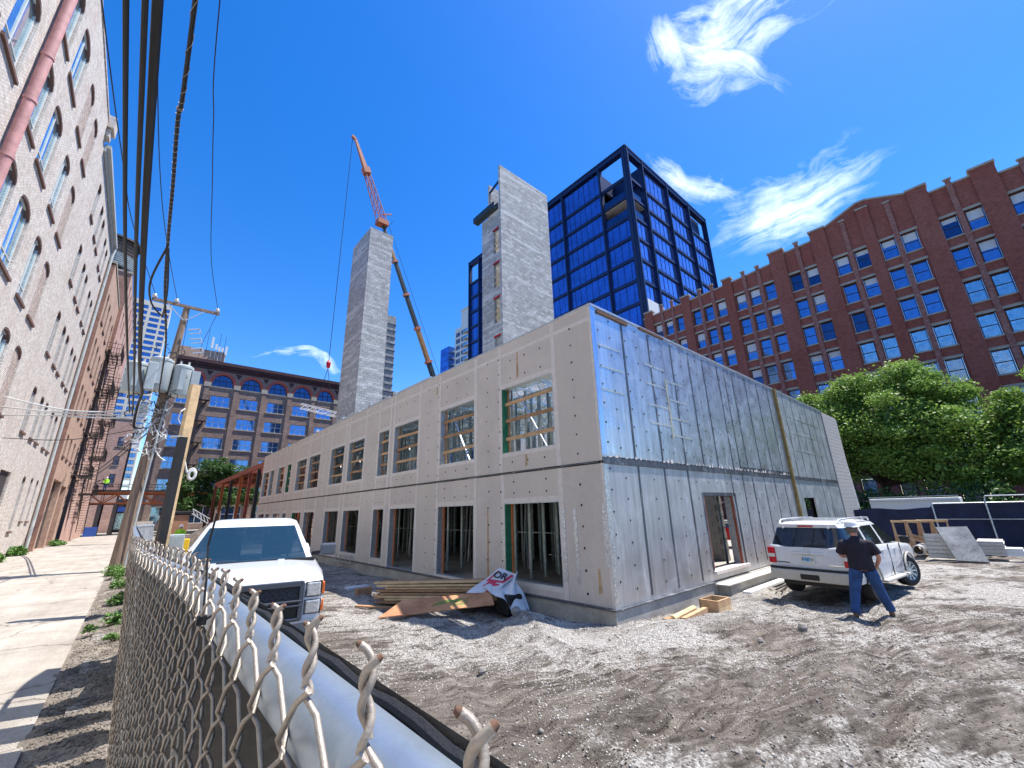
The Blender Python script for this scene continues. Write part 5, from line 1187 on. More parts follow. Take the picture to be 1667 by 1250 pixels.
tag(tr_.build('white_truss', 'aptwhite'), 'white lattice truss slung from the crane hook left of the plain block shaft', 'truss')

# ---------------------------------------------------------------- red steel frame beyond the shell
sf = thing('steel_skeleton', (7.7, 55, 0), 'bare red-brown steel frame continuing beyond the far end of the shell', 'steel frame')
cm = MB().box(-.14, .14, -.01, .01, 0, 6.2).box(-.14, -.12, -.13, .13, 0, 6.2).box(.12, .14, -.13, .13, 0, 6.2)
cmA = cm.mesh('column', 'redsteel'); cmB = cm.mesh('column', 'orangesteel'); cmC = cm.mesh('column', 'darksteel')
for i, y in enumerate((43.0, 46.8, 51.4, 57.3, 63.6, 70.2)):
    inst('column', (cmC, cmA, cmB, cmC, cmB, cmA)[i], sf, (7.75, y, -.1)); inst('column', (cmA, cmB, cmC)[i % 3], sf, (12.5, y, -.1)); inst('column', (cmB, cmA)[i % 2], sf, (17.5, y, -.1))
    MB().box(7.7, 20, y - .1, y + .1, 6.1, 6.5).build('beam', 'redsteel', sf)
for x in (7.75, 12.5, 17.5): MB().box(x - .1, x + .1, 41.3, 70.3, 6.2, 6.62).build('beam', 'redsteel', sf)
MB().box(7.9, 20, 47, 70, 6.65, 6.72).build('deck', 'navyscreen', sf)  # purple-blue shade under the deck is put into its dark colour
for x in (9.2, 10.9, 14.2, 15.8): MB().box(x - .07, x + .07, 41.3, 70.3, 6.05, 6.3).build('joist', 'redsteel', sf)

# ================================================================== POLE, POST AND CABLES
PYY = 25.9
up = thing('utility_pole', (-0.2, PYY, 0), 'weathered timber utility pole with grey transformers and a crossarm beside the alley', 'utility pole')
def px_(t): return -0.2 + 0.42 * t
MB().tube([(px_(t), PYY + .05 * math.sin(t * 5), 12.75 * t) for t in (0, .1, .25, .4, .55, .7, .85, 1)], [.25, .235, .22, .20, .185, .17, .155, .135], 16).build('shaft', 'pole', up, smooth=True)
MB().box(-1.2, 1.62, PYY - .22, PYY - .10, 12.62, 12.76).build('crossarm', 'pole', up)
MB().bar((-.55, PYY - .2, 12.6), (.18, PYY - .2, 11.9), .05).bar((.95, PYY - .2, 12.6), (.25, PYY - .2, 11.9), .05).build('arm_brace', 'galv', up)
for x in (-1.12, -.25, 1.5):
    MB().lathe((x, PYY - .16, 12.76), [(0, 0), (.05, 0), (.05, .05), (.11, .07), (.11, .12), (.07, .13), (.09, .17), (.07, .22), (0, .24)], 12).build('insulator', 'porcelain', up, smooth=True)
for k, (x, z, y, r, h) in enumerate(((-1.05, 7.75, PYY - .55, .42, 1.35), (-.25, 8.0, PYY - .55, .44, 1.5), (.62, 7.9, PYY - .35, .40, 1.45))):
    can = MB().lathe((x, y, z), [(0, -.05), (r * .9, -.05), (r, .02), (r, h - .1), (r * 1.05, h - .1), (r * 1.05, h), (r * .8, h + .08), (0, h + .12)], 24).build('transformer', 'transf', up, smooth=True)
    MB().box(x - .1, x + .1, y - r - .06, y - r + .05, z + .2, z + h - .2).build('tank_fin', 'transf', can)
    MB().tube([(x - .15, y - .1, z + h), (x - .15, y - .15, z + h + .28)], [.06, .04], 8).tube([(x + .15, y - .1, z + h), (x + .17, y - .15, z + h + .28)], [.06, .04], 8).build('bushing', 'porcelain', can, smooth=True)
MB().box(.98, 1.32, PYY - .6, PYY - .3, 7.9, 9.2).build('metal_cabinet', 'transf', up)
MB().box(-.7, -.35, PYY - 1.1, PYY - .95, 7.85, 9.2).build('side_cabinet', 'transf', up, bevel=.03)
for k in range(3):
    x, z = .45 + .14 * k, 11.4 - .5 * k; fo = MB().bar((x, PYY - .3, z), (x + .45, PYY - .3, z + .16), .07).bar((x + .1, PYY - .3, z - .2), (x + .52, PYY - .3, z - .06), .05).bar((x + .45, PYY - .3, z + .2), (x + .54, PYY - .3, z - .1), .05); fo.build('fuse_cutout', 'galv', up)
mess = MB(); R3 = random.Random(3)
for k in range(46):
    a = Vector((-.1 + R3.uniform(-.75, .55), PYY - .3 + R3.uniform(-.3, .2), R3.uniform(5.0, 7.7))); pts = [a]
    for j in range(4): pts.append(pts[-1] + Vector((R3.uniform(-.2, .2), R3.uniform(-.08, .08), R3.uniform(-.26, .2))))
    mess.tube(pts, .014 + .012 * R3.random(), 5)
mess.build('service_leads', 'white_cable', up)
mess = MB()
for k in range(40):
    a = Vector((-.1 + R3.uniform(-.8, .7), PYY - .4 + R3.uniform(-.3, .2), R3.uniform(5.2, 10.2))); pts = [a]
    for j in range(5): pts.append(pts[-1] + Vector((R3.uniform(-.25, .25), R3.uniform(-.08, .08), R3.uniform(-.22, .2))))
    mess.tube(pts, .012 + .012 * R3.random(), 5)
mess.build('black_leads', 'cable', up, kind='stuff')
MB().tube([(.08, PYY - .25, .2), (.12, PYY - .25, 3.2), (.2, PYY - .25, 6.2), (.26, PYY - .25, 7.6)], .045, 8).build('riser_conduit', 'pipe', up, smooth=True)
gc = MB()
for k in range(9): gc.box(-.62 - .05 * (k % 2), -.42, PYY - .5, PYY - .38, 5.2 + k * .24, 5.36 + k * .24)
gc.build('connector_block', 'white_cable', up)
# second square post, boxed below
sp2 = thing('timber_post', (.66, 14, 0), 'raw square timber post with black sheathed lower part beside the fence', 'post')
def rbox(mb, cx, cy, w, a, z0, z1, lean=0.0):
    c, s = math.cos(a) * w / 2, math.sin(a) * w / 2; n = len(mb.v)
    for z in (z0, z1):
        for i, j in ((-1, -1), (1, -1), (1, 1), (-1, 1)): mb.v.append((cx + i * c - j * s + lean * z, cy + i * s + j * c, z))
    for f in ((0, 3, 2, 1), (4, 5, 6, 7), (0, 1, 5, 4), (1, 2, 6, 5), (2, 3, 7, 6), (3, 0, 4, 7)): mb.f.append(tuple(n + i for i in f)); mb.mi.append(mb.cur)
    return mb
rbox(MB(), .64, 14, .20, .35, -.3, 5.62, .004).build('timber', 'lumber3', sp2); rbox(MB(), .60, 13.86, .17, .35, -.3, 4.15, .004).build('sheathing', 'black', sp2)
MB().tube([(.52 + .15 * math.cos(a), 13.95 + .16 * math.sin(a), 4.15) for a in np.linspace(0, 2 * PI, 13)], .02, 6).build('strap', 'galv', sp2)
MB().tube([(.54, 13.8, 4.9), (.46, 13.7, 4.8), (.44, 13.75, 4.6), (.5, 13.8, 4.5)], .014, 6).build('wire_loop', 'white_cable', sp2)
tag(MB().tube([(.97 + .09 * math.cos(a), 14.0, 3.22 + .15 * math.sin(a)) for a in np.linspace(0, 2 * PI, 17)], .022, 7).tube([(.97 + .07 * math.cos(a), 13.97, 3.2 + .11 * math.sin(a)) for a in np.linspace(0, 2 * PI, 17)], .03, 6).tube([(.86, 14, 3.25), (.75, 14, 3.6)], .02, 5).build('cable_coil', 'white_cable'), 'pale coil of cable hung on the timber post', 'cable coil')
def cable(pts, r, label, mat='cable', group=None, n=8, sub=8, name='overhead_cable'):
    P = [Vector(p) for p in pts]; out = []
    for i in range(len(P) - 1):
        p0, p1, p2, p3 = P[max(i - 1, 0)], P[i], P[i + 1], P[min(i + 2, len(P) - 1)]
        for k in range(sub):
            t = k / sub; out.append(0.5 * ((2 * p1) + (p2 - p0) * t + (2 * p0 - 5 * p1 + 4 * p2 - p3) * t * t + (3 * p1 - p0 - 3 * p2 + p3) * t ** 3))
    out.append(P[-1]); mb = MB().tube(out, r, n)
    return tag(mb.build(name, mat, smooth=True), label, 'cable', group or 'cables strung along the alley'), out
cable([(-.98, PYY, 6.9), (-.96, 18, 6.75), (-.95, 10, 6.75), (-.93, 4.4, 6.95), (-.9, -10, 7.8)], .026, 'leftmost of the thick black cables running overhead along the alley')
cable([(-.86, PYY, 6.75), (-.80, 18, 6.70), (-.80, 10, 6.72), (-.79, 4.4, 6.95), (-.78, -10, 7.8)], .028, 'thinner black cable just left of the thickest overhead bundle')
cable([(-.45, PYY + .2, 6.3), (-.70, PYY - .6, 6.15), (-.72, PYY - 1.6, 6.9), (-.62, 22, 7.05), (-.70, 18, 6.92), (-.72, 10.35, 6.88), (-.72, 4.43, 7.10), (-.72, -10, 8.0)], .048, 'thickest black cable bundle running overhead and hooking down at the pole')
_, tw = cable([(-.05, PYY - .2, 7.7), (-.12, 24, 7.75), (-.19, 17.5, 7.75), (-.40, 13.0, 7.72), (-.47, 10.2, 7.76), (-.50, 8.4, 7.8), (-.53, 6.7, 7.80), (-.50, 4.77, 7.85), (-.5, -10, 8.2)], .027, 'twisted black cable wrapped with thin lashing wire overhead', sub=14)
lw = MB(); lpts = []
for i in range(0, len(tw) - 1):
    for q in range(5):
        t = q / 5; p = tw[i].lerp(tw[i + 1], t); a = (i * 5 + q) * 1.05; lpts.append(p + Vector((math.cos(a) * .034, 0, math.sin(a) * .034)))
lw.tube(lpts, .004, 4); tag(lw.build('lashing_wire', 'wire'), 'thin bright lashing wire spiralled round the twisted overhead cable', 'wire')
cable([(-.40, 14.6, 7.66), (-.62, 13.4, 7.5), (-.66, 12.0, 7.48), (-.46, 10.6, 7.72)], .022, 'slack loop of black cable bulging left from the twisted cable')
cable([(-.38, 14.6, 7.62), (-.34, 13.4, 7.42), (-.34, 12.0, 7.42), (-.44, 10.6, 7.7)], .02, 'slack loop of black cable bulging right from the twisted cable')
cable([(1.5, PYY - .16, 12.98), (.6, 19.5, 12.4), (.06, 14.6, 12.5), (-.23, 11.8, 12.5), (-.52, 8.3, 12.5), (-1.2, -6, 13.2)], .013, 'thin lone wire from the right end of the crossarm', n=6)
cable([(-1.12, PYY - .16, 12.98), (-1.9, 18.9, 12.6), (-2.1, 15.4, 12.5), (-2.4, 10, 12.6), (-3.2, -6, 13.2)], .014, 'thin wire from the left end of the crossarm', n=6)
cable([(-.25, PYY - .16, 12.98), (-.8, 20, 12.5), (-1.2, 15.7, 12.5), (-1.5, 10, 12.6), (-2.2, -6, 13.2)], .013, 'thin wire from the middle insulator of the crossarm', n=6)
for k, (z, zz) in enumerate(((7.95, 7.1), (7.5, 6.95), (7.15, 6.8))):
    cable([(-.35, PYY - .3, zz), (-1.6, 26.6, zz - .12), (-3.4, 28.2, zz + .05), (-5.75, 30.6 + .3 * k, z)], .035, ('highest', 'middle', 'lowest')[k] + ' of the three pale service cables crossing to the white loft', 'white_cable', 'pale service cables', name='service_cable')
cable([(-.3, PYY - .3, 6.2), (-3, 29.2, 5.9), (-5.75, 32.8, 6.25)], .018, 'black drop wire crossing to the white loft below the pale cables', n=6)
for k, (z0_, z1_) in enumerate(((6.1, 5.6), (5.8, 5.2))):
    cable([(-.2, PYY, z0_ + .2), (-2.6, 40, z0_ - .9), (-5.1, 56, z1_ + 1.2)], .03, ('upper', 'lower')[k] + ' of two black cables running from the pole to the fire escapes', n=6)
tag(MB().bar((.35, PYY, 12.2), (.42, PYY + .1, 9.4), .02).tube([(1.5, PYY - .16, 12.6), (1.15, PYY - .2, 10.9), (1.05, PYY - .4, 9.3)], .012, 5).build('jumper_wire', 'cable'), 'thin jumper wire dropping from the crossarm to the cabinet', 'wire')

# ================================================================== CHAIN-LINK FENCE
fn = thing('chain_link_fence', (0, 0, 0), 'galvanised chain-link fence with twisted barbs, top rail and dark privacy screen in the foreground', 'fence')
def smooth01(t): t = min(1, max(0, t)); return t * t * (3 - 2 * t)
def fx_top(y): return 0.077 - 0.067 * smooth01((y - .75) / 1.3)
def lean(y): return 0.02 + 0.08 * smooth01((y - .5) / 1.6)
PW, HH, ZT, RW = 0.034, 0.034, 2.018, 0.00158
def wire_mesh(kind, seg, sides, wr, nb=58):
    pts = []
    s0 = 1 if kind == 'a' else 0          # side (0 left / 1 right) of the topmost bend
    cx = PW if s0 else 0.0; ph = 0.0 if kind == 'a' else PI
    N = 16 if sides > 5 else 8
    for i in range(N, -1, -1):
        t = i / N; a = ph + t * 2.6 * PI; r = .0021 * (1 + (1.6 if t > .86 else 0) * (t - .86) / .14); pts.append((math.cos(a) * r * .9, cx + math.sin(a) * r, ZT + .002 + t * .029))
    for k in range(nb):
        side = (s0 + k) % 2; ya = PW * side; yb = PW * (1 - side); z0 = ZT - HH * k; z1 = ZT - HH * (k + 1); xo = .0032 if k % 2 == 0 else -.0032
        if ph: xo = -xo
        if seg > 2:
            ins = .0022 * (1 if ya > yb else -1); pts.append((0, ya + ins, z0))
            for t in (.16, .5, .84): pts.append((xo, ya + (yb - ya) * t, z0 + (z1 - z0) * (t * .92 + .04)))
        else: pts.append((0, ya, z0)); pts.append((xo, (ya + yb) / 2, (z0 + z1) / 2))
    mb = MB().tube(pts, wr, sides)
    mb.cur = 1; d0 = (Vector(pts[0]) - Vector(pts[1])).normalized(); mb.tube([Vector(pts[0]) - d0 * .0001, Vector(pts[0]) + d0 * .0016], [wr * 1.0, wr * .6], sides)
    return mb.mesh('wire', ['wire', 'rust'], smooth=True, ang=60)
wa, wbm = wire_mesh('a', 4, 7, RW), wire_mesh('b', 4, 7, RW); wfa, wfb = wire_mesh('a', 2, 4, RW * 1.1), wire_mesh('b', 2, 4, RW * 1.1)
y = -0.27; k = 0
while y < 8.4:
    near = y < 1.7; me = (wa if k % 2 == 0 else wbm) if near else (wfa if k % 2 == 0 else wfb)
    th = lean(y); xt = fx_top(y + PW / 2); dxdy = (fx_top(y + PW) - fx_top(y)) / PW
    yaw = -math.atan(dxdy)
    Mx = Matrix.Translation((xt, y, ZT)) @ Matrix.Rotation(yaw, 4, 'Z') @ Matrix.Rotation(-th + (R3.random() - .5) * .002, 4, 'Y') @ Matrix.Translation((0, 0, -ZT + R3.uniform(-.003, .003)))
    o = bpy.data.objects.new('wire', me); COL.objects.link(o); o.parent = fn; o.matrix_local = Mx; y += PW; k += 1
rp = [(fx_top(y) + .025, y, 1.988) for y in list(np.arange(-.5, 2.4, .06)) + list(np.arange(2.4, 8.6, .4))]
MB().tube(rp, .0198, 28).build('top_rail', 'rail', fn, smooth=True)
yy = list(np.arange(-.5, 3.0, .03)) + list(np.arange(3.0, 8.6, .12)); zz = [2.003, 1.995, 1.94, 1.85, 1.7, 1.5, 1.2, .9, .6, .3, 0.0]
g = []
for y in yy:
    g.append([(fx_top(y) + .052 - .012 * smooth01((2.0 - z) / .1) + (2.0 - z) * math.tan(lean(y)) + .006 * math.sin(y * 9 + z * 5) * min(1, (2.0 - z) * 4), y, z) for z in zz])
ns = sum(1 for y in yy if y < 2.2); MB().grid(g[:ns]).build('privacy_screen', 'screen', fn, smooth=True)
for k in range(ns - 1, len(g) - 4, 6): MB().grid(g[k:k + 5]).build('privacy_screen', 'screen', fn, smooth=True)  # unseen gaps left between strips so the screen casts banded shade
hm = MB().tube([(fx_top(y) + .049, y, 1.998 + .0015 * math.sin(y * 60)) for y in yy], .0032, 6).tube([(fx_top(y) + .054, y, 1.992) for y in yy], .0035, 6)
hm.build('screen_hem', 'screenedge', fn)
for y in (-.4, 2.7, 5.7, 8.5): MB().tube([(fx_top(y) + .07 + 2 * math.tan(lean(y)), y, -.1), (fx_top(y) + .065, y, 1.97)], .03, 12).build('line_post', 'galv', fn, smooth=True)
# curved far return of the fence
rt_ = []
for t in np.linspace(0, 1, 24):
    rt_.append((.01 + .21 * smooth01(t) ** 1.3, 8.4 + 1.2 * math.sin(t * PI / 2)))
g = [[(x + .07 + (2.02 - z) * .1, y, z) for z in (2.02, 1.4, .7, 0)] for x, y in rt_]
MB().grid(g).build('privacy_screen', 'rubble_grey', fn, smooth=True)
MB().tube([(x + .06, y, 2.0) for x, y in rt_], .021, 10).build('top_rail', 'galv', fn, smooth=True)
bb = MB()
for t in np.linspace(0, 1, 60):
    x = .01 + .21 * smooth01(t) ** 1.3; y = 8.4 + 1.2 * math.sin(t * PI / 2); bb.tube([(x + .04, y, 1.9), (x + .045, y, 2.03), (x + .04, y + .01, 2.07)], .005, 4).tube([(x + .04, y, 1.95), (x + .03, y + .03, 1.6), (x + .04, y, 1.3)], .004, 4)
bb.build('barb', 'wire', fn)
for a, b, c in ((.47, .35, .02),):
    zt_ = MB().tube([(.075, .60, 2.0), (.073, .602, 2.035), (.070, .61, 2.07), (.072, .60, 2.105)], .0011, 6).box(.070, .079, .596, .604, 1.990, 1.999).tube([(.079, .6, 1.995), (.11, .6, 2.014), (.137, .6, 1.998)], .0014, 6); zt_.build('zip_tie', 'black', fn)

# ================================================================== VEHICLES
def loft(mb, rings, cap0=True, cap1=True):
    mb.grid(rings)
    if cap0: mb.poly(list(reversed(rings[0])))
    if cap1: mb.poly(rings[-1])
def veh_body(stations, wheels, ra, rz):
    """stations: (y, w, zb, zs, zt); wheels: list of y; arch radius ra, axle height rz"""
    ys = [s[0] for s in stations]; dense = set(ys)
    for yw in wheels:
        for a in np.linspace(-ra, ra, 15): dense.add(float(yw + a))
    out = []
    for y in sorted(dense):
        y = min(max(y, ys[0]), ys[-1])
        vals = [float(np.interp(y, ys, [s[i] for s in stations])) for i in range(1, 5)]; w, zb, zs, zt = vals
        for yw in wheels:
            if abs(y - yw) < ra - 1e-6: zb = max(zb, rz + math.sqrt(ra * ra - (y - yw) ** 2))
        zb = min(zb, zs - .1)
        half = [(w * .955, zb), (w * .985, zb + .22 * (zs - zb)), (w, zb + .5 * (zs - zb)), (w * .995, zb + .8 * (zs - zb)), (w * .975, zs - .03), (w * .93, zs + .01), (w * .55, zt - .005), (0, zt)]
        ring = [(x, y, z) for x, z in half] + [(-x, y, z) for x, z in reversed(half[:-1])]
        out.append(ring)
    return out
def wheel(parent, x, y, r, w, side, steer=0.0, rimmat='galv'):
    t = MB(); t.lathe((0, 0, 0), [(r * .62, -w / 2), (r * .93, -w / 2), (r, -w * .36), (r * 1.005, 0), (r, w * .36), (r * .93, w / 2), (r * .62, w / 2), (r * .6, 0), (r * .62, -w / 2)], 36, 'x')
    o = t.build('wheel', 'tyre', parent, local=True, smooth=True, ang=50); o.location = (x, y, r); o.rotation_euler = (0, 0, steer)
    rm = MB(); s = side; rm.lathe((0, 0, 0), [(r * .63, s * w * .5), (r * .60, s * w * .48), (r * .58, s * w * .1), (0, s * w * .1)], 30, 'x')
    rm.lathe((0, 0, 0), [(0, s * w * .45), (r * .14, s * w * .45), (r * .16, s * w * .3), (0, s * w * .3)], 16, 'x')
    for k in range(10):
        a = 2 * PI * k / 10; rm.bar((s * w * .36, math.cos(a) * r * .12, math.sin(a) * r * .12), (s * w * .42, math.cos(a) * r * .6, math.sin(a) * r * .6), r * .09, .03, up=(1, 0, 0))
    ro = rm.build('rim', rimmat, o, local=True, smooth=True, ang=40); return o
def cabin(parent, r0, r1, r2, flags, glass, paint):
    """r0,r1: belt and glass-top half rings (list of (x,y)), with z; r2 list of further roof rings"""
    def full(r): return [(x, y) for x, y in r[0]] + [(-x, y) for x, y in reversed(r[0][1:-1])], r[1]
    A, za = full(r0); B, zb = full(r1); n = len(A); fl = flags + flags[::-1]
    pm2 = MB(); gm = {}
    for i in range(n):
        j = (i + 1) % n; q = [(A[i][0], A[i][1], za), (A[j][0], A[j][1], za), (B[j][0], B[j][1], zb), (B[i][0], B[i][1], zb)]
        f = fl[i]
        if f == 'P': pm2.quad(*q)
        else: gm.setdefault(f + ('l' if i >= n / 2 and f not in ('F', 'R') else ''), MB()).quad(*q)
    prev, pz = B, zb
    for r in r2:
        C, zc = full(r); 
        for i in range(n):
            j = (i + 1) % n; pm2.quad((prev[i][0], prev[i][1], pz), (prev[j][0], prev[j][1], pz), (C[j][0], C[j][1], zc), (C[i][0], C[i][1], zc))
        prev, pz = C, zc
    pm2.poly([(x, y, pz) for x, y in prev])
    pm2.build('cab', paint, parent, local=True, smooth=True, ang=50, recalc=True)
    names = {'F': ('windscreen', glass[0]), 'R': ('rear_window', glass[1])}
    for k, g_m in gm.items():
        nm, mt = names.get(k, ('side_window', glass[2])); g_m.build(nm, mt, parent, local=True, smooth=True, recalc=True)
def half_ring(yf, yr, wf, wr, bow, splits, bowr=.04):
    pts = [(0, yf + bow), (wf * .5, yf + bow * .82), (wf * .90, yf + bow * .15), (wf, yf - .13)]
    for s in splits: t = s; pts.append((wf + (wr - wf) * t, yf - .13 + (yr + .13 - (yf - .13)) * t))
    pts += [(wr, yr + .13), (wr * .92, yr + .01), (wr * .5, yr - bowr), (0, yr - bowr)]; return pts
def box_part(name, mat, parent, x0, x1, y0, y1, z0, z1, bevel=.012, **kw):
    return MB().box(x0, x1, y0, y1, z0, z1).build(name, mat, parent, local=True, bevel=bevel, **kw)
def head_rot(hx, hy): return math.atan2(-hx, hy)

# ---- white pickup, front towards the camera
hv = Vector((-.20, -.98, 0)).normalized(); front = Vector((1.34, 7.45, 0)); ctr = front - hv * 3.1
tk_ = thing('pickup_truck', (ctr.x, ctr.y, 0.0), 'white pickup truck facing the fence with a gold emblem on its black grille', 'pickup truck', rotz=head_rot(hv.x, hv.y)); tk_.scale = (1.13, 1.1, 1.1)
st = [(-2.9, .96, .52, 1.12, 1.13), (-2.8, .99, .48, 1.25, 1.26), (-.6, 1.0, .45, 1.25, 1.26), (-.5, 1.0, .42, 1.19, 1.2), (1.3, 1.01, .42, 1.19, 1.21), (1.5, 1.01, .42, 1.17, 1.23), (2.1, 1.005, .44, 1.13, 1.20), (2.6, .99, .46, 1.09, 1.16), (2.8, .965, .48, 1.04, 1.12), (2.86, .93, .5, .98, 1.06)]
rings = veh_body(st, (-1.75, 1.95), .50, .40); b = MB(); loft(b, rings); b.build('body', 'paint', tk_, local=True, smooth=True, ang=42, recalc=True)
hb = MB()
for s in (-1, 1): hb.bar((s * .45, 1.5, 1.232), (s * .38, 2.7, 1.135), .10, .022)
hb.build('bonnet_crease', 'paint', tk_, local=True, bevel=.01)
MB().box(-.93, .93, 1.36, 1.52, 1.19, 1.235).build('cowl', 'grille', tk_, local=True)
fl4 = ['F', 'F', 'P', 'S', 'S', 'P', 'S', 'P', 'R', 'R']
sp3 = (.38, .46, .92)
fl4 = ['F', 'F', 'P', 'S', 'P', 'S', 'P', 'P', 'R', 'R']
cabin(tk_, (half_ring(1.36, -.52, .93, .92, .14, sp3), 1.185), (half_ring(.62, -.42, .70, .72, .06, sp3), 1.74), [(half_ring(.50, -.36, .665, .69, .05, sp3), 1.82), (half_ring(.30, -.25, .56, .58, .04, sp3), 1.865), (half_ring(.05, -.1, .28, .28, .03, sp3), 1.88)], fl4, ('carglass', 'carglass', 'carglass'), 'paint')
for s in (-1, 1):
    box_part('seat', 'interior', tk_, s * .42 - .25, s * .42 + .25, -.22, -.05, .9, 1.58, .05); box_part('headrest', 'interior', tk_, s * .42 - .14, s * .42 + .14, -.2, -.08, 1.58, 1.72, .04)
    mr = box_part('wing_mirror', 'grille' if s > 0 else 'greybump', tk_, s * 1.05 if s < 0 else 1.05, s * 1.30, .98, 1.12, 1.22, 1.42, .035); MB().bar((s * .93, 1.0, 1.26), (s * 1.1, 1.04, 1.28), .06).build('mirror_arm', 'grille', mr, local=True)
box_part('dashboard', 'dash', tk_, -.8, .8, .75, 1.3, 1.0, 1.20, .04)
MB().tube([(-.38 + .19 * math.cos(a), .62 + .08 * math.sin(a), 1.22 + .17 * math.sin(a)) for a in np.linspace(0, 2 * PI, 25)], .018, 8).build('steering_wheel', 'interior', tk_, local=True, smooth=True)
box_part('rear_view_mirror', 'interior', tk_, -.12, .12, .55, .6, 1.62, 1.69, .01); box_part('visor', 'dash', tk_, -.6, -.2, .45, .6, 1.70, 1.72, .005)
hl_ = MB()
for s in (-.5, 0, .5): hl_.box(s - .17, s + .17, -.505, -.50, 1.38, 1.46)
hl_.build('rear_window_glint', 'galv', tk_, local=True)  # pale metal bars stand in for light glinting at the rear window
# nose
NY = 2.865
nose = box_part('grille', 'grille', tk_, -.66, .66, NY - .05, NY + .025, .60, 1.04, .01)
hc = MB()
for r in range(3):
    for c in range(17):
        x = -.62 + c * .076 + (.038 if r % 2 else 0); z = .855 + r * .048
        if x < .63: hc.tube([(x + .034 * math.cos(a), NY + .028, z + .022 * math.sin(a)) for a in np.linspace(0, 2 * PI, 7)], .006, 4, False)
hc.build('grille_mesh', 'greybump', nose, local=True)
gb = MB(); gb.box(-.70, .70, NY - .02, NY + .05, .99, 1.06).box(-.70, .70, NY - .02, NY + .06, .80, .825).box(-.70, .70, NY - .02, NY + .06, .745, .77).box(-.70, .70, NY - .02, NY + .05, .575, .61).box(-.72, -.66, NY - .02, NY + .05, .59, 1.05).box(.66, .72, NY - .02, NY + .05, .59, 1.05)
gb.build('grille_bar', 'greybump', tk_, local=True, bevel=.008)
em = MB().prism([(-.17, .765), (-.05, .765), (-.05, .745), (.07, .745), (.075, .765), (.17, .765), (.155, .81), (.05, .81), (.05, .83), (-.07, .83), (-.075, .81), (-.155, .81)], 'y', NY + .06, NY + .08)
em.build('emblem', 'gold', tk_, local=True)
for s in (-1, 1):
    for za, zb in ((.85, 1.02), (.64, .80)):
        h = box_part('headlight', 'lampclear', tk_, *sorted((s * .75, s * .92)), NY - .09, NY + .01, za, zb, .015)
        MB().box(*sorted((s * .895, s * .975)), NY - .22, NY - .035, za + .01, zb - .01).build('indicator', 'amber', h, local=True, bevel=.01)
        MB().box(*sorted((s * .73, s * .94)), NY - .10, NY - .005, za - .012, zb + .012).build('bezel', 'grille', h, local=True)
    MB().lathe((s * .78, NY + .03, .42), [(0, .02), (.05, .02), (.06, 0), (0, 0)], 14, 'y').build('fog_lamp', 'lampclear', tk_, local=True, smooth=True)
MB().prism([(-.98, 2.60), (-.90, 2.88), (-.6, 2.97), (.6, 2.97), (.90, 2.88), (.98, 2.60), (.9, 2.55), (-.9, 2.55)], 'z', .40, .57).build('bumper', 'greybump', tk_, local=True, bevel=.02)
MB().prism([(-.95, 2.60), (-.87, 2.84), (-.6, 2.92), (.6, 2.92), (.87, 2.84), (.95, 2.60), (.9, 2.5), (-.9, 2.5)], 'z', .22, .40).build('bumper_valance', 'grille', tk_, local=True, bevel=.02)
box_part('underbody', 'grille', tk_, -.82, .82, -2.7, 2.6, .32, .75, 0)
for s in (-1, 1):
    wheel(tk_, s * .86, 1.95, .40, .26, s); wheel(tk_, s * .86, -1.75, .40, .26, s)
    box_part('door_handle', 'paint', tk_, *sorted((s * 1.0, s * 1.03)), .05, .2, 1.06, 1.09, .01)
    MB().box(*sorted((s * .985, s * 1.012)), -.02, -.01, .5, 1.18).box(*sorted((s * .985, s * 1.014)), 1.17, 1.18, .5, 1.18).build('door_gap', 'gap', tk_, local=True)
for s in (-1, 1): MB().bar((s * .15 - .3 * s, 1.33, 1.25), (s * .62 - .3 * s, 1.22, 1.275), .02).build('wiper', 'black', tk_, local=True)

# ---- white sport utility, rear towards the camera
hv = Vector((.994, -.106, 0)).normalized(); ctr = Vector((13.45, 3.36, 0)) + hv * 1.45
sv = thing('sport_utility_vehicle', (ctr.x, ctr.y, -0.12), 'dusty white car with roof rails and dark rear glass parked by the foil wall', 'car', rotz=head_rot(hv.x, hv.y))
st = [(-2.44, .86, .62, 1.16, 1.17), (-2.40, .90, .58, 1.20, 1.21), (-2.1, .925, .42, 1.20, 1.21), (-1, .935, .38, 1.17, 1.18), (1.1, .935, .38, 1.11, 1.13), (1.5, .93, .42, 1.08, 1.14), (2.1, .91, .45, 1.02, 1.08), (2.35, .86, .48, .95, 1.0), (2.46, .78, .5, .85, .9)]
rings = veh_body(st, (-1.45, 1.45), .45, .38); b = MB(); loft(b, rings); b.build('body', 'paint2', sv, local=True, smooth=True, ang=42, recalc=True)
sp4 = (.05, .20, .26, .52, .56, .92)
fl5 = ['F', 'F', 'P', 'P', 'S', 'P', 'S', 'P', 'S', 'P', 'P', 'R', 'R']
cabin(sv, (half_ring(1.22, -2.42, .85, .86, .12, (.30, .34, .62, .66, .96), .02), 1.16), (half_ring(.42, -2.20, .70, .73, .06, (.12, .16, .55, .59, .97), .01), 1.62), [(half_ring(.28, -2.20, .66, .69, .05, (.12, .16, .55, .59, .97), .03), 1.70), (half_ring(.05, -2.02, .52, .56, .04, (.12, .16, .55, .59, .97), .02), 1.755), (half_ring(-.3, -1.6, .25, .25, .03, (.12, .16, .55, .59, .97), .02), 1.77)], ['F', 'F', 'P', 'S', 'P', 'S', 'P', 'S', 'R', 'R', 'R', 'R'], ('carglass', 'tintglass', 'tintglass'), 'paint2')
RY = -2.44
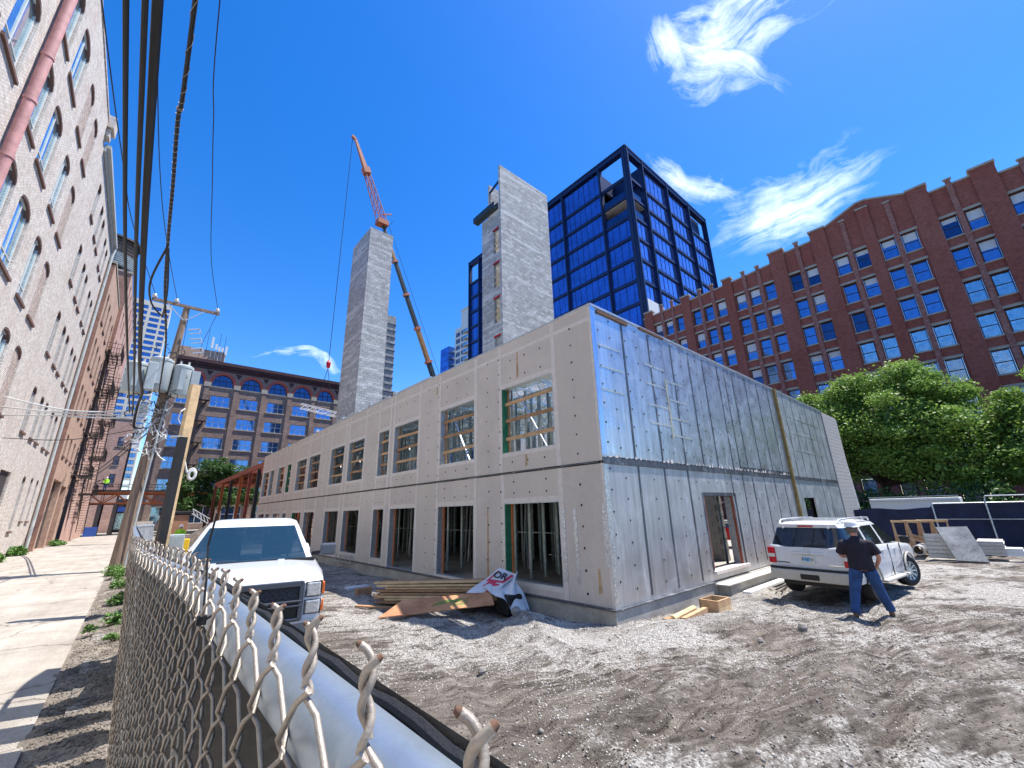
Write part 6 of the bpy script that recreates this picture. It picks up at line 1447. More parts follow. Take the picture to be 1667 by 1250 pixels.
for s in (-1, 1):
    tl = box_part('tail_light', 'redlens', sv, *sorted((s * .72, s * .895)), RY - .03, RY + .12, .78, 1.15, .02); MB().box(*sorted((s * .73, s * .885)), RY - .036, RY - .02, .92, 1.0).build('reversing_lens', 'platewhite', tl, local=True)
    wheel(sv, s * .80, -1.45, .38, .25, s); wheel(sv, s * .80, 1.45, .38, .25, s, steer=-.35)
    MB().tube([(s * .63, .15, 1.74), (s * .65, .05, 1.80), (s * .66, -1.0, 1.825), (s * .65, -1.95, 1.80), (s * .63, -2.1, 1.72)], .018, 8).build('roof_rail', 'galv', sv, local=True, smooth=True)
    MB().bar((s * .64, -.25, 1.77), (s * .64, -.35, 1.82), .05).build('rail_foot', 'galv', sv, local=True)
    box_part('wing_mirror', 'grille', sv, *sorted((s * .97, s * 1.17)), .95, 1.07, 1.12, 1.30, .03)
    box_part('running_board', 'beige', sv, *sorted((s * .86, s * 1.03)), -.95, .95, .34, .40, .02)
    for yy_, zz_ in ((-.55, 1.02), (.40, 1.0)): box_part('door_handle', 'paint2', sv, *sorted((s * .93, s * .96)), yy_, yy_ + .14, zz_, zz_ + .035, .01)
    MB().box(*sorted((s * .92, s * .942)), .96, .968, .42, 1.12).box(*sorted((s * .92, s * .942)), .02, .028, .42, 1.15).box(*sorted((s * .92, s * .942)), -.96, -.952, .8, 1.15).build('door_gap', 'gap', sv, local=True)
    MB().tube([(s * .945, 1.45 + .47 * math.cos(a), .38 + .47 * math.sin(a)) for a in np.linspace(.05, PI - .05, 14)], .022, 6).build('arch_trim', 'beige', sv, local=True, smooth=True)
    MB().tube([(s * .945, -1.45 + .47 * math.cos(a), .38 + .47 * math.sin(a)) for a in np.linspace(.05, PI - .05, 14)], .022, 6).build('arch_trim', 'beige', sv, local=True, smooth=True)
MB().bar((.64, -.6, 1.80), (-.64, -.6, 1.80), .05, .03).bar((.64, -1.6, 1.80), (-.64, -1.6, 1.80), .05, .03).build('cross_bar', 'galv', sv, local=True)
MB().prism([(-.93, -2.2), (-.90, -2.50), (-.6, -2.56), (.6, -2.56), (.90, -2.50), (.93, -2.2)], 'z', .42, .66).build('bumper', 'beige', sv, local=True, bevel=.03)
MB().prism([(-.93, -2.3), (-.90, -2.46), (-.6, -2.52), (.6, -2.52), (.90, -2.46), (.93, -2.3)], 'z', .66, .71).build('bumper_step', 'grille', sv, local=True)
box_part('tow_socket', 'grille', sv, -.20, .20, -2.58, -2.5, .46, .58, .02)
box_part('tailgate_trim', 'paint2', sv, -.34, .34, RY - .035, RY, 1.02, 1.07, .012); MB().tube([(-.07, RY - .05, 1.05), (.07, RY - .05, 1.05)], .012, 8).build('tailgate_handle', 'chrome', sv, local=True)
box_part('emblem', 'chrome', sv, -.07, .07, RY - .045, RY - .03, 1.075, 1.115, .015)
box_part('brake_light', 'redlens', sv, -.17, .17, -2.245, -2.19, 1.64, 1.675, .008)
MB().bar((.02, -2.42, 1.20), (.42, -2.40, 1.235), .025).box(-.06, .08, -2.44, -2.36, 1.19, 1.225).build('wiper', 'black', sv, local=True)
for s in (-1, 1): box_part('glass_hinge', 'paint2', sv, s * .5 - .02, s * .5 + .02, -2.28, -2.22, 1.60, 1.645, .008)
pl_ = box_part('licence_plate', 'platewhite', sv, -.155, .155, RY - .03, RY - .01, .83, .985, .004)
MB().box(-.11, .06, RY - .034, RY - .029, .86, .955).build('plate_picture', 'plateblue', pl_, local=True)
tm = text_mesh('B 187 J5', .075, 'ink'); o = bpy.data.objects.new('plate_lettering', tm); COL.objects.link(o); o.parent = pl_; o.location = (0, RY - .036, .905); o.rotation_euler = (PI / 2, 0, 0)
MB().box(.40, .72, RY - .012, RY - .002, .80, .815).box(.46, .66, RY - .012, RY - .002, .79, .80).build('badge_strip', 'chrome', sv, local=True); MB().box(-.70, -.42, RY - .012, RY - .002, .80, .82).build('badge_strip', 'grille', sv, local=True)
box_part('underbody', 'grille', sv, -.75, .75, -2.2, 2.2, .28, .7, 0)
for s in (-1, 1): box_part('seat', 'dash', sv, s * .38 - .22, s * .38 + .22, -.7, -.55, .8, 1.5, .05)

# ================================================================== PERSON
def skin(name, nodes, edges, mat, parent, root, sub=2, label=None):
    me = bpy.data.meshes.new(name); keys = list(nodes); idx = {k: i for i, k in enumerate(keys)}
    me.from_pydata([nodes[k][0] for k in keys], [(idx[a], idx[b]) for a, b in edges], []); me.update()
    o = bpy.data.objects.new(name, me); COL.objects.link(o)
    if not me.skin_vertices: 
        bm = bmesh.new(); bm.from_mesh(me); bm.verts.layers.skin.verify(); bm.to_mesh(me); bm.free()
    for i, k in enumerate(keys):
        r = nodes[k][1]; r = r if hasattr(r, '__len__') else (r, r)
        me.skin_vertices[0].data[i].radius = r; me.skin_vertices[0].data[i].use_root = (k == root)
    s = o.modifiers.new('skin', 'SKIN'); s.use_smooth_shade = True; s.branch_smoothing = .5
    u = o.modifiers.new('subsurf', 'SUBSURF'); u.levels = sub; u.render_levels = sub
    me.materials.append(M[mat]); o.parent = parent; return tag(o, label)
pz = (ghf(11.3, 2.55) + ghf(11.7, 2.0)) / 2 - .035
pe = thing('person', (11.5, 2.27, pz), 'man in white hard hat, black shirt and blue jeans beside the white car', 'person')
F_ = Vector((.96, .28, 0)).normalized(); L_ = Vector((-F_.y, F_.x, 0))
def P3(f, l, u): return tuple(F_ * f + L_ * l + Vector((0, 0, u)))
bn = {'pel': (P3(0, 0, .98), .07), 'sp': (P3(.01, 0, 1.18), .09), 'ch': (P3(0, 0, 1.36), .09), 'nk': (P3(-.01, 0, 1.50), .062), 'nk2': (P3(.01, 0, 1.57), .058), 'hd': (P3(.03, 0, 1.66), (.083, .095)), 'hd2': (P3(.03, 0, 1.75), (.075, .085))}
be = [('pel', 'sp'), ('sp', 'ch'), ('ch', 'nk'), ('nk', 'nk2'), ('nk2', 'hd'), ('hd', 'hd2')]
for s, n, el_, wr, sh in ((1, 'L', (.10, .31, 1.16), (.30, .12, 1.12), (0, .19, 1.40)), (-1, 'R', (-.02, -.32, 1.15), (.16, -.25, .93), (0, -.19, 1.40))):
    bn['sh' + n] = (P3(*sh), .05); bn['el' + n] = (P3(*el_), .046); bn['wr' + n] = (P3(*wr), .030)
    d_ = Vector(wr) - Vector(el_); d_.normalize(); hnd = Vector(wr) + d_ * .08; bn['pm' + n] = (P3(*hnd), (.036, .02))
    be += [('ch', 'sh' + n), ('sh' + n, 'el' + n), ('el' + n, 'wr' + n), ('wr' + n, 'pm' + n)]
    for q in range(4):
        k1, k2 = 'f%d%s' % (q, n), 'g%d%s' % (q, n); off = Vector((0, 0, (.03 - .02 * q)))
        p1 = hnd + d_ * (.05) + off; p2 = p1 + d_ * .02 + Vector((-.02, -s * .03, -.012)); bn[k1] = (P3(*p1), .009); bn[k2] = (P3(*p2), .008); be += [('pm' + n, k1), (k1, k2)]
    tq = Vector(wr) + d_ * .04 + Vector((0, 0, .045)); bn['th' + n] = (P3(*tq), .011); bn['ti' + n] = (P3(*(tq + d_ * .04)), .009); be += [('wr' + n, 'th' + n), ('th' + n, 'ti' + n)]
legs = {'L': ((-.02, .13, .93), (-.06, .22, .52), (-.20, .29, .10)), 'R': ((.02, -.13, .93), (.14, -.22, .52), (.21, -.31, .10))}
for n, (h, k, a) in legs.items():
    bn['h' + n] = (P3(h[0], h[1] * .8, .86), .07); bn['k' + n] = (P3(*k), .055); bn['a' + n] = (P3(*a), .042); bn['t' + n] = (P3(a[0] + .14, a[1], .04), (.035, .03)); be += [('pel', 'h' + n), ('h' + n, 'k' + n), ('k' + n, 'a' + n), ('a' + n, 't' + n)]
skin('body', bn, be, 'skin', pe, 'pel')
def ov(f, l, u, af, al, n=20): return [P3(f + af * math.cos(a), l + al * math.sin(a), u) for a in np.linspace(0, 2 * PI, n + 1)]
tb_ = MB().grid([ov(*q) for q in ((.015, 0, .90, .168, .222), (.015, 0, .96, .170, .222), (.02, 0, 1.08, .165, .212), (.01, 0, 1.2, .15, .205), (0, 0, 1.32, .14, .215), (-.005, 0, 1.40, .13, .222), (-.01, 0, 1.455, .105, .19), (-.01, 0, 1.50, .075, .11), (-.005, 0, 1.535, .062, .068), (0, 0, 1.56, .064, .07))])
tb_.poly(list(reversed(ov(.015, 0, .90, .168, .222)[:-1]))); tb_.poly(ov(0, 0, 1.56, .064, .07)[:-1])
for s_ in (-1, 1):
    arm_ = ((0, s_ * .15, 1.425), (0, s_ * .215, 1.40), (.0 if s_ < 0 else .03, s_ * .262, 1.31), (-.01 if s_ < 0 else .07, s_ * (.305 if s_ < 0 else .30), 1.20)); tb_.tube([P3(*q) for q in arm_], [.075, .09, .084, .086], 14)
shirt_ = tb_.build('shirt', 'shirt', pe, smooth=True, local=True)
shirt_.modifiers.new('remesh', 'REMESH').voxel_size = .014; shirt_.modifiers['remesh'].use_smooth_shade = True; sm_m = shirt_.modifiers.new('smooth', 'SMOOTH'); sm_m.iterations = 6
jb_ = MB().grid([ov(*q) for q in ((.005, 0, 1.04, .15, .195), (.0, 0, .93, .166, .212), (-.01, 0, .86, .162, .21), (-.01, 0, .79, .14, .195), (0, 0, .76, .05, .10))]); jb_.poly(list(reversed(ov(.005, 0, 1.04, .15, .195)[:-1])))
for n, (h, k, a) in legs.items():
    jb_.tube([P3(h[0], h[1] * .85, .90), P3(h[0] * .9 + k[0] * .1, h[1] * .9 + k[1] * .1, .78), P3(k[0], k[1] * .97, .50), P3((k[0] + a[0]) / 2 - .01, (k[1] + a[1]) / 2, .30), P3(a[0], a[1], .19), P3(a[0], a[1], .125)], [.115, .118, .092, .084, .078, .082], 16)
jeans_ = jb_.build('jeans', 'jeans', pe, smooth=True, local=True)
jeans_.modifiers.new('remesh', 'REMESH').voxel_size = .014; jeans_.modifiers['remesh'].use_smooth_shade = True; sm_m = jeans_.modifiers.new('smooth', 'SMOOTH'); sm_m.iterations = 4
for n, (h, k, a) in legs.items():
    skin('boot', {'a': (P3(a[0], a[1], .17), .052), 'b': (P3(a[0] - .01, a[1], .062), (.055, .055)), 'm': (P3(a[0] + .08, a[1] - (.015 if n == 'R' else 0), .055), (.05, .05)), 'c': (P3(a[0] + .19, a[1] - (.04 if n == 'R' else 0), .045), (.048, .04)), 'd': (P3(a[0] - .07, a[1], .05), .045)}, [('a', 'b'), ('b', 'm'), ('m', 'c'), ('b', 'd')], 'boot', pe, 'b')
hp = Vector(P3(.03, 0, 1.70))
HF = (F_ * .8 - L_ * .6).normalized(); HR = Vector((HF.y, -HF.x, 0))
mbh = MB(); rings_ = []
for r, z in ((.135, .0), (.125, .008), (.118, .02), (.116, .06), (.100, .105), (.065, .135), (0.001, .148)):
    rings_.append([tuple(hp + HF * (math.cos(a) * r * 1.16) + HR * (math.sin(a) * r) + Vector((0, 0, z + .035))) for a in np.linspace(0, 2 * PI, 25)])
mbh.grid(rings_); mbh.grid([[tuple(hp + HF * (math.cos(a) * r * 1.16 + q) + HR * (math.sin(a) * r) + Vector((0, 0, z))) for a in np.linspace(-.9, .9, 12)] for r, z, q in ((.12, .045, 0), (.15, .03, .03))])
ht_ = mbh.build('hard_hat', 'hat', pe, smooth=True, local=True); st_ = MB().lathe(hp + Vector((0, 0, .012)), [(.095, 0), (.102, 0), (.102, .02), (.095, .02)], 20).build('hat_band', 'grille', ht_, local=True)
hrr = MB(); hrr.grid([[tuple(hp - HF * .012 + HF * (math.cos(a) * r) + HR * (math.sin(a) * r) + Vector((0, 0, z))) for a in np.linspace(.75, 2 * PI - .75, 20)] for r, z in ((.088, .03), (.097, 0), (.096, -.04), (.080, -.08))]); hrr.build('hair', 'hair', pe, smooth=True, local=True)
for s in (-1, 1): MB().lathe(hp + HR * (s * .092) + HF * .005 + Vector((0, 0, -.03)), [(0, -.034), (.018, -.02), (.02, .01), (.012, .032), (0, .034)], 8).build('ear', 'skin', pe, smooth=True, local=True)
MB().bar(hp + HF * .10 + Vector((0, 0, -.01)), hp + HF * .122 + Vector((0, 0, -.05)), .028, .02).build('nose', 'skin', pe, local=True, bevel=.006)
MB().bar(hp + HF * .098 + HR * .035 + Vector((0, 0, 0)), hp + HF * .098 - HR * .035 + Vector((0, 0, 0)), .008).build('brow', 'hair', pe, local=True)
for o_ in [o for o in pe.children if o.name.startswith(('hard_hat', 'hair', 'ear', 'nose', 'brow'))]: o_.location = (0, 0, 0)

# ================================================================== TREES
def leaves(name, blobs, n, size, mat, parent=None, up=.35, seed=1, **kw):
    rg = np.random.default_rng(seed); w = np.array([b[3] ** 2.2 for b in blobs]); w = w / w.sum(); which = rg.choice(len(blobs), n, p=w)
    c = np.array([b[:3] for b in blobs])[which]; r = np.array([b[3] for b in blobs])[which]; fl = np.array([b[4] if len(b) > 4 else .75 for b in blobs])[which]
    # leaves gather in flattened clumps carried by the outer twigs
    per = 13 if n > 12000 else 5; nc = per * len(blobs); cb = np.repeat(np.arange(len(blobs)), per)
    B = np.array([b[:3] for b in blobs]); BR = np.array([b[3] for b in blobs]); BF = np.array([b[4] if len(b) > 4 else .75 for b in blobs])
    cc = rg.normal(size=(nc, 3)); cc /= np.linalg.norm(cc, axis=1)[:, None]; cc[:, 2] = np.where(cc[:, 2] < -.35, cc[:, 2] * .6, cc[:, 2]); ce = B[cb] + cc * (BR[cb] * rg.uniform(.35, 1.08, nc))[:, None] * np.stack([np.ones(nc), np.ones(nc), BF[cb]], 1)
    crd = BR[cb] * rg.uniform(.22, .46, nc); w2 = crd ** 2; ci = rg.choice(nc, n, p=w2 / w2.sum())
    d = rg.normal(size=(n, 3)); d /= np.linalg.norm(d, axis=1)[:, None]; rad = rg.random(n) ** .42; rad = np.where(rg.random(n) < .18, rad * rg.uniform(1.1, 1.75, n), rad)
    p = ce[ci] + d * (crd[ci] * rad)[:, None] * np.array([1, 1, .6]); fill = rg.random(n) < .38; dd = rg.normal(size=(n, 3)); dd /= np.linalg.norm(dd, axis=1)[:, None]; wb_ = BR ** 2 / (BR ** 2).sum(); fb_ = rg.choice(len(blobs), n, p=wb_)
    pf = B[fb_] + dd * (BR[fb_] * rg.random(n) ** .5 * .98)[:, None] * np.stack([np.ones(n), np.ones(n), BF[fb_]], 1); p = np.where(fill[:, None], pf, p); org = np.array(wloc(parent)) if parent else np.zeros(3); p = p - org
    nrm = rg.normal(size=(n, 3)); nrm[:, 2] = np.abs(nrm[:, 2]) + up; nrm /= np.linalg.norm(nrm, axis=1)[:, None]
    t = np.cross(nrm, rg.normal(size=(n, 3))); t /= np.linalg.norm(t, axis=1)[:, None] + 1e-9; b = np.cross(nrm, t); s = size * rg.uniform(.6, 1.35, n)[:, None]
    v = np.stack([p - t * s, p + b * s * .62 + nrm * s * .12, p + t * s, p - b * s * .62 + nrm * s * .12], 1).reshape(-1, 3)
    me = bpy.data.meshes.new(name); me.vertices.add(4 * n); me.vertices.foreach_set('co', v.ravel()); me.loops.add(4 * n); me.loops.foreach_set('vertex_index', np.arange(4 * n, dtype=np.int32))
    me.polygons.add(n); me.polygons.foreach_set('loop_start', np.arange(0, 4 * n, 4, dtype=np.int32)); me.polygons.foreach_set('loop_total', np.full(n, 4, dtype=np.int32)); me.update(calc_edges=True); me.materials.append(M[mat])
    o = bpy.data.objects.new(name, me); COL.objects.link(o)
    if parent: o.parent = parent
    return tag(o, **kw)
def tree(x, y, z0, blobs, n, size, mat, label, trunk_r=.28, seed=1, group=None):
    t = thing('tree', (x, y, z0), label, 'tree', group); rg = random.Random(seed); tb = MB(); fork = Vector((x + .1, y, z0 + (min(b[2] for b in blobs) - z0) * .8 + .6))
    tb.tube([(x, y, z0 - .3), (x + .05, y + .04, z0 + (fork.z - z0) * .5), tuple(fork)], [trunk_r * 1.15, trunk_r, trunk_r * .85], 10)
    for b in blobs:
        c = Vector(b[:3])
        for k in range(3):
            e = c + Vector((rg.uniform(-1, 1), rg.uniform(-1, 1), rg.uniform(-.3, .8))) * b[3] * .7; m1 = fork.lerp(e, .4) + Vector((rg.uniform(-.3, .3), rg.uniform(-.3, .3), .35)); m2 = fork.lerp(e, .75) + Vector((rg.uniform(-.3, .3), rg.uniform(-.3, .3), .15))
            tb.tube([tuple(fork), tuple(m1), tuple(m2), tuple(e)], [trunk_r * .42, trunk_r * .28, trunk_r * .15, .02], 6)
            for q in range(4):
                s_ = m2 if q % 2 else m1.lerp(m2, .6); e2 = s_ + Vector((rg.uniform(-1, 1), rg.uniform(-1, 1), rg.uniform(-.2, .8))) * b[3] * .6; tb.tube([tuple(s_), tuple(s_.lerp(e2, .5) + Vector((0, 0, .1))), tuple(e2)], [trunk_r * .13, trunk_r * .08, .012], 4)
    tb.build('trunk', 'bark', t, smooth=True); leaves('crown', blobs, n, size, mat, t, seed=seed); return t
tree(41.5, 5.6, -.2, [(42, 8.2, 9.2, 2.3, .8), (42, 5.6, 10.0, 2.6, .8), (42, 3.0, 10.4, 2.3, .85), (42.5, 1.2, 9.2, 2.0, .8), (40.5, 6.6, 7.0, 2.7, .8), (40.5, 3.6, 7.2, 3.0, .8), (40.6, 1.2, 6.2, 2.4, .8), (39.8, 2.6, 4.2, 2.2, .7), (40.5, 7.6, 4.6, 1.9, .8), (43, 10.3, 9.6, 2.0, .7), (41.5, 9.0, 6.6, 2.2, .8), (39.5, 4.6, 4.9, 2.0, .7), (39.4, .8, 3.2, 1.6, .6)], 105000, .10, 'leafA', 'large broad green tree overhanging the site fence behind the white car', .32, 5, 'street trees behind the fence')
tree(41.0, -3.0, -.2, [(41.5, -1.6, 7.2, 2.0, .8), (41, -4.2, 7.6, 2.6, .8), (40.5, -2.6, 5.2, 2.4, .8), (40, -.6, 4.4, 1.8, .7), (40, -5.6, 5.2, 2.6, .8), (39.5, -2.0, 3.3, 1.7, .6), (41.5, -7.5, 7.5, 2.8, .8)], 60000, .10, 'leafA', 'smaller green tree at the right edge of the picture in front of the red warehouse', .26, 8, 'street trees behind the fence')
tree(8.6, 77.5, -.2, [(5.2, 77, 6.6, 2.3, .8), (8.0, 77, 8.6, 2.8, .75), (11.2, 77, 8.0, 2.6, .75), (9.4, 76, 5.2, 3.0, .7), (5.6, 76, 4.0, 2.2, .7), (12.6, 76.5, 5.2, 2.4, .7)], 22000, .17, 'leafB', 'dark green tree between the timber post and the steel frame', .3, 12)
# ================================================================== RIGHT SIDE OF THE SITE
rf = thing('site_fence', (30, 0, 0), 'low site fence on the right hung with dark navy screen under the trees', 'fence')
g = [[(30 + .04 * math.sin(y * 2.3 + z), y, z * (1.0 if z < 1 else (1.87 if y < 2.45 else 1.68 + .04 * math.sin(y * 3)) / 1.88)) for z in (-.1, .3, .8, 1.2, 1.88)] for y in np.arange(-14, 7.2, .2)]
MB().grid(g).build('screen', 'navyscreen', rf, smooth=True)
for y in (6.0, 2.47, .65, -1.7, -4.1, -6.5, -9): MB().tube([(29.92, y, -.1), (29.92, y, 1.98)], .035, 8).build('post', 'galv', rf, smooth=True)
MB().tube([(29.92, 2.47, 1.9), (29.92, -14, 1.9)], .022, 6).tube([(29.92, 2.47, 1.16), (29.92, -14, 1.16)], .022, 6).build('rail', 'galv', rf)
MB().tube([(29.92, .65, 2.0), (29.95, .6, 2.2), (29.95, -.6, 2.2), (29.92, -.65, 1.95)], .03, 6).build('raised_rail', 'galv', rf)
g = [[(7.69 + 24.2, y, z) for z in (-.2, .5, 1.1, 1.7)] for y in np.arange(5.7, 12, .4)]; MB().grid(g).build('screen', 'navyscreen', rf)
tl_ = thing('trailer', (34, 3, 0), 'long pale trailer roof showing above the dark site fence', 'trailer')
MB().box(33.2, 35.4, 1.6, 5.4, .9, 2.2).build('body', 'aptwhite', tl_, bevel=.05); MB().box(33.1, 33.2, 1.6, 5.4, 2.26, 2.3).box(33.1, 33.2, 1.6, 5.4, 2.05, 2.08).build('roof_rail', 'galv', tl_)
for y in (2.2, 4.8): MB().lathe((33.4, y, .45), [(0, 0), (.42, 0), (.45, .1), (.45, .3), (0, .3)], 16, 'x').build('wheel', 'tyre', tl_)
hdg = thing('hedge', (37.5, 2, -.2), 'dark hedge filling the gap under the large trees behind the trailer', 'hedge')
leaves('foliage', [(37.5, y, 1.6 + .4 * math.sin(y * 1.7), 1.5, .9) for y in np.arange(-9, 11, 1.6)], 16000, .12, 'leafB', hdg, seed=17)
# timber trestles
for i, (x, y, a, lab) in enumerate(((25.6, 3.1, .2, 'nearer pale timber trestle in the stack left of the leaning slab'), (26.1, 2.75, .5, 'middle timber trestle of the stack left of the leaning slab'), (26.6, 2.35, .1, 'rearmost timber trestle of the stack left of the leaning slab'))):
    t = thing('timber_trestle', (x, y, -.15), lab, 'trestle', 'timber trestles'); c, s = math.cos(a), math.sin(a)
    def TP(u, v, z): return (x + u * c - v * s, y + u * s + v * c, z)
    MB().bar(TP(0, -.5, 1.22), TP(0, .5, 1.22), .09, .05).bar(TP(.1, -.5, 1.18), TP(.1, .5, 1.2), .05, .09).build('top_rail', 'lumber3', t)
    for v in (-.45, 0, .45):
        for u in (-.35, .35): MB().bar(TP(u, v + R3.uniform(-.05, .05), -.15), TP(u * .1, v, 1.2), .05, .085).build('leg', 'lumber', t)
    MB().bar(TP(-.25, -.5, .35), TP(-.25, .5, .65), .03, .09).bar(TP(.25, -.5, .6), TP(.25, .5, .35), .03, .09).build('brace', 'lumber', t)
sl_ = MB(); q = [Vector((23.6, 1.72, -.16)), Vector((23.6, .90, -.16)), Vector((24.4, 1.22, 1.02)), Vector((24.4, 2.10, .98))]; nn = (q[1] - q[0]).cross(q[3] - q[0]).normalized() * .09
sl_.quad(*q); sl_.quad(*[p + nn for p in reversed(q)])
for i in range(4): j = (i + 1) % 4; sl_.quad(q[j], q[i], q[i] + nn, q[j] + nn)
tag(sl_.build('leaning_slab', 'slab', recalc=True), 'dark stained concrete-form slab leaning beside the timber trestles', 'slab')
cs = thing('corrugated_sheets', (25, 2.2, -.15), 'stack of pale corrugated sheets on edge behind the leaning slab', 'sheets')
for k in range(5): MB().box(24.5 + k * .12, 24.56 + k * .12, 1.5, 2.55 - .03 * k, -.15 + .02 * k, .76 - .05 * k).build('sheet', 'galv', cs)
for k in range(5): MB().box(24.44, 24.5, 1.5, 2.55, .0 + k * .15, .03 + k * .15).build('rib', 'conc_lt', cs)
tag(MB().lathe((25.0, 2.85, .1), [(.16, -.3), (.19, -.3), (.19, 1.4), (.16, 1.4), (.16, -.3)], 18, 'x').build('culvert_pipe', 'galv', smooth=True), 'grey culvert pipe lying before the timber trestles', 'pipe')
ORD = ['first', 'second', 'third', 'fourth', 'fifth', 'sixth', 'seventh', 'eighth']
for k in range(8): tag(MB().box(24.8 + .03 * (k % 2), 26.4, .42 + .02 * (k % 3), 1.12, .02 + k * .062, .075 + k * .062).build('board', 'conc_lt'), ORD[k] + ' board up in the neat pale pile right of the leaning slab', 'board', 'pale boards piled by the fence')
for k in range(4): tag(MB().box(24.9, 25.6, -.15 + .05 * k, .58 - .04 * k, 0.0 + k * .07, .062 + k * .07).build('board', 'aptwhite'), ORD[k] + ' board up in the low white pile at the far right edge', 'board', 'white boards at the far right')
rub = MB()
for k in range(60):
    x = 26.5 + R3.random() * 3; y = -4.5 + R3.random() * 6; sz = .06 + .2 * R3.random(); rub.prism([(x + sz * math.cos(a) * R3.uniform(.7, 1.1), y + sz * math.sin(a) * R3.uniform(.7, 1.1)) for a in np.linspace(0, 2 * PI, 7)[:-1]], 'z', -.14, -.14 + sz * R3.uniform(.4, 1))
rub.build('rubble', 'rock', kind='stuff', label='dark rubble along the foot of the dark site fence')
# ---------------------------------------------------------------- lumber and clutter by the shell
def board(a, b, w, h, mat, label, group, name='lumber_board'): return tag(MB().bar(a, b, w, h).build(name, mat, bevel=.004), label, 'board', group)
A0 = Vector((5.15, 11.3, -.12)); A1 = Vector((6.9, 8.5, -.05)); dv = (A1 - A0).normalized(); sdv = Vector((-dv.y, dv.x, 0)) * -1
ORD = ['first', 'second', 'third', 'fourth', 'fifth', 'sixth', 'seventh', 'eighth']
for r in range(8):
    for c in range(6 - r // 3):
        if c > 5 - r * .4: continue
        o_ = sdv * (-(c * .15) - .04 * r + R3.uniform(-.015, .015)) + Vector((0, 0, .03 + r * .058)); e = R3.uniform(-.4, .35); tl0 = R3.uniform(-.02, .02)
        board(A0 + o_ + dv * (e + .0) - sdv * 0, A1 + o_ + sdv * (-.03 * r) + dv * R3.uniform(-.1, .15) + Vector((0, 0, tl0)), .135, .042, R3.choice(('lumber3', 'lumber', 'lumber2', 'lumber3')), ORD[c] + ' plank from the camera in the ' + ORD[r] + ' layer up of the fanned lumber pile', 'planks in the lumber pile')
board((4.55, 11.2, -.08), (5.6, 9.7, -.12), .12, .04, 'lumber2', 'single plank lying on gravel in front of the lumber pile', None)
pw = MB(); q = [Vector((4.42, 9.62, -.08)), Vector((6.42, 8.05, .10)), Vector((6.62, 8.45, .28)), Vector((5.05, 9.75, .16))]; nn = Vector((0, 0, .02)); pw.quad(*q); pw.quad(*[p - nn for p in reversed(q)])
for i in range(4): j = (i + 1) % 4; pw.quad(q[j], q[i], q[i] - nn, q[j] - nn)
ply = tag(pw.build('plywood_sheet', 'ply', recalc=True), 'warped orange plywood sheet with green spray paint leaning on the lumber pile', 'plywood sheet')
spm_ = MB()
for k in range(14):
    u, v = .45 + R3.random() * .28, .2 + R3.random() * .5; p = (q[0].lerp(q[1], u)).lerp(q[3].lerp(q[2], u), v) + Vector((0, 0, .006)); d1 = (q[1] - q[0]).normalized(); d2 = (q[3] - q[0]).normalized(); l = .05 + .13 * R3.random()
    spm_.quad(p - d1 * l - d2 * .012, p + d1 * l - d2 * .012 + d2 * .05, p + d1 * l + d2 * .06, p - d1 * l + d2 * .012)
spm_.build('spray_mark', 'spray', ply)
# torn white wrap with print
wr_ = thing('lumber_wrap', (6.9, 8.6, 0), 'torn white lumber wrap with red print and black letters draped over the pile end', 'wrap')
c0, c1, c2_, c3 = Vector((6.62, 8.75, .34)), Vector((7.36, 8.35, .66)), Vector((7.30, 7.85, -.10)), Vector((6.78, 7.75, -.14))
g = []
for i in range(18):
    u = i / 17; row = []
    for j in range(22):
        v = j / 21; p = (c0.lerp(c1, u)).lerp(c3.lerp(c2_, u), v); bulge = math.sin(v * PI) * .12; p += Vector((-.05 * math.sin(v * 7 + u * 5) - bulge * .6, -.05 * math.sin(u * 9 + v * 3), .03 * math.sin(u * 13 + v * 11) + bulge)); row.append(tuple(p))
    g.append(row)
MB().grid(g).build('wrap_end', 'tarp', wr_, smooth=True)
fl0, fl1, fl2, fl3 = Vector((6.28, 8.95, .24)), Vector((7.15, 8.72, .72)), Vector((7.30, 8.25, .60)), Vector((6.62, 8.35, .24))
def FP(u, v, up_=.0):
    p = (fl0.lerp(fl1, u)).lerp(fl3.lerp(fl2, u), v); return p + Vector((-.7, -.5, .6)).normalized() * (.018 * math.sin(u * 8 + v * 4) + up_)
g = [[tuple(FP(i / 20, j / 10)) for j in range(11)] for i in range(21)]; MB().grid(g).build('wrap_flap', 'tarp', wr_, smooth=True)
for (ua, ub, va, vb) in ((.02, .45, .62, .82), (.30, .50, .25, .62), (.50, .92, .78, .94), (.50, .90, .10, .2), (.5, .58, .2, .8)):
    g = [[tuple(FP(ua + (ub - ua) * i / 8, va + (vb - va) * j / 4, .006)) for j in range(5)] for i in range(9)]; MB().grid(g).build('red_print', 'tarpred', wr_, smooth=True)
tm = text_mesh('OR', .26, 'ink', .001, .006); o = bpy.data.objects.new('black_lettering', tm); COL.objects.link(o); o.parent = wr_
pc_ = FP(.74, .48, .022); e1 = -(FP(.74, .9) - FP(.74, .1)).normalized(); e1 = -e1; nz = e1.cross(-(FP(.9, .5) - FP(.5, .5)).normalized()).normalized()
if nz.dot(Vector((-.7, -.7, .5))) < 0: nz = -nz
e2 = nz.cross(e1); o.matrix_local = Matrix.Translation(-Vector((6.9, 8.6, 0))) @ Matrix(((e1.x, e2.x, nz.x, pc_.x), (e1.y, e2.y, nz.y, pc_.y), (e1.z, e2.z, nz.z, pc_.z), (0, 0, 0, 1)))
tag(MB().box(6.75, 7.2, 7.95, 8.4, -.2, .22).build('covered_bundle', 'black', bevel=.05), 'dark plank bundle end under the torn white wrap', 'bundle')
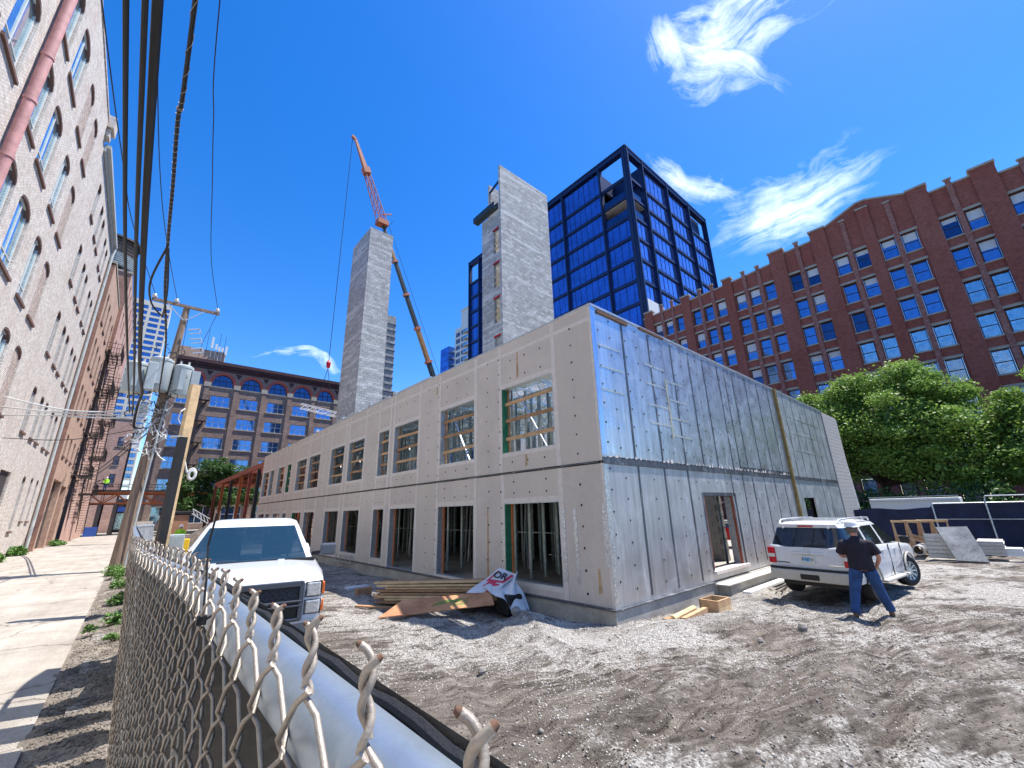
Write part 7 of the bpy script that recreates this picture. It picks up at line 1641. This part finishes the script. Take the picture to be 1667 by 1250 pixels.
tag(MB().box(7.1, 7.35, 9.9, 10.9, .1, .2).build('blue_cloth', 'navyscreen', bevel=.04), 'dark blue cloth lying at the sill behind the lumber pile', 'cloth')
# crate, logs, edging
cx, cy = 10.45, 4.95; gz = ghf(cx, cy); bx = thing('form_box', (cx, cy, gz), 'open-topped timber form box on gravel beside the foil wall', 'box')
MB().box(cx - .32, cx + .32, cy - .22, cy - .18, gz - .02, gz + .13).build('side_board', 'lumber3', bx); MB().box(cx - .32, cx + .32, cy - .22, cy - .18, gz + .135, gz + .27).build('side_board', 'lumber', bx)
MB().box(cx - .32, cx + .32, cy + .18, cy + .22, gz, gz + .27).build('side_board', 'lumber2', bx); MB().box(cx - .32, cx - .28, cy - .18, cy + .18, gz, gz + .27).build('end_board', 'lumber', bx); MB().box(cx + .28, cx + .32, cy - .18, cy + .18, gz, gz + .27).build('end_board', 'lumber3', bx)
gz = ghf(9.2, 5.1)
tag(MB().tube([(8.75, 5.08, gz + .07), (9.75, 5.12, gz + .11)], .065, 10).build('round_timber', 'lumber3', smooth=True), 'round pale timber lying left of the open form box', 'timber'); tag(MB().bar((8.9, 4.92, gz + .05), (10.0, 4.98, gz + .07), .10, .09).build('square_timber', 'lumber'), 'square timber lying against the round one beside the form box', 'timber'); tag(MB().bar((8.55, 5.15, gz + .05), (8.85, 5.1, gz + .05), .12, .1).build('timber_offcut', 'lumber2'), 'short timber offcut nearest the building corner', 'timber')
tag(MB().box(12.7, 16.2, 5.0, 5.22, -.2, -.14).build('metal_profile', 'aptwhite'), 'long white metal profile lying below the concrete step', 'profile')
tag(MB().bar((13.6, 4.7, -.16), (15.2, 4.75, -.14), .03).bar((13.5, 4.55, -.17), (14.9, 4.7, -.15), .03).build('steel_rods', 'iron'), 'two thin dark rods on gravel beside the white metal profile', 'rods')
for (x, y, s, lab) in ((6.05, 6.9, .10, 'brown stone sitting on top of the gravel heap'), (9.3, 2.9, .09, 'single dark stone in the middle of the dirt yard'), (4.0, 5.3, .06, 'small dark stone between the pickup and the gravel heap'), (8.4, 3.3, .06, 'pale lump of gravel crust in the yard')):
    z = ghf(x, y); me = MB().lathe((0, 0, 0), [(0, -.8 * s), (.8 * s, -.5 * s), (1.05 * s, .1 * s), (.7 * s, .6 * s), (0, .8 * s)], 9).build('stone', 'rock', local=True); me.location = (x, y, z + s * .5); me.scale = (1.1, .8, 1.15); tag(me, lab, 'stone')
def lab_rock(): pass
for k, (x, y, L, a, mt, lab) in enumerate(((4.6, 14.6, .5, .2, 'lumber2', 'brown timber offcut on shaded gravel right of the pickup'), (5.35, 12.7, .42, .1, 'lumber2', 'brown timber block on shaded gravel before the lumber pile'))):
    tag(MB().box(x - L / 2, x + L / 2, y - .1, y + .1, ghf(x, y) - .02, ghf(x, y) + .16).build('timber_block', mt, bevel=.008), lab, 'timber')
tag(MB().box(5.5, 6.2, 14.3, 14.6, -.2, -.13).build('plastic_scrap', 'tarp', bevel=.02), 'crumpled white plastic scrap on shaded gravel beside the foundation', 'scrap')
# stepped frame in fifth lower opening
sfm = MB()
for x in (19.5, 20.1, 20.7, 21.3): sfm.bar((7.5, x, .0), (7.5, x, .35), .03)
sfm.bar((7.5, 19.4, .35), (7.5, 21.4, .35), .035).bar((7.5, 19.4, .05), (7.5, 21.4, .05), .035); tag(sfm.build('steel_bracket_frame', 'galv'), 'small steel frame leaning on the sill of a lower opening', 'frame')
# white van behind the pickup by the shell
vn = thing('parked_van', (4.9, 18.5, 0), 'white van side showing between the pickup and the shell wall', 'van')
MB().prism([(17.2, .25), (17.2, .95), (17.5, 1.12), (21, 1.16), (21, .25)], 'x', 3.5, 5.12).build('body', 'paint2', vn, bevel=.08)
MB().box(5.10, 5.135, 17.7, 18.6, .85, 1.05).build('window', 'tintglass', vn); MB().box(5.11, 5.15, 18.7, 18.8, .7, .74).build('door_handle', 'chrome', vn)
for y in (17.9, 20.3): MB().lathe((4.98, y, .2), [(0, .12), (.3, .12), (.34, .05), (.34, -.2), (0, -.2)], 20, 'x').build('wheel', 'tyre', vn)
# cabinet, barriers, hoarding, soil heap
eb = thing('electric_cabinet', (1.02, 16.2, 0), 'grey electric cabinet standing right of the timber post', 'cabinet')
MB().box(.88, 1.24, 16.0, 16.4, -.1, 1.66).build('case', 'transf', eb, bevel=.02); MB().box(.9, 1.22, 15.985, 16.0, .1, 1.6).build('door', 'pipe', eb)
tag(MB().box(.55, .82, 15.3, 15.6, -.1, 1.95).build('green_cabinet', 'greenbox', bevel=.02), 'dark green cabinet behind the fence end left of the timber post', 'cabinet')
yb = thing('yellow_barrier', (1.4, 18.2, 0), 'bright yellow plastic barrier behind the pickup wing mirror', 'barrier')
MB().box(1.15, 1.55, 18.1, 18.3, 1.15, 1.45).build('rail', 'yellow', yb, bevel=.02); MB().box(1.18, 1.32, 18.1, 18.3, -.1, 1.15).box(1.40, 1.54, 18.1, 18.3, -.1, 1.15).build('legs', 'yellow', yb, bevel=.02)
tag(MB().box(1.2, 1.5, 15.0, 15.2, -.1, .95).build('yellow_drum', 'yellow', bevel=.05), 'yellow drum half hidden by the pickup bonnet', 'drum')
ho = thing('site_hoarding', (2.6, 50, 0), 'brown plywood hoarding with a dark sagging cover beyond the pickup', 'hoarding')
for k in range(3): MB().box(1.75 + k * .72, 2.44 + k * .72, 49.9, 50.0, -.1, 2.35 + .05 * k).build('panel', 'plybox', ho)
MB().box(1.7, 4.3, 49.8, 51, 2.4, 2.75).build('cover', 'screenedge', ho, bevel=.1)
tr2 = MB(); tr2.bar((3.9, 48, 2.9), (5.3, 48, 2.0), .07).bar((3.9, 48, 2.5), (5.2, 48, 1.6), .07)
for k in range(5): tr2.bar((3.9 + .28 * k, 48, 2.9 - .18 * k), (4.1 + .28 * k, 48, 2.35 - .18 * k), .05)
tag(tr2.build('ladder_rack', 'aptwhite'), 'white ladder-like rack sticking out over the soil heap', 'rack')
rg = np.random.default_rng(5)
def heapz(X, Y):
    r = np.sqrt(((X - 5.6) / 3.0) ** 2 + ((Y - 45) / 2.6) ** 2); return -.15 + 1.95 * np.clip(1 - r, 0, 1) ** .75 + .10 * np.sin(X * 5 + Y * 3) * np.clip(1 - r, 0, 1) + .05 * np.sin(X * 13 - Y * 9) * (r < 1)
sheet('soil_heap', np.linspace(2.4, 8.9, 70), np.linspace(42, 48, 60), heapz, 'dirtpile', label='dark soil heap in front of the steel frame', category='soil heap') if False else None
hp_ = sheet('soil_heap', np.linspace(2.4, 8.9, 70), np.linspace(42, 48, 60), heapz, 'dirtpile'); tag(hp_, 'dark soil heap in front of the steel frame', 'soil heap')
tag(MB().box(4.45, 4.75, 40, 40.3, .7, 1.5).build('red_machine_end', 'redlens', bevel=.05), 'red tail of a site machine seen behind the pickup roof', 'machine')
# parked car and bins at the loft
# weeds on the verge
wd_blobs = []
for (x, y, s) in ((-.2, 24.0, .4), (-.05, 22.6, .34), (.0, 19.0, .26), (.02, 15.6, .22), (.06, 12.6, .2), (-.30, 12.0, .10), (.06, 10.9, .12)): wd_blobs += [(x, y, .14, s, .8), (x + .1, y + s, .1, s * .7, .7)]
leaves('weeds', wd_blobs, 7000, .028, 'weed', seed=4, kind='stuff', label='green weeds along the foot of the chain-link fence')
leaves('weeds', [(-5.6, 43.5, .25, .5), (-5.4, 44.4, .2, .5), (-5.5, 36.5, .2, .5), (-5.4, 37.5, .15, .5), (-4.9, 57, .2, .5), (-4.6, 58, .15, .4)], 5000, .07, 'weed', seed=6, kind='stuff', label='green weeds at the foot of the white loft')
# loose stones: gravel heap, yard, verge
def stones(name, pts, size, mat, seed, **kw):
    rg = np.random.default_rng(seed); n = len(pts); base = np.array([(1, 0, 0), (0, 1, 0), (-1, 0, 0), (0, -1, 0), (0, 0, 1), (0, 0, -1)], float); fb = np.array([(0, 1, 4), (1, 2, 4), (2, 3, 4), (3, 0, 4), (1, 0, 5), (2, 1, 5), (3, 2, 5), (0, 3, 5)])
    s = size * rg.uniform(.45, 1.4, n)[:, None, None]; an = rg.random(n) * 2 * PI; c, sn_ = np.cos(an), np.sin(an); v = base[None] * rg.uniform(.6, 1.2, (n, 6, 1)) * s
    v = np.stack([v[..., 0] * c[:, None] - v[..., 1] * sn_[:, None], v[..., 0] * sn_[:, None] + v[..., 1] * c[:, None] + v[..., 2] * .3, v[..., 2] * .75], -1) + np.asarray(pts)[:, None, :]
    f = (fb[None] + (np.arange(n) * 6)[:, None, None]).reshape(-1, 3); me = bpy.data.meshes.new(name); me.vertices.add(6 * n); me.vertices.foreach_set('co', v.ravel()); me.loops.add(f.size); me.loops.foreach_set('vertex_index', f.ravel().astype(np.int32))
    me.polygons.add(len(f)); me.polygons.foreach_set('loop_start', np.arange(0, f.size, 3, dtype=np.int32)); me.polygons.foreach_set('loop_total', np.full(len(f), 3, dtype=np.int32)); me.update(calc_edges=True); me.materials.append(M[mat])
    o = bpy.data.objects.new(name, me); COL.objects.link(o); return tag(o, **kw)
def scatter(n, fn_den, x0, x1, y0, y1, seed, emb):
    rg = np.random.default_rng(seed); x = rg.uniform(x0, x1, n); y = rg.uniform(y0, y1, n); keep = rg.random(n) < fn_den(x, y); x, y = x[keep], y[keep]; return np.stack([x, y, gh(x, y) + emb], 1)
def dens(x, y):
    x = np.asarray(x); y = np.asarray(y)
    a = np.sin(x * .9 + 1.3 * np.sin(y * .7)) * np.sin(y * 1.1 + .8 * np.sin(x * .6)); near_wall = np.exp(-((x - 6.2) / 1.6) ** 2) * (y > 5) + np.exp(-((y - 4.9) / .9) ** 2) * (x > 6.2) * .9 + np.exp(-(((x - 6.1) / .9) ** 2 + ((y - 6.75) / .8) ** 2)) * 1.5
    return np.clip(.02 + .22 * a + .75 * near_wall, .015, 1)
stones('gravel', scatter(190000, dens, .6, 12.5, -.5, 13.5, 3, .002), .0105, 'gravelst', 3, kind='stuff', label='pale crushed gravel scattered over the yard')
stones('gravel', scatter(30000, dens, 3, 24, -3, 5.6, 4, .002), .014, 'gravelst', 4, kind='stuff', label='coarser gravel over the yard to the right')
stones('loose_stones', scatter(900, lambda x, y: .6 + 0 * x, .8, 16, -.5, 12, 31, .006), .030, 'rock', 33, kind='stuff', label='fist-sized loose stones strewn over the yard')
stones('clods', scatter(60000, lambda x, y: .5 * np.clip(1 - dens(x, y), 0, 1), .6, 14, -.5, 13, 7, .001), .0125, 'dirtpile', 9, kind='stuff', label='dark soil clods in the yard')
rg = np.random.default_rng(21); xv = rg.uniform(-.38, .2, 7000); yv = rg.uniform(3, 20, 7000); stones('verge_stones', np.stack([xv, yv, vergez(xv, yv) + .004], 1), .014, 'verge', 12, kind='stuff', label='small stones on the dirt verge by the fence')
